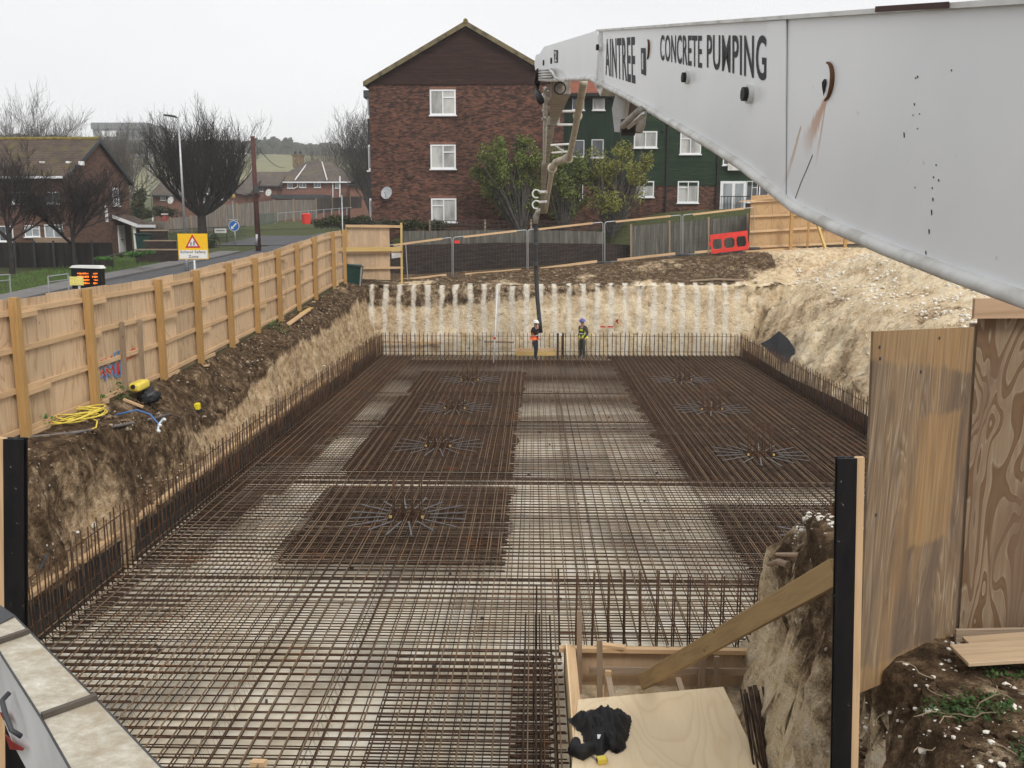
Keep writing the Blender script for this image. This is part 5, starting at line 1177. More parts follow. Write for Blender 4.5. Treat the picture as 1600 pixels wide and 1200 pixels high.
# wheelie bin
a_ = P(223,392,60.5); bn = root('wheelie_bin', a_, 'dark green wheelie bin standing beside the white porch', 'bin')
mb = MB(); mb.prism([a_+Vector((-.38,0,0)),a_+Vector((.38,0,0)),a_+Vector((.45,0,1.05)),a_+Vector((-.45,0,1.05))], (0,.6,0)); fix_normals(mb.build('body', M_DGREEN, bn)); mb = MB(); mb.box(a_+Vector((0,.25,1.1)),(.96,.75,.1)); bevel(mb.build('lid', M_DGREEN, bn),.03)
# ---- mid distance houses
def house(name, label, x0,x1,y0,y1,zb,ze,zr, wall, roofm, axis='x', wins=(), hip=0, chim=None):
    r_ = root(name, ((x0+x1)/2,(y0+y1)/2,zb), label, 'house', 'houses beyond the junction'); boxpart('brick_wall', x0,x1,y0,y1,zb,ze, wall, r_); o_ = .4
    if axis == 'x':
        ym = (y0+y1)/2; h = hip
        vs = [(x0-o_,y0-o_,ze),(x1+o_,y0-o_,ze),(x1+o_,y1+o_,ze),(x0-o_,y1+o_,ze),(x0-o_*(h==0)+h,ym,zr),(x1+o_*(h==0)-h,ym,zr)]
        mb = MB(); mb.add(vs, [(0,1,5,4),(2,3,4,5),(0,4,3),(1,2,5),(3,2,1,0)])
    else:
        xm_ = (x0+x1)/2; vs = [(x0-o_,y0-o_,ze),(x1+o_,y0-o_,ze),(x1+o_,y1+o_,ze),(x0-o_,y1+o_,ze),(xm_,y0-o_,zr),(xm_,y1+o_,zr)]
        mb = MB(); mb.add(vs, [(1,2,5,4),(3,0,4,5),(2,3,5),(3,2,1,0)])
        m2 = MB(); m2.add([(x0,y0-.01,ze),(x1,y0-.01,ze),(xm_,y0-.01,zr-.15)], [(0,1,2)]); m2.prism([(x0,y0-.01,ze+.001),(x1,y0-.01,ze+.001),(xm_,y0-.01,zr-.2)], (0,.2,0)); fix_normals(m2.build('gable', wall, r_))
    ro = mb.build('roof', roofm, r_); fix_normals(ro)
    mb = MB(); mb.box(((x0+x1)/2,y0-o_-.05,ze),(x1-x0+2*o_,.12,.16)); mb.build('gutter', M_WHITE if hip else M_DGREY, r_)
    if chim:
        cx, cy, cz0, cz1 = chim; c_ = MB(); c_.box((cx,cy,(cz0+cz1)/2),(1.3,.9,cz1-cz0)); c_.box((cx,cy,cz1),(1.5,1.1,.2)); co = c_.build('chimney', simple('buff_brick', (.22,.16,.1), .9, .4, 3), ro)
        for s in (-.35,.35): mb = MB(); mb.tube([(cx+s,cy,cz1+.1),(cx+s,cy,cz1+.5)], .16, 8); mb.build('chimney_pot', M_DGREY, ro)
    for (a0,a1,b0,b1,ly) in wins: win_px(r_, a0,a1,b0,b1,y0,ly,M_GLASS)
    return r_
Yh = 120; 
def X_(px, Y): return P(px,300,Y).x
def Z_(py, Y): return P(500,py,Y).z
h1 = house('hipped_house', 'brown hip-roofed brick house with chimney and row of small white windows', X_(428,Yh),X_(545,Yh),Yh,Yh+10,6.5,Z_(285,Yh),Z_(252,Yh+5), M_BRICK3, M_TILE_G, 'x',
   ((434,440,287,294,'one'),(449,457,286,294,'one'),(468,478,283,293,'cas'),(491,501,283,293,'cas'),(524,530,285,294,'one')), 3.2, (X_(469,Yh+5),Yh+4.6,Z_(262,Yh+5),Z_(243,Yh+5)))
for pts in ([(481,254,5),(461,281,-.6)],[(503,253,5),(511,281,-.6)]):
    mb = MB(); mb.tube([P(px_,py_,Yh+d_) for px_,py_,d_ in pts], .09, 5); mb.build('hip_tiles', M_FLANGE, h1)
mb = MB(); mb.tube([P(531,275,Yh-.3),P(531,320,Yh-.3)], .1, 6); mb.tube([P(520,284,Yh-.2),P(520,318,Yh-.2)], .07, 6); mb.tube([P(465,284,Yh-.2),P(465,292,Yh-.2),P(458,295,Yh-.2)], .07, 6); mb.build('white_downpipe', M_WHITE, h1)
a_ = P(425,312,Yh-4); b_ = P(508,305,Yh-4); boxpart('flat_extension_roof', a_.x, b_.x, Yh-4.5, Yh-.1, a_.z+.1, a_.z+.6, M_DGREY, h1); boxpart('extension_wall', a_.x+.2, b_.x-.2, Yh-4.2, Yh-.12, 6.5, a_.z+.095, M_BRICK3, h1)
h2 = house('gabled_house', 'brick house with grey-brown roof left of the hipped house', X_(384,118),X_(432,118),118,127,6.5,Z_(291,118),Z_(268,122), M_BRICK3, M_TILE_G, 'x', ((404,411,293,299,'one'),))
dish(h2, P(420,301,117), .42)
h3 = house('terraced_house', 'low brick terraced house with white dish, leftmost beyond the junction', X_(238,112),X_(345,112),112,121,6.0,Z_(306,112),Z_(279,116), M_BRICK3, M_TILE_G, 'x', ((251,259,306,313,'one'),(316,334,302,316,'cas')))
dish(h3, P(267,313,110.5), .42)
h4 = house('terraced_house', 'gable-fronted brick house between the bare street tree and rusty pole', X_(333,110),X_(368,110),110,119,6.0,Z_(303,110),Z_(281,110), M_BRICK3, M_TILE_G, 'y', ((343,356,301,312,'cas'),))
h5 = house('terraced_house', 'brick house directly left of the rusty pole, hipped at its right end', X_(366,114),X_(386,114),114,123,6.0,Z_(303,114),Z_(281,118), M_BRICK3, M_TILE_G, 'x', ((367,379,304,311,'tri'),))
h6 = house('gabled_house', 'plain pale brick gable partly hidden by the brick flats', X_(546,118),X_(600,118),118,127,6.5,Z_(289,118),Z_(274,118), M_BRICK3, M_TILE_G, 'y', ())
# distant block on the hill
Yd = 420
hb_ = root('hill_building', P(190,225,Yd), 'hazy large flat-roofed building on the far hill', 'building')
boxpart('main_block', X_(152,Yd), X_(236,Yd), Yd, Yd+25, 20, Z_(201,Yd), simple('pale_render', (.3,.32,.34), .8, .1, .2), hb_)
boxpart('roof_edge', X_(151,Yd), X_(237,Yd), Yd-1, Yd+26, Z_(201,Yd), Z_(191,Yd), simple('grey_roof_edge', (.16,.17,.18), .8, .1, .2), hb_)
boxpart('white_band', X_(168,Yd), X_(190,Yd), Yd-1.4, Yd-.01, Z_(213,Yd), Z_(204,Yd), M_WHITE, hb_)
boxpart('glazed_band', X_(190,Yd), X_(232,Yd), Yd-1.2, Yd-.01, Z_(212,Yd), Z_(206,Yd), M_GLASSD, hb_)
# hills
mb = MB(); xs2 = np.linspace(-520, 380, 90); ys2 = np.linspace(190, 900, 60); vs = []
def hillz(x, y):
    px_ = 834 + x/y*FPX
    crest = 44 + 10*math.exp(-((x+250)/110)**2) + 5*math.sin(x*.012+1) + 3*noise.noise(Vector((x*.01,0,0)))
    t_ = max(0, min(1, (y-200)/320)); return 9 + (crest-9)*(t_*t_*(3-2*t_)) + noise.noise(Vector((x*.02,y*.02,1)))*2.0*t_
for y_ in ys2:
    for x_ in xs2: vs.append((x_, y_, hillz(x_, y_)))
n = len(xs2); mb.add(vs, [(j*n+i, j*n+i+1, (j+1)*n+i+1, (j+1)*n+i) for j in range(len(ys2)-1) for i in range(n-1)])
mh, t, b = mat_base('hill_grass', .95, .1); k = NT(t); f = k.noise(k.pos(), .02, 5, .6); k.l(k.ramp(f, [(.35, (.11,.115,.06)), (.5, (.2,.19,.1)), (.65, (.13,.135,.07))]), b.inputs['Base Color'])
o = mb.build('hills', mh, None, True); o['kind'] = 'structure'
# fences of the gardens across the junction
def farfence(name, label, pts, mat, h=None, th=.08):
    r_ = root(name, P(pts[0][0],pts[0][2],pts[0][3]), label, 'fence', None)
    for (p0,t0,b0,Y0),(p1,t1,b1,Y1) in zip(pts[:-1],pts[1:]):
        a_, b_, c_, d_ = P(p0,b0,Y0), P(p1,b1,Y1), P(p1,t1,Y1), P(p0,t0,Y0); mb = MB(); mb.prism([a_,b_,c_,d_],(0,th,0)); fix_normals(mb.build('boarding', mat, r_))
        plank('fence_post', a_+Vector((0,-.08,-.3)), Vector((a_.x,a_.y-.08,d_.z+.1)), .12,.12, M_OLDWOOD, r_, up=(0,1,0))
    return r_
farfence('pale_board_fence', 'long pale weathered board fence below the hipped house', [(318,322,362,92),(345,320,360,92),(372,319,355,92),(400,316,352,93),(430,313,345,94),(460,312,342,95),(495,312,340,96)], M_FENCE_FAR)
farfence('dark_board_fence', 'darker board fence section right of the long pale fence', [(495,311,334,96),(520,309,330,97),(548,307,326,98),(565,307,325,98)], boards('mid_fence_boards', (.12,.105,.095), (.07,.06,.055), 0, .18))
farfence('low_board_fence', 'low pale board fence beside the far lamp post', [(226,347,368,88),(250,345,366,88),(268,341,362,89),(300,338,360,90),(320,334,358,90)], M_FENCE_FAR)
mr = root('metal_railing', P(268,378,78), 'thin dark green metal railing beside the bare street tree', 'railing')
mb = MB()
for i in range(46): px_ = 266+i*2.6; mb.beam(P(px_,379-i*.22,78), P(px_,358-i*.12,78), .03,.03)
mb.beam(P(264,359,78),P(385,353,78),.05,.05); mb.beam(P(264,378,78),P(385,368,78),.05,.05); mb.build('rails_and_bars', simple('green_metal', (.05,.1,.09), .5), mr)
gf_ = root('green_mesh_fence', P(400,352,84), 'green steel palisade fence right of the rusty pole, fading into open wire', 'fence')
mb = MB()
for i in range(16): px_ = 404+i*1.9; mb.beam(P(px_,354-i*.4,84), P(px_,334-i*.1,84), .07,.03)
mb.build('palings', simple('green_palings', (.05,.13,.11), .5), gf_)
mb = MB()
for i in range(10): px_ = 434+i*12; mb.beam(P(px_,347-i*1.2,84+i*.6), P(px_,333-i*.9,84+i*.6), .07,.07)
mb.beam(P(434,333,84),P(550,324,90),.05,.05); mb.build('wire_posts', M_GALV, gf_)
# ------------------------------------------------------------------ trees and shrubs
def grow_tree(base, h, spread, mat, name, label, seed, levels=4, trunk_r=.3, trunk_h=.22, up=.35, twig_r=.012, nb=(7,5,5,5), group=None, lean=0):
    rs = random.Random(seed); r_ = root(name, base, label, 'tree', group); tr_, cr_ = MB(), MB(); base = Vector(base)
    top = base + Vector((lean*h*.2, 0, h*trunk_h))
    tr_.tube([base - Vector((0,0,.3)), base.lerp(top,.5)+Vector((rs.uniform(-.1,.1),0,0)), top], [trunk_r*1.25, trunk_r, trunk_r*.85], 9)
    def br(p, d, L, r, lv):
        n = 4 if lv < 3 else 3; pts = [p]; q = p; dd = d.copy()
        for i in range(n):
            dd = (dd + Vector((rs.uniform(-1,1),rs.uniform(-1,1),rs.uniform(-.4,.8)))*.16 + Vector((0,0,up*(.35 if lv == 0 else .55)))*.5).normalized(); q = q + dd*L/n; pts.append(q)
        rr = [max(twig_r*.6, r*(1-.55*i/n)) for i in range(n+1)]
        (tr_ if lv == 0 else cr_).tube(pts, rr, 6 if lv < 2 else 3, False)
        if lv >= levels: return
        k_ = nb[min(lv, len(nb)-1)]
        for j in range(k_):
            t_ = .25 + .75*(j+rs.random()*.6)/k_; i = min(n-1, int(t_*n)); bp_ = pts[i].lerp(pts[i+1], t_*n-i)
            ax = dd.orthogonal().normalized(); ax.rotate(Matrix.Rotation(rs.uniform(0,2*PI), 3, dd)); nd = (dd*1.0 + ax*rs.uniform(.35,.8)).normalized()
            br(bp_, nd, L*rs.uniform(.5,.72), max(twig_r, rr[i]*.55), lv+1)
    m_ = nb[0]
    for j in range(m_):
        a = 2*PI*j/m_ + rs.uniform(-.3,.3); e = rs.uniform(.45,1.0) if j % 3 else rs.uniform(.1,.35)
        d = Vector((math.cos(a)*math.sin(e)*spread, math.sin(a)*math.sin(e)*spread, math.cos(e))).normalized()
        br(top - Vector((0,0,rs.uniform(0,h*trunk_h*.25))), d, h*(1-trunk_h)*rs.uniform(.42,.52), trunk_r*.55, 0)
    tr_.build('trunk', mat, r_); cr_.build('crown', mat, r_); return r_
grow_tree((P(317,376,75).x,75,4.6), 11.9, 1.45, M_BARK, 'bare_tree', 'tall bare street tree with upswept twigs and a domed crown beside the lamp post', 11, 4, .36, .22, .5, .0125, (11,4,4,3))
grow_tree((P(19,437,48).x,48,3.45), 7.8, 1.5, M_BARK, 'bare_tree', 'dark bare small tree at the left edge, standing in front of the left house', 22, 4, .13, .28, .12, .010, (7,5,4,4), 'small bare trees on the verge')
grow_tree((P(118,428,50).x,50,3.6), 6.6, 1.5, M_BARK, 'bare_tree', 'dark bare small tree in front of the gable of the left house', 33, 4, .12, .28, .12, .010, (7,5,4,4), 'small bare trees on the verge')
for i,(px_,Y_,h_,zb_,lb,mt,sp_) in enumerate(((62,100,15.5,5.5,'pale bare tree with a rounded crown behind the ridge of the left house',M_BARK_G,.9),(138,112,13.5,6,'hazy bare tree behind the right end of the left roof',M_BARK_F,1.1),(200,105,13.5,5.5,'grey bare tree between the left house and the street tree',M_BARK_F,.9),
    (175,125,13,6,'faint bare tree below the distant hill building',M_BARK_F,1.0),(580,92,13.0,5.0,'grey bare tree leaning out from behind the left side of the flats',M_BARK_G,.8),(516,150,14,8,'slim hazy bare tree right of the hip roof',M_BARK_F,.6),(10,95,11.5,5.5,'short pale bare tree at the left edge above the roof',M_BARK_F,1.2),(556,130,9.0,6,'low bare tree directly left of the flats above the pale gable',M_BARK_F,.9))):
    grow_tree((P(px_,350,Y_).x,Y_,zb_), h_, sp_, mt, 'bare_tree', lb, 50+i, 3 if Y_ > 110 else 4, .22, .2, .4, .014, (7,5,4,3), 'bare trees in the background')
def foliage(clumps, n, size, mat, name, parent, seed=0, dens_edge=.55, flat=.0):
    rg = np.random.default_rng(seed); vs = []; fs = []
    wts = np.array([c[3]*c[4]*c[5] for c in clumps]); wts = wts**.67; wts = wts/wts.sum(); pick = rg.choice(len(clumps), n, p=wts)
    for i in range(n):
        c = clumps[pick[i]]; d = rg.normal(size=3); d /= np.linalg.norm(d); r = rg.random()**dens_edge
        r *= 1 + .35*noise.noise(Vector((d[0]*2+c[0], d[1]*2, d[2]*2+c[2])))
        p = Vector((c[0]+d[0]*r*c[3], c[1]+d[1]*r*c[4], c[2]+d[2]*r*c[5]))
        if noise.noise(p*1.3+Vector((seed,0,0))) < -.12: continue
        s = size*rg.uniform(.6,1.4); a = Vector(rg.normal(size=3)).normalized(); u = a.orthogonal().normalized(); v = a.cross(u)
        b = len(vs); vs += [p - u*s*.5, p + v*s*.28, p + u*s*.5, p - v*s*.28]; fs.append((b,b+1,b+2,b+3))
    mb = MB(); mb.add(vs, fs); return mb.build(name, mat, parent)
def shrub(px, py, Y, label, clumps, n, size, mat, seed, name='shrub', cat='shrub', stems=5, group=None):
    base = P(px, py, Y); r_ = root(name, base, label, cat, group); cl = []
    for (cx, cy, rx, ry) in clumps:
        c = P(cx, cy, Y); cl.append((c.x, Y + random.uniform(-.6,.6), c.z, rx*Y/FPX, max(.6, rx*Y/FPX*.8), ry*Y/FPX))
    rs = random.Random(seed); mb = MB()
    for c in cl:
        for i in range(stems): 
            e = Vector((c[0]+rs.uniform(-.8,.8)*c[3], c[1]+rs.uniform(-.5,.5)*c[4], c[2]+rs.uniform(-.3,.9)*c[5])); m_ = Vector(base).lerp(e,.5)+Vector((rs.uniform(-.4,.4),rs.uniform(-.3,.3),.2))
            mb.tube([base, m_, e], [.06,.035,.012], 4)
    mb.build('stems', M_BARK_G, r_); foliage(cl, n, size, mat, 'foliage', r_, seed); return r_
shrub(815,370,52.3,'large dark green shrub in front of the brick flats, left of the hanging boom',[(790,270,32,38),(825,250,28,34),(770,250,24,28),(800,310,36,32),(835,300,22,40),(762,285,16,26),(815,225,18,16),(745,270,12,14),(778,228,14,14)],22000,.12,M_LEAF,1,stems=12)
shrub(880,370,52.6,'dark green middle shrub behind the hanging boom and pipe',[(880,290,30,34),(868,255,22,24),(900,262,20,22),(882,325,26,26),(905,300,20,30)],14500,.12,M_LEAF,2,stems=12)
shrub(955,372,52.4,'sparse yellowish-green bushy tree in front of the green cladding',[(955,262,26,34),(985,280,22,30),(935,280,22,34),(975,240,18,22),(1005,272,14,22),(950,318,32,20),(925,245,14,16),(990,310,20,16),(1012,250,12,20)],13000,.115,M_LEAF2,3,'small_tree','tree',16)
shrub(640,362,52.9,'low brown-green hedge in front of the brick flats',[(600,346,26,9),(640,350,30,9),(680,352,26,8),(570,344,22,8),(525,345,26,10),(500,350,18,8),(548,350,22,9)],12000,.12,M_HEDGE,4,'hedge','hedge',3)
shrub(335,398,70,'dark rounded bush at the foot of the bare street tree',[(333,379,7,13),(328,385,7,10)],2600,.16,M_HEDGE,5,'bush','bush',4)
shrub(215,345,86,'long dark hedge behind the white porch of the left house',[(225,333,22,10),(250,330,18,9),(200,335,20,10),(270,332,14,7)],4500,.2,M_HEDGE,6,'hedge','hedge',3)
shrub(215,300,80,'pale green bush rising behind the porch roof',[(216,312,12,28),(208,330,10,18)],3200,.2,simple('olive_bush', (.09,.095,.05), .8, .5, 1),7,'bush','bush',5)
shrub(215,402,50,'strip of low green plants along the verge by the left house',[(185,399,18,4),(212,397,14,4),(165,404,16,4),(235,394,12,3)],2600,.13,M_WEED,8,'low_plants','plants',3)
# grass verge between road and left house
mb = MB()
for i in range(9000):
    x_ = random.uniform(-27,-22.3); y_ = random.uniform(26,60); z_ = float(gl(y_)); h_ = random.uniform(.06,.22); a = random.uniform(0,PI); dx, dy = math.cos(a)*.02, math.sin(a)*.02
    b_ = len(mb.v); mb.v += [(x_-dx,y_-dy,z_),(x_+dx,y_+dy,z_),(x_+random.uniform(-.06,.06),y_,z_+h_)]; mb.f.append((b_,b_+1,b_+2)); mb.m.append(0)
o = mb.build('verge_grass', M_GRASSB); o['kind'] = 'stuff'
# woodland on the skyline
rg = np.random.default_rng(5); mb = MB(); vs = []; fs = []
def wood_clump(px0, px1, Y, ytop, ybot, n, s):
    for i in range(n):
        px_ = rg.uniform(px0, px1); tp = ytop + 5*noise.noise(Vector((px_*.09, Y*.01, 0))) + 3*noise.noise(Vector((px_*.4, 1, 0))); py_ = rg.uniform(tp, ybot); p = P(px_, py_, Y + rg.uniform(-8,8))
        a = Vector(rg.normal(size=3)).normalized(); u = a.orthogonal().normalized(); v = a.cross(u); q = s*rg.uniform(.5,1.4); b_ = len(vs)
        vs.extend([p-u*q, p+v*q*.7, p+u*q, p-v*q*.7]); fs.append((b_,b_+1,b_+2,b_+3))
wood_clump(396,455,500,219,240,3000,1.3); wood_clump(455,530,560,227,243,2600,1.4); wood_clump(528,580,540,234,262,1500,1.4); wood_clump(225,396,520,221,238,2500,1.3)
wood_clump(100,240,390,222,238,2400,1.3); wood_clump(0,110,480,213,222,1000,1.2)
mb.add(vs, fs); o = mb.build('skyline_woodland', simple('far_conifers', (.045,.055,.035), .9, .4, .05)); o['kind'] = 'stuff'; tag(o, 'hazy dark belt of trees along the far hill', 'woodland')
# loose chalk and flint scattered on the spoil
def scatter(name, label, n, fn, smin, smax, mat, seed):
    rs = random.Random(seed); mb = MB(); bm = bmesh.new(); bmesh.ops.create_icosphere(bm, subdivisions=1, radius=1); base = [v.co.copy() for v in bm.verts]; fcs = [tuple(v.index for v in f.verts) for f in bm.faces]; bm.free()
    for i in range(n):
        x_, y_ = fn(rs); z_ = hz(x_, y_); s = smin + (smax-smin)*rs.random()**3; sx_, sy_, sz_ = s*rs.uniform(.6,1.2), s*rs.uniform(.6,1.2), s*rs.uniform(.4,.8); a = rs.uniform(0,PI); ca, sa = math.cos(a), math.sin(a)
        j = [rs.uniform(.82,1.1) for _ in base]
        mb.add([(x_+(v.x*ca-v.y*sa)*sx_*q, y_+(v.x*sa+v.y*ca)*sy_*q, z_+v.z*sz_*q+sz_*.1) for v, q in zip(base, j)], fcs)
    o = mb.build(name, mat); o['kind'] = 'stuff'; tag(o, label, 'stones'); return o
scatter('chalk_rubble', 'loose white chalk rubble over the spoil heap on the right', 3600, lambda r: (r.uniform(12.6,24), r.uniform(27,46)), .015, .14, M_CHALKROCK, 1)
scatter('near_chalk_stones', 'white chalk stones strewn on the dark soil at lower right', 800, lambda r: (r.uniform(2.1,4.4), r.uniform(4.4,6.9)), .003, .03, M_CHALKROCK, 2)
scatter('mound_stones', 'pale stones on top of the earth mound beside the right post', 500, lambda r: (r.uniform(3.25,4.3), r.uniform(9.3,12.2)), .01, .06, M_CHALKROCK, 3)
scatter('ledge_stones', 'small stones along the ledge under the street hoarding', 700, lambda r: (r.uniform(-8.85,-8.0), r.uniform(14,43)), .01, .06, simple('dusty_stone', (.38,.31,.22), .9, .4, 8), 4)
scatter('kerb_chalk', 'chalk lumps behind the left starter bars', 380, lambda r: (r.uniform(-7.78,-7.6), r.uniform(9,43)), .012, .07, M_CHALKROCK, 5)
scatter('crest_stones', 'stones and clods along the crest of the back face', 500, lambda r: (r.uniform(-7.5,11), r.uniform(44.5,47)), .02, .13, simple('brown_clod', (.28,.22,.15), .95, .5, 6), 6)
M_CLOD = simple('soil_clod', (.085,.055,.034), .95, .5, 6, .05, c2=(.035,.023,.015))
M_CLODT = simple('tan_clod', (.42,.3,.17), .95, .4, 6, .05, c2=(.22,.14,.07))
scatter('soil_clods', 'dark clods along the top of the left bank', 2600, lambda r: (r.uniform(-8.85,-8.05), r.uniform(12,43)), .012, .07, M_CLOD, 11)
scatter('tan_lumps', 'tan lumps broken out of the left bank face', 1500, lambda r: (r.uniform(-7.8,-7.64), r.uniform(10,43)), .01, .05, M_CLODT, 12)
scatter('near_clods', 'dark clods over the soil at lower right', 1500, lambda r: (r.uniform(1.7,4.6), r.uniform(4.3,6.9)), .006, .04, M_CLOD, 13)
scatter('mound_clods', 'clods over the near earth mound', 900, lambda r: (r.uniform(3.3,4.6), r.uniform(9,12.0)), .01, .05, M_CLOD, 14)
scatter('slope_lumps', 'cream lumps over the right chalk slope', 1600, lambda r: (r.uniform(10.1,14), r.uniform(24,44)), .012, .07, simple('cream_chalk_lump', (.7,.57,.4), .9, .35, 6, .1), 15)
# tufts
def tufts(name, label, spots, mat, seed, leaf=.05, h=.16, n=60):
    rs = random.Random(seed); mb = MB()
    for (x_, y_, r_) in spots:
        z0 = hz(x_, y_)
        for i in range(int(n*r_/.3)):
            a = rs.uniform(0,2*PI); q = r_*rs.random()**.6; px_, py_ = x_+math.cos(a)*q, y_+math.sin(a)*q; z_ = hz(px_,py_); s = leaf*rs.uniform(.5,1.3); hh = h*rs.uniform(.2,1); b_ = rs.uniform(0,2*PI)
            d = Vector((math.cos(b_), math.sin(b_), rs.uniform(.2,1.2))).normalized()*s; sd_ = Vector((-math.sin(b_), math.cos(b_), 0))*s*.33; p = Vector((px_,py_,z_+hh*rs.random()))
            mb.add([p, p+d*.5+sd_, p+d, p+d*.5-sd_], [(0,1,2,3)])
    o = mb.build(name, mat, None, base=True); return o
def weed(px, py, z, r, lb, seed, n=90, h=.3, leaf=.09, cat='weeds'):
    q = G(px,py,z); o = tufts('weed_clump', lb, [(q.x,q.y,r)], M_WEED, seed, leaf, h, n); tag(o, lb, cat, 'weed clumps on the ledge')
weed(140,640,2.25,.28,'green weeds at the foot of the hoarding beside the yellow hose coil',1); weed(180,632,2.15,.35,'leafy weed clump in the hollow left of the yellow container',2,140,.4)
weed(262,584,2.25,.3,'green weeds under the hoarding right of the black bag',3); weed(425,512,2.6,.6,'low grassy weeds on the ledge near the middle of the hoarding',4,60); weed(65,672,2.25,.2,'small weeds beside the grey pipe at the left',5); weed(512,440,3.35,.35,'weeds growing at the green cabinet in the far left corner',6,110,.5,.13)
for i,(x_,y_,r_,lb) in enumerate(((3.0,5.75,.22,'green grass tuft in the middle of the dark soil, lower right'),(3.35,6.3,.2,'grass tuft under the stacked boards'),(3.1,5.15,.2,'lowest grass tuft in the dark soil'),(2.75,5.7,.16,'grass tuft nearest the stained plywood board'),(3.7,5.9,.18,'grass tuft at the right edge of the frame'))):
    o = tufts('grass', lb, [(x_,y_,r_)], leafm('tuft_leaf%d'%i, (.035,.075,.015), (.012,.03,.008)), 20+i, .035, .05, 420); o['kind'] = 'stuff'
# dead roots
rs = random.Random(9); mb = MB()
for i in range(34):
    x_, y_ = (rs.uniform(1.9,4.2), rs.uniform(4.5,6.2)) if i < 24 else (rs.gauss(3.3,.3), rs.uniform(10,12)); p = Vector((x_,y_,hz(x_,y_)+.02)); d = Vector((rs.uniform(-1,1),rs.uniform(-1,1),rs.uniform(0,.6))).normalized(); pts = [p]
    for j in range(6): d = (d+Vector((rs.uniform(-.6,.6),rs.uniform(-.6,.6),rs.uniform(-.5,.3)))).normalized(); p = p + d*.05; p.z = max(p.z, hz(p.x,p.y)+.01); pts.append(p)
    mb.tube(pts, [.004]*6+[.0015], 4)
o = mb.build('dead_roots', simple('dry_root', (.3,.23,.15), .9, .3)); o['kind'] = 'stuff'
for (a_,b_,r_,lb) in (((1213,866,10.6),(1292,880,9.9),.035,'upper broken branch stub poking from the earth mound'),((1200,882,10.9),(1232,883,10.5),.04,'lower short split stub poking from the earth mound'),((1245,855,10.6),(1300,838,10.2),.02,'thin root curling over the top of the earth mound')):
    mb = MB(); p0, p1 = P(*a_), P(*b_); mb.tube([p0, p0.lerp(p1,.5)+Vector((0,0,.04)), p1], [r_*.6, r_, r_*1.1], 8); o = mb.build('broken_branch', M_OLDWOOD, None, base=True); tag(o, lb, 'branch', 'branches in the earth mound')
# ------------------------------------------------------------------ street furniture
def post_tube(name, a_, b_, r0, r1, mat, parent, n=10):
    mb = MB(); mb.tube([a_, b_], [r0, r1], n); return mb.build(name, mat, parent, True)
def lamp(px, Y, ytop, zb, label):
    b_ = Vector((P(px,380,Y).x, Y, zb)); zt = P(px,ytop,Y).z; r_ = root('street_lamp', b_, label, 'street lamp', 'street lamps')
    post_tube('post', b_, b_+Vector((0,0,1.4)), .1, .1, M_GALV, r_); post_tube('post', b_+Vector((0,0,1.4)), Vector((b_.x,Y,zt)), .075, .045, M_GALV, r_)
    mb = MB(); mb.tube([Vector((b_.x,Y,zt-.05)), Vector((b_.x-.08,Y,zt+.02)), Vector((b_.x-.5,Y-.1,zt+.1))], [.04,.04,.035], 6); mb.build('bracket', M_DGREY, r_)
    mb = MB(); mb.box((b_.x-.42,Y-.08,zt+.1),(.62,.26,.09), Matrix.Rotation(.12,3,'Y')); bevel(mb.build('lamp_head', M_DGREY, r_), .03)
lamp(290,50,184,3.5,'tall grey lamp post with flat dark head in front of the bare street tree')
lamp(241,105,222,6.0,'distant thin lamp post left of the bare street tree')
tp = root('telegraph_pole', P(404,390,66), 'rusty red-brown telegraph pole rising behind the hoarding', 'pole')
M_TP = simple('red_brown_pole', (.09,.035,.028), .8, .4, 4)
a_ = P(404,392,66); b_ = P(394.5,213,66); post_tube('pole', a_, b_, .2, .15, M_TP, tp); post_tube('galvanised_guard', P(401,384,65.7), P(401,366,65.7), .09,.09, M_GALV, tp)
mb = MB(); mb.box(P(400,296,65.7),(.25,.2,.5)); mb.build('junction_box', M_DGREY, tp)
mb = MB(); w0, w1 = P(395,222,66), P(447,262,118); 
for q_ in range(1): mb.tube([w0.lerp(w1,i/8) - Vector((0,0,2.0*math.sin(PI*i/8)*.3)) for i in range(9)], .025, 4)
o = mb.build('overhead_wire', M_RUBBER, None, base=True); tag(o, 'overhead wire running from the rusty pole to the hipped house', 'wire')
# school sign
def thin(parent, name, poly, th, mat):
    mb = MB(); mb.prism(poly, (0,th,0)); o = mb.build(name, mat, parent); fix_normals(o); return o
def text_on(parent, s, x0, x1, z0, z1, Y, mat, bold=.0, name='lettering'): return lettering(s, (x0, Y, z0), (1,0,0), (0,0,1), x1-x0, z1-z0, mat, parent, name, bold)
YS = 26.0
sg = root('school_sign', (P(300,400,YS).x, YS, 2.4), 'yellow school warning sign with red triangle standing behind the hoarding', 'road sign')
x0, x1, zt, zb = P(277,365,YS).x, P(323.5,365,YS).x, P(300,365,YS).z, P(300,405,YS).z
M_SIGNY = simple('sign_yellow', (.85,.5,.02), .45, .05); M_SIGNR = simple('sign_red', (.5,.02,.03), .4, .05); M_SIGNW = simple('sign_white', (.75,.75,.73), .4, .05); M_SIGNB = simple('sign_blue', (.02,.13,.42), .4, .05)
thin(sg, 'sign_board', [(x0,YS,zb),(x1,YS,zb),(x1,YS,zt),(x0,YS,zt)], .02, M_SIGNY)
xm_ = (x0+x1)/2; W_ = x1-x0
def tri(cx, zc, r): return [(cx-r*.87,0,zc-r*.5),(cx+r*.87,0,zc-r*.5),(cx,0,zc+r)]
zc = zt - .27; 
for r2, m_, dy in ((.25,M_SIGNR,-.004),(.165,M_SIGNW,-.008)):
    thin(sg, 'warning_triangle', [(p_[0],YS+dy,p_[2]) for p_ in tri(xm_, zc, r2)], .003, m_)
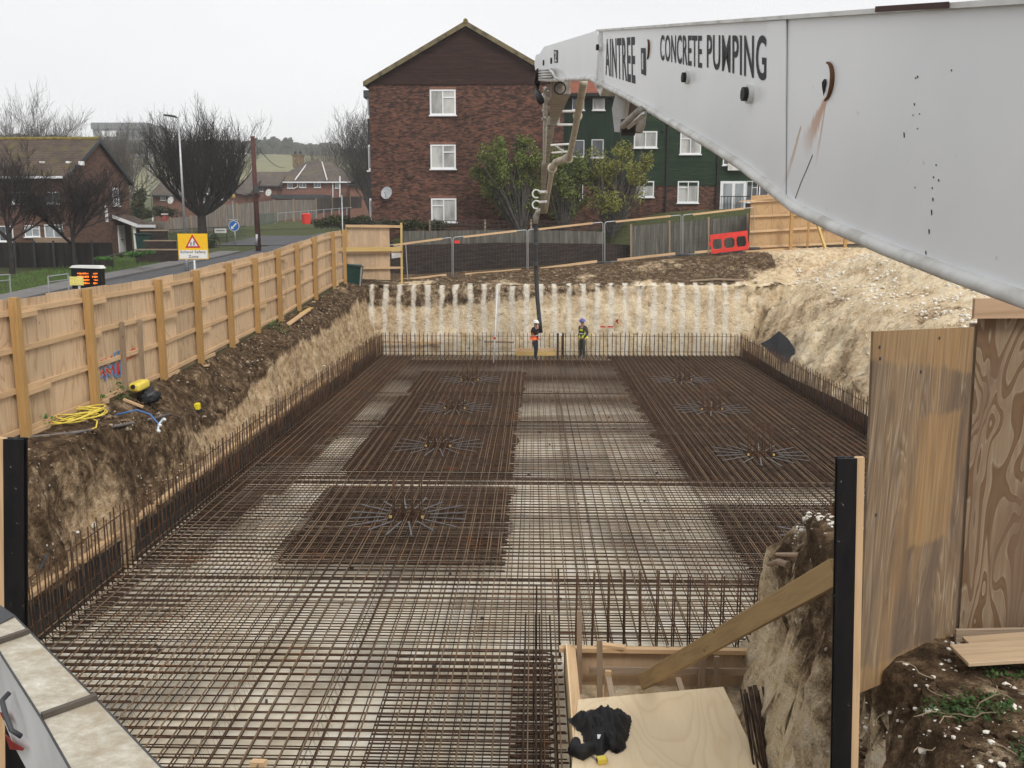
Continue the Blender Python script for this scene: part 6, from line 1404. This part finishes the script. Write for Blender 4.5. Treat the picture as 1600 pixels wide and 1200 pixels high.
def kid(cx, s, z):
    mb = MB(); y_ = YS-.011
    mb.tube([(cx,y_,z+.085*s),(cx,y_-.004,z+.085*s)], .016*s, 10)
    for a_, b_, w_ in (((0,.07),(-.005,.02),.022),((-.005,.02),(-.035,-.05),.013),((-.005,.02),(.03,-.045),.013),((0,.06),(-.04,.025),.01),((0,.06),(.045,.035),.01)):
        mb.beam((cx+a_[0]*s,y_,z+a_[1]*s),(cx+b_[0]*s,y_,z+b_[1]*s), .004, w_*s)
    mb.build('children_symbol', M_INK, sg)
kid(xm_-.045,.8,zc-.035); kid(xm_+.045,.95,zc-.025)
thin(sg, 'text_panel', [(x0+.03,YS-.004,zb+.02),(x1-.03,YS-.004,zb+.02),(x1-.03,YS-.004,zb+.255),(x0+.03,YS-.004,zb+.255)], .003, M_SIGNW)
text_on(sg,'School Safety',x0+.06,x1-.06,zb+.145,zb+.245,YS-.007,M_INK,.012); text_on(sg,'Zone',xm_-.14,xm_+.14,zb+.04,zb+.115,YS-.007,M_INK,.012)
post_tube('post', (xm_,YS+.05,2.3), (xm_,YS+.05,zt-.05), .038, .038, M_GALV, sg)
# keep-left bollard sign with beacon pole
YK = 73.0; ks = root('keep_left_sign', (P(365,380,YK).x, YK, 4.7), 'round blue arrow sign on a short post at the junction', 'road sign')
c = P(365.5,353,YK); mb = MB(); mb.tube([c, c+Vector((0,.04,0))], .42, 24); mb.build('sign_rim', M_SIGNW, ks)
mb = MB(); mb.tube([c+Vector((0,-.004,0)), c+Vector((0,.01,0))], .385, 24); mb.build('sign_disc', M_SIGNB, ks)
mb = MB(); y_ = -.02; mb.beam(c+Vector((.2,y_,.2)), c+Vector((-.12,y_,-.12)), .004, .1); mb.prism([c+Vector((-.24,y_,-.24)), c+Vector((.0,y_,-.22)), c+Vector((-.22,y_,.0))], (0,.004,0)); o = mb.build('arrow', M_SIGNW, ks); fix_normals(o)
post_tube('post', (c.x+.02,YK+.08,4.4), (c.x+.02,YK+.08,c.z+.3), .06,.06, M_GALV, ks); mb = MB(); mb.box(c+Vector((0,.1,.5)),(.75,.2,.1)); mb.build('light_hood', M_GALV, ks)
mb = MB(); mb.box((c.x,YK+.1,4.62),(.9,.6,.14)); mb.build('kerb_block', M_PAVE, ks)
YB_ = 80; bb = root('crossing_beacon', (P(363,345,YB_).x,YB_,4.9), 'slim beacon pole with a round orange globe by the pale fence', 'beacon')
c = P(363,307,YB_); post_tube('pole', (c.x,YB_,4.9), (c.x,YB_,c.z-.2), .06,.05, M_GALV, bb); mb = MB(); mb.blob(c, .26, 2, 0); mb.build('globe', simple('amber_globe', (.8,.5,.2), .4, .05), bb, True)
YN = 76; nb = root('street_name_sign', (P(346,372,YN).x,YN,4.8), 'small white street name board on two black posts', 'sign')
a_, b_ = P(335,357,YN), P(354,364,YN); thin(nb,'name_board',[(a_.x,YN,b_.z),(b_.x,YN,b_.z),(b_.x,YN,a_.z),(a_.x,YN,a_.z)],.03,M_SIGNW)
mb = MB(); mb.box(((a_.x+b_.x)/2,YN-.005,(a_.z+b_.z)/2),(.7,.004,.06)); mb.build('dark_text_line', M_INK, nb)
for px_ in (335,354): c = P(px_,370,YN); post_tube('post', (c.x,YN+.05,4.4), (c.x,YN+.05,a_.z+.05), .05,.05, M_INK, nb)
# bus information display
YD = 21.4; x0, x1 = P(111,430,YD).x, P(158,430,YD).x; zt, zb = P(134,415,YD).z, P(134,452,YD).z
bd = root('bus_display', ((x0+x1)/2, YD, 2.3), 'black bus information display with orange text behind the hoarding', 'display')
mb = MB(); mb.box(((x0+x1)/2,YD+.1,(zt+zb)/2-.02),(x1-x0,.2,zt-zb-.06)); bevel(mb.build('casing', M_BLACK, bd), .01)
mb = MB(); mb.prism([(x0-.02,YD-.03,zt-.05),(x1+.02,YD-.03,zt-.07),(x1-.03,YD-.03,zt),(x0+.06,YD-.03,zt+.005)], (0,.26,0)); fix_normals(mb.build('roof_cap', M_SIGNW, bd))
mem = bpy.data.materials.new('orange_led'); mem.use_nodes = True; e_ = mem.node_tree.nodes['Principled BSDF']; e_.inputs['Base Color'].default_value = (.8,.15,.01,1); e_.inputs['Emission Color'].default_value = (1,.2,.02,1); e_.inputs['Emission Strength'].default_value = .9
rd = random.Random(2)
for i in range(4):   # illegible rows of orange dots
    z_ = zt - .185 - i*.075; mb = MB(); u = x0+.15
    while u < x1-.1:
        w_ = rd.uniform(.012,.035)
        if not (x0+.42 < u < x0+.5): mb.box((u+w_/2, YD-.004, z_+rd.uniform(-.004,.004)), (w_, .004, rd.uniform(.02,.045)))
        u += w_ + .01
    mb.build('screen_row', mem, bd)
post_tube('post', ((x0+x1)/2,YD+.1,2.2), ((x0+x1)/2,YD+.1,zb), .05,.05, M_GALV, bd)
c = P(122,439,YD-.3); o = None; yb_ = root('yellow_notice', (c.x,YD-.3,2.3), 'small pale yellow notice below the bus display', 'notice')
thin(yb_, 'notice_board', [(c.x-.2,YD-.3,c.z-.1),(c.x+.12,YD-.3,c.z-.1),(c.x+.12,YD-.3,c.z+.1),(c.x-.2,YD-.3,c.z+.1)], .02, simple('pale_yellow', (.75,.65,.2), .5)); post_tube('post', (c.x,YD-.26,2.2), (c.x,YD-.26,c.z), .03,.03, M_GALV, yb_)
# guard rails by the far kerb
for (a0,a1,lb) in (((75,447,34),(106,443,36),'short galvanised guard rail left of the bus display'),((-30,447,33),(15,444,35),'galvanised guard rail at the extreme left edge')):
    A_, B_ = P(*a0), P(*a1); tA_, tB_ = P(a0[0],a0[1]-15,a0[2]), P(a1[0],a1[1]-15,a1[2]); r_ = root('guard_rail', A_, lb, 'railing', 'guard rails by the road')
    zz = A_.z; mb = MB(); mb.tube([A_-Vector((0,0,1)), tA_, tB_, B_-Vector((0,0,1))], .03, 6); mb.tube([A_.lerp(tA_,.4), B_.lerp(tB_,.4)], .025, 6); mb.build('rail', M_GALV, r_)
# red litter bin far right of junction, grey pole
c = P(479,350,80); rbn = root('red_bin', c, 'small bright red bin on the grass beyond the junction', 'bin'); mb = MB(); mb.tube([c, c+Vector((0,0,.8))], [.36,.42], 10); mb.build('body', M_RED, rbn); mb = MB(); mb.tube([c+Vector((0,0,.8)), c+Vector((0,0,.9))], [.45,.3], 10); mb.build('lid', M_RED, rbn)
c = P(258,346,84); rbn = root('red_bin', c, 'faded red and white box beside the low pale fence', 'bin'); mb = MB(); mb.box(c+Vector((0,0,.3)),(.34,.3,.6)); mb.build('body', simple('faded_red', (.4,.08,.07)), rbn); mb = MB(); mb.box(c+Vector((0,-.02,.65)),(.5,.4,.1)); mb.build('lid', M_SIGNW, rbn)
c = P(536,400,47); gp_ = root('thin_post', (c.x,47,3.3), 'thin grey post rising behind the end of the street hoarding', 'post'); post_tube('post', (c.x,47,3.3), (P(534,303,47).x,47,P(534,303,47).z), .035,.03, M_GALV, gp_); mb = MB(); mb.box((P(534,303,47).x,47,P(534,303,47).z),(.09,.09,.05)); mb.build('cap', M_DGREY, gp_)
def GH(px, py):
    d = ray(px, py); d = d/d.y; Y = 6.0
    while Y < 60:
        p = CAM + d*Y
        if p.z < hz(p.x, p.y) and p.x > -8.92: break
        Y += .04
    return CAM + d*Y
# ------------------------------------------------------------------ things lying on the ledge
gcab = root('green_cabinet', P(549,465,44.0), 'dark green metal cabinet leaning in the far left corner', 'cabinet')
q = [P(536,413,43.9),P(565,416,43.9),P(560,466,43.9),P(541,466,43.9),P(536,450,43.9)]; mb = MB(); mb.prism(q, (0,.5,0)); fix_normals(mb.build('cabinet_body', M_DGREEN, gcab)); mb = MB(); mb.beam(P(536,413,43.85), P(565,416,43.85), .06, .08); mb.build('cabinet_rim', simple('worn_green', (.03,.07,.06), .6), gcab); mb = MB(); mb.beam(P(565,417,43.85), P(561,466,43.85), .05, .07); mb.build('cabinet_edge', M_GALV, gcab)
mb = MB(); q = [P(501,443,43.0),P(528,444,43.4),P(541,455,43.6),P(543,470,43.6),P(520,462,43.2),P(503,455,43.0)]; mb.prism(q,(0,.25,0)); o = mb.build('broken_kerb', M_BRICKW, None, base=True); fix_normals(o); tag(o,'broken low concrete kerb in front of the green cabinet','kerb')
for (a_,b_,w_,lb,mt) in (((321,575,24.6),(395,519,28.0),.16,'longest loose board sloping off the ledge by the middle posts',M_SOFTWOOD),((448,511,33.2),(482,487,35.5),.2,'short pale board lying flat on the ledge, nearer of two',M_SOFTWOOD),((470,493,35.0),(486,484,36.4),.14,'small board crossing the end of the flat pale board',M_YELTIM),((490,474,38.0),(504,460,39.5),.15,'lower of two short boards by the green cabinet',M_SOFTWOOD),((504,460,39.3),(515,446,40.8),.16,'upper of two short boards by the green cabinet',M_SOFTWOOD),
    ((190,618,19.9),(258,594,22.0),.16,'weathered board resting under the yellow container',M_OLDWOOD),((193,628,19.8),(224,641,19.0),.1,'short pale offcut lying in front of the black bag',M_SOFTWOOD)):
    p0, p1 = GH(a_[0],a_[1])+Vector((0,0,.06)), GH(b_[0],b_[1])+Vector((0,0,.07)); o = plank('loose_board', p0, p1, w_, .04, mt); tag(o, lb, 'board', 'loose boards on the ledge')
# yellow hose coil
c = G(118,656,2.28); hc = root('yellow_hose', c, 'coiled yellow hose lying at the foot of the hoarding', 'hose')
mb = MB(); pts = []
for i in range(150):
    a = i*.26; R_ = .36 + .09*math.sin(i*.21) + .05*math.sin(i*.77); pts.append(Vector((c.x+R_*math.cos(a)*1.1, c.y+R_*math.sin(a)*1.5, c.z+.06+.05*math.sin(i*.37)+i*.0006)))
pts += [G(76,660,2.3), G(66,676,2.25)]
mb.tube(pts, .014, 6); mb.build('coil', M_YEL, hc, True); mb = MB(); mb.tube([G(135,650,2.35),G(152,658,2.3),G(150,668,2.25),G(138,672,2.2)], .014, 6); mb.build('loose_end', M_YEL, hc, True)
# grey pipe along the crest, black cable, blue pipe
mb = MB(); mb.tube([G(42,684,2.3),G(110,677,2.25),G(180,666,2.15),G(235,655,1.98),G(266,647,1.92)], .032, 8); o = mb.build('grey_pipe', simple('dull_grey_pipe', (.17,.15,.14), .7, .4, 6), None, True, True); tag(o,'long dull grey pipe lying along the crest of the left bank','pipe')
mb = MB(); mb.tube([G(61,668,2.3),G(64,650,2.35)+Vector((0,0,.1)),G(62,632,2.3)+Vector((0,0,.2)),G(55,620,2.3)+Vector((0,0,.25))], .014, 6); o = mb.build('black_cable', M_RUBBER, None, True, True); tag(o,'black cable curling up from the ground at the far left','cable')
bl = root('blue_pipe', G(210,648,2.1), 'blue water pipe arching over the bank and ending in two white branches', 'pipe')
mb = MB(); mb.tube([G(174,650,2.15),G(190,646,2.2),G(215,645,2.2)+Vector((0,0,.06)),G(235,652,2.1)+Vector((0,0,.06)),G(248,663,2.0)], .017, 7); mb.build('pipe', M_BLUEPIPE, bl, True)
e = G(248,663,2.0); mb = MB()
for a_ in ((256,655),(247,673)): f_ = G(*a_,2.0); f_.z += .02; mb.tube([e, f_], .02, 7)
mb.build('branch', simple('pale_blue', (.5,.65,.75), .5), bl, True)
mb = MB()
for a_ in ((256,655),(247,673),(249,664)): mb.tube([G(a_[0]-1,a_[1],2.0), G(a_[0]+1.5,a_[1]+.5,2.02)], .032, 8)
mb.build('end_cap', M_WHITE, bl, True)
# yellow container
c = Vector((-8.68,19.75,2.4)); yc = root('yellow_container', c, 'pale yellow plastic container lying on its side against the hoarding', 'container')
Mz = frame(Vector((.1,.8,.06))); mb = MB(); mb.box(c+Vector((0,0,.1)),(.5,.26,.2), Mz); bevel(mb.build('body', M_YEL, yc), .07, 4); mb = MB(); q = c+Vector((0,0,.1))+Mz@Vector((-.27,0,.03)); mb.tube([q, q+Mz@Vector((.06,0,0))], .05, 10); mb.build('cap', M_INK, yc)
c = GH(232,628); bg_ = root('black_bag', c, 'shiny black bag slumped in the hollow right of the yellow container', 'bag'); mb = MB(); mb.blob(c+Vector((0,0,.12)), .21, 3, .3, 2.4, 4, (1.1,1,.8)); mb.build('crumpled_body', M_MEMB, bg_, True); mb = MB(); mb.blob(c+Vector((.05,.12,.27)), .06, 2, .4, 3, 2, (.7,1,1.6)); mb.build('knot', M_MEMB, bg_, True)
c = G(154,640,2.2); mb = MB(); mb.blob(c+Vector((.1,0,.02)), .22, 2, .2, 1.4, 6, (1.6,.8,.4)); o = mb.build('plastic_scrap', simple('dark_plastic_film', (.05,.06,.07), .25, .4), None, True, True); tag(o,'dark shiny plastic film beside the weeds and the hose coil','plastic sheet')
c = GH(307,643); yl = root('laser_level', c, 'small bright yellow box with black base on the slope', 'laser level'); mb = MB(); mb.box(c+Vector((0,0,.13)),(.19,.15,.17)); bevel(mb.build('case', simple('bright_yellow', (.85,.7,.03), .4), yl), .03, 2); mb = MB(); mb.box(c+Vector((.02,0,.02)),(.22,.17,.07)); mb.build('foot', M_INK, yl)
# edge strips behind the left starter bars
ln = root('left_edge_form', (-7.5,20,-.3), 'black membrane upstand with pale timber capping along the left slab edge', 'formwork')
mb = MB(); y_ = 7.5
while y_ < 43.4:
    h0, h1 = .27+.05*noise.noise(Vector((y_,0,0))), .27+.05*noise.noise(Vector((y_+.6,0,0))); x0, x1 = -7.55+.04*noise.noise(Vector((y_*.7,3,0))), -7.55+.04*noise.noise(Vector(((y_+.6)*.7,3,0)))
    mb.prism([(x0,y_,-.33),(x1,y_+.6,-.33),(x1,y_+.6,h1),(x0,y_,h0)], (-.03,0,0)); y_ += .6
o = mb.build('membrane_upstand', M_MEMB, ln); fix_normals(o)
for (ya,yb) in ((7.8,9.1),(9.2,12.6),(12.9,14.4),(14.6,17.6),(17.8,19.5),(19.6,22.9),(23.1,26.6),(26.8,30),(30.2,34),(36,39)):
    plank('timber_capping', (-7.62,ya,.40+random.uniform(-.03,.04)), (-7.64,yb,.42+random.uniform(-.03,.04)), .13, .07, M_SOFTWOOD, ln)
rn = root('right_edge_form', (9.9,25,-.3), 'black membrane upstand along the foot of the right chalk slope', 'formwork')
mb = MB(); mb.prism([(9.93,13.5,-.33),(9.93,43.5,-.33),(9.93,43.5,.3),(9.93,36,.22),(9.93,30,.42),(9.93,13.5,.4)], (.03,0,0)); fix_normals(mb.build('membrane_upstand', M_MEMB, rn))
q = [P(1188,537,39.2),P(1203,529,38.9),P(1217,517,38.6),P(1231,529,38.2),P(1242,546,37.8),P(1241,572,37.5),P(1214,560,38.2)]; mb = MB(); mb.prism(q, (.02,.04,.0)); o = mb.build('membrane_flap', M_MEMB, None, base=True); fix_normals(o); tag(o, 'large black membrane flap folded up against the foot of the right slope', 'membrane')
q = [P(40,824,14.6),P(76,858,13.9),P(60,890,13.4),P(36,900,13.4),P(30,840,14)]; mb = MB(); mb.prism(q, (.03,.03,0)); o = mb.build('membrane_sheet', simple('grey_blue_membrane', (.04,.05,.06), .35, .5, 5), None, base=True); fix_normals(o); tag(o, 'grey-blue torn membrane sheet on the bank beside the left post', 'membrane')
# far edge: yellow timber box, rails, white pole, blanking boards
bx_ = root('timber_box', (P(838,552,43.0).x,43.0,0), 'pale yellow timber box form at the feet of the man in orange', 'formwork')
a_, b_ = P(806,556,42.9), P(868,556,42.9)
plank('board', (a_.x,42.9,.12), (b_.x,42.9,.12), .05, .2, M_YELTIM, bx_); plank('board', (a_.x,43.3,.25), (b_.x,43.3,.25), .05, .12, M_SOFTWOOD, bx_); 
for x_ in (a_.x, b_.x): plank('board', (x_,42.9,.16), (x_,43.35,.16), .05, .28, M_YELTIM, bx_)
pp_ = root('steel_prop', (P(877,552,43).x,43.2,-.2), 'dark brown steel upright right of the timber box, topped by a white cap', 'post'); x_ = P(875,540,43).x
mb = MB(); mb.box((x_-.1,43.2,.45),(.1,.1,1.2)); mb.box((x_+.13,43.2,.45),(.12,.1,1.2)); mb.build('twin_uprights', M_REBAR_D, pp_); mb = MB(); mb.box((x_+.02,43.15,1.0),(.14,.1,.1)); mb.build('white_cap', M_WHITE, pp_)
for (a_,b_,Y_,r_,lb,mt) in (((597,534,43.7),(690,536,43.7),0,.0,'pale timber rail tied across the far starter bars at the left',M_SOFTWOOD),((756,534,43.6),(803,535,43.6),0,0,'short brown rail on the far starter bars left of the timber box',M_OLDWOOD)):
    o = plank('tied_rail', P(*a_), P(*b_), .05, .08, mt); tag(o, lb, 'rail')
wp = root('white_pole', P(771,568,41.0), 'tall thin white pole standing on the mat near the far edge', 'pole'); post_tube('pole', P(771,568,41.0), P(777,452,41.6), .03,.026, M_WHITE, wp); mb = MB(); p_ = P(773,530,41.2); mb.tube([p_, p_+Vector((0,0,.1))], .055, 8); mb.build('clip', M_REDP, wp)
# red spray marks on the chalk
mb = MB()
for (a_,b_) in (((938,510.5),(946,510.5)),((949,510.5),(958,510.5)),((963,500),(966,506)),((966,499),(962,503))): mb.beam(P(*a_,43.78), P(*b_,43.78), .02, .07)
o = mb.build('red_spray_mark', M_REDP, None, base=True); tag(o, 'short red survey marks sprayed on the chalk right of the men', 'paint mark')
# pegs lying on near edge of mat
o = plank('timber_peg', P(393,1192,9.4), P(415,1193,9.35), .08, .06, M_SOFTWOOD); tag(o,'small pale timber block at the bottom edge of the mat','block')
for i in range(1): pass
# plastic spacers and debris scattered on the blinding
rs = random.Random(3); mb = MB()
for i in range(160):
    x_, y_ = rs.uniform(-7.2,9.5), rs.uniform(8,43)
    if y_ < 12.6 and x_ > .2: continue
    mb.box((x_,y_,BZ+.02),(rs.uniform(.03,.08),rs.uniform(.03,.05),.04), Matrix.Rotation(rs.uniform(0,3),3,'Z'))
o = mb.build('spacer_blocks', M_DGREY); o['kind'] = 'stuff'; tag(o,'small dark spacer blocks scattered on the concrete under the bars','spacers')
# ------------------------------------------------------------------ the two men
M_SKIN = simple('skin', (.45,.24,.17), .6, .1, 8)
def skinmesh(name, pts, edges, mat, parent, rootv=0, sub=2):
    off = wloc(parent); me = bpy.data.meshes.new(name); me.from_pydata([Vector(p[:3]) for p in pts], edges, []); o = bpy.data.objects.new(name, me); COL.objects.link(o); o.parent = parent
    s = o.modifiers.new('skin', 'SKIN'); s.use_smooth_shade = True
    for i, p in enumerate(pts):
        r = p[3]; ry = p[4] if len(p) > 4 else r; me.skin_vertices[0].data[i].radius = (r, ry); me.skin_vertices[0].data[i].use_root = (i == rootv)
    q = o.modifiers.new('sub', 'SUBSURF'); q.levels = sub; q.render_levels = sub; me.materials.append(mat); return o
def person(loc, rotz, label, pose, mats, helmet, vestmat, hi):
    r_ = root('person', loc, label, 'person'); r_.rotation_euler = (0,0,rotz); J = pose
    # body: pelvis, spine, neck, head; legs; arms
    def chain(keys, rad): return [(*J[k_], *(rr if isinstance(rr, tuple) else (rr,))) for k_, rr in zip(keys, rad)]
    pts = chain(['pel','waist','chest','neck','headb','headt'], [(.12,.09),(.115,.085),(.135,.08),.05,(.075,.085),(.07,.085)]); ed = [(0,1),(1,2),(2,3),(3,4),(4,5)]
    def limb(st, keys, rad):
        prev = st
        for k_, rr in zip(keys, rad): pts.append((*J[k_], rr)); ed.append((prev, len(pts)-1)); prev = len(pts)-1
        return prev
    for s in 'LR':
        limb(0, ['hip'+s,'knee'+s,'ank'+s,'toe'+s], [.085,.06,.042,.035]); w_ = limb(2, ['sho'+s,'elb'+s,'wri'+s,'palm'+s], [.055,.043,.03,.03])
        p = Vector(J['palm'+s]); d = (p-Vector(J['wri'+s])).normalized(); sd_ = d.orthogonal().normalized()
        for i_, (of, ln_) in enumerate(((-.03,.06),(-.01,.075),(.01,.072),(.03,.058))):
            q_ = p + sd_*of + d*.03; pts.append((*q_, .011)); ed.append((w_, len(pts)-1)); k1 = len(pts)-1; q2 = q_ + d*ln_ + d.cross(sd_)*.025; pts.append((*q2, .008)); ed.append((k1, len(pts)-1))
        q_ = p + sd_*.045 - d*.02; pts.append((*q_, .012)); ed.append((w_, len(pts)-1)); k1 = len(pts)-1; pts.append((*(q_+d*.045+sd_*.02), .009)); ed.append((k1, len(pts)-1))
    skinmesh('body', pts, ed, M_SKIN, r_)
    # face features
    h = Vector(J['headb']).lerp(Vector(J['headt']), .45); f = Vector(J['face']).normalized(); sd_ = Vector((0,0,1)).cross(f).normalized()
    mb = MB(); mb.blob(h + f*.1 + Vector((0,0,-.01)), .018, 1, 0, 1, 0, (1,1,1.5)); mb.blob(h + sd_*.085, .022, 1, 0, 1, 0, (.5,1,1.4)); mb.blob(h - sd_*.085, .022, 1, 0, 1, 0, (.5,1,1.4)); mb.blob(h + f*.088 + Vector((0,0,-.055)), .02, 1, 0, 1, 0, (1.2,.8,.5))
    o = mb.build('face_features', M_SKIN, None, True); o.parent = r_
    mb = MB()
    for s in (-1,1): mb.blob(h + f*.09 + sd_*.033*s + Vector((0,0,.022)), .01, 1)
    o = mb.build('eye', M_INK, None, True); o.parent = r_
    c = Vector(J['headt']) + Vector((0,0,-.01)); mb = MB(); vs = []; fs = []; n = 20
    for i in range(7):
        t_ = i/6*PI/2; rr = .135*math.cos(t_); 
        for j in range(n): a = 2*PI*j/n; vs.append(c + Vector((math.cos(a)*rr, math.sin(a)*rr*1.08, .135*math.sin(t_))))
    fs = [(i*n+j, i*n+(j+1)%n, (i+1)*n+(j+1)%n, (i+1)*n+j) for i in range(6) for j in range(n)]; mb.add(vs, fs); mb.tube([c+Vector((0,0,-.012)), c+Vector((0,0,.008))], .15, 20)
    mb.prism([c+f*.12+sd_*.09, c+f*.19+sd_*.05, c+f*.19-sd_*.05, c+f*.12-sd_*.09], (0,0,-.012)); o = mb.build('helmet', helmet, None, True); o.parent = r_
    # clothes
    t = chain(['waist0','waist','chest','neck0'], [(.165,.135),(.165,.13),(.2,.14),(.085,.085)]); te = [(0,1),(1,2),(2,3)]
    for s in 'LR':
        pv = 2
        for k_, rr in zip(['sho'+s,'elb'+s,'wri'+s], [.085,.066,.05]): t.append((*J[k_], rr)); te.append((pv, len(t)-1)); pv = len(t)-1
    skinmesh('jacket', t, te, mats[0], r_, 1)
    t = chain(['waist0','pel'], [(.15,.12),(.16,.125)]); te = [(0,1)]
    for s in 'LR':
        pv = 1
        for k_, rr in zip(['hip'+s,'knee'+s,'ank'+s], [.105,.082,.07]): t.append((*J[k_], rr)); te.append((pv, len(t)-1)); pv = len(t)-1
    skinmesh('trousers', t, te, mats[1], r_, 1)
    for s in 'LR':
        a_ = Vector(J['ank'+s]); b_ = Vector(J['toe'+s]); skinmesh('boot', [(*(a_+Vector((0,0,.1))),.062),(*a_,.062),(*(b_+Vector((0,0,.005))),.05)], [(0,1),(1,2)], mats[2], r_, 1, 1)
    t = [(x_-.0, y_-.032, z_, *rr_) for (x_,y_,z_,*rr_) in chain(['waist0','waist','chest'], [(.205,.145),(.215,.15),(.26,.18)])]; v = skinmesh('hi_vis_vest', t, [(0,1),(1,2)], vestmat, r_, 1)
    mb = MB(); w0 = Vector(J['waist']); 
    pts_ = [w0 + Vector((math.cos(a)*.212, math.sin(a)*.152-.032, .02)) for a in np.linspace(0,2*PI,25)]
    mb.tube(pts_, .018, 5); o = mb.build('reflective_band', hi, None, True); o.parent = r_
    # open front of the vest: jacket colour panel
    return r_
def pose(kind):
    J = dict(pel=(0,0,.93), waist0=(0,0,.98), waist=(0,0,1.12), chest=(0,.0,1.36), neck=(0,.0,1.5), neck0=(0,0,1.53), headb=(0,.02,1.58), headt=(0,.03,1.72), face=(0,1,0))
    J.update(hipL=(-.1,0,.88), kneeL=(-.11,.03,.48), ankL=(-.12,-.02,.09), toeL=(-.14,.16,.045), hipR=(.1,0,.88), kneeR=(.11,.04,.48), ankR=(.12,.0,.09), toeR=(.15,.17,.045))
    J.update(shoL=(-.21,-.01,1.42), elbL=(-.27,-.06,1.14), wriL=(-.25,.06,.93), palmL=(-.25,.09,.86), shoR=(.21,-.01,1.42), elbR=(.27,-.06,1.14), wriR=(.24,.08,.93), palmR=(.24,.11,.86))
    if kind == 'hand_up': J.update(elbR=(.26,.16,1.2), wriR=(.13,.2,1.46), palmR=(.07,.19,1.55), elbL=(-.3,-.1,1.15), wriL=(-.2,.02,.97), palmL=(-.15,.06,.95), face=(.3,1,-.05), hipL=(-.08,0,.88), ankL=(-.07,-.03,.09), toeL=(-.07,.15,.045), ankR=(.07,.05,.09), toeR=(.12,.22,.045), kneeR=(.09,.08,.48), kneeL=(-.08,.03,.48))
    if kind == 'pockets': J.update(elbL=(-.28,-.05,1.15), wriL=(-.2,.12,.97), palmL=(-.14,.16,.93), elbR=(.28,-.07,1.15), wriR=(.2,.08,.96), palmR=(.15,.12,.92), face=(-.1,1,-.1))
    return J
M_NAVY = simple('navy_cloth', (.018,.022,.035), .85, .3, 15); M_BLK = simple('black_cloth_jacket', (.012,.012,.016), .85, .3, 15); M_GREYJ = simple('dark_brown_grey_cloth', (.06,.052,.05), .85, .3, 15); M_OLIVE = simple('olive_cloth', (.05,.052,.04), .85, .35, 12)
M_ORV = simple('hi_vis_orange', (.95,.16,.05), .6, .1); M_YEV = simple('hi_vis_yellow', (.7,.85,.03), .6, .1); M_BAND = simple('reflective_tape', (.75,.72,.65), .3, .1)
a_ = G(836,563,0); b_ = G(910,560,0)
person((a_.x,a_.y,.02), R(-118), 'man in white helmet and orange hi-vis vest raising a hand to his face', pose('hand_up'), (M_BLK,M_NAVY,M_INK), M_SIGNW, M_ORV, M_BAND)
person((b_.x,b_.y,.02), R(128), 'man in blue helmet, yellow-edged vest and olive trousers standing hands together', pose('pockets'), (M_GREYJ,M_OLIVE,M_OLIVE), simple('blue_violet_helmet', (.12,.12,.4), .4), M_YEV, M_BAND)
# ------------------------------------------------------------------ misty air
mb = MB(); x0, x1, y0, y1, z0, z1 = -560, 430, -60, 960, -3, 82
mb.box(((x0+x1)/2,(y0+y1)/2,(z0+z1)/2),(x1-x0,y1-y0,z1-z0)); 
hm = bpy.data.materials.new('mist'); hm.use_nodes = True; t = hm.node_tree; t.nodes.clear(); o_ = t.nodes.new('ShaderNodeOutputMaterial'); v = t.nodes.new('ShaderNodeVolumePrincipled')
v.inputs['Color'].default_value = (.97,.98,1,1); v.inputs['Density'].default_value = .0006; v.inputs['Anisotropy'].default_value = .2; t.links.new(v.outputs[0], o_.inputs['Volume'])
o = mb.build('haze', hm); o['kind'] = 'stuff'
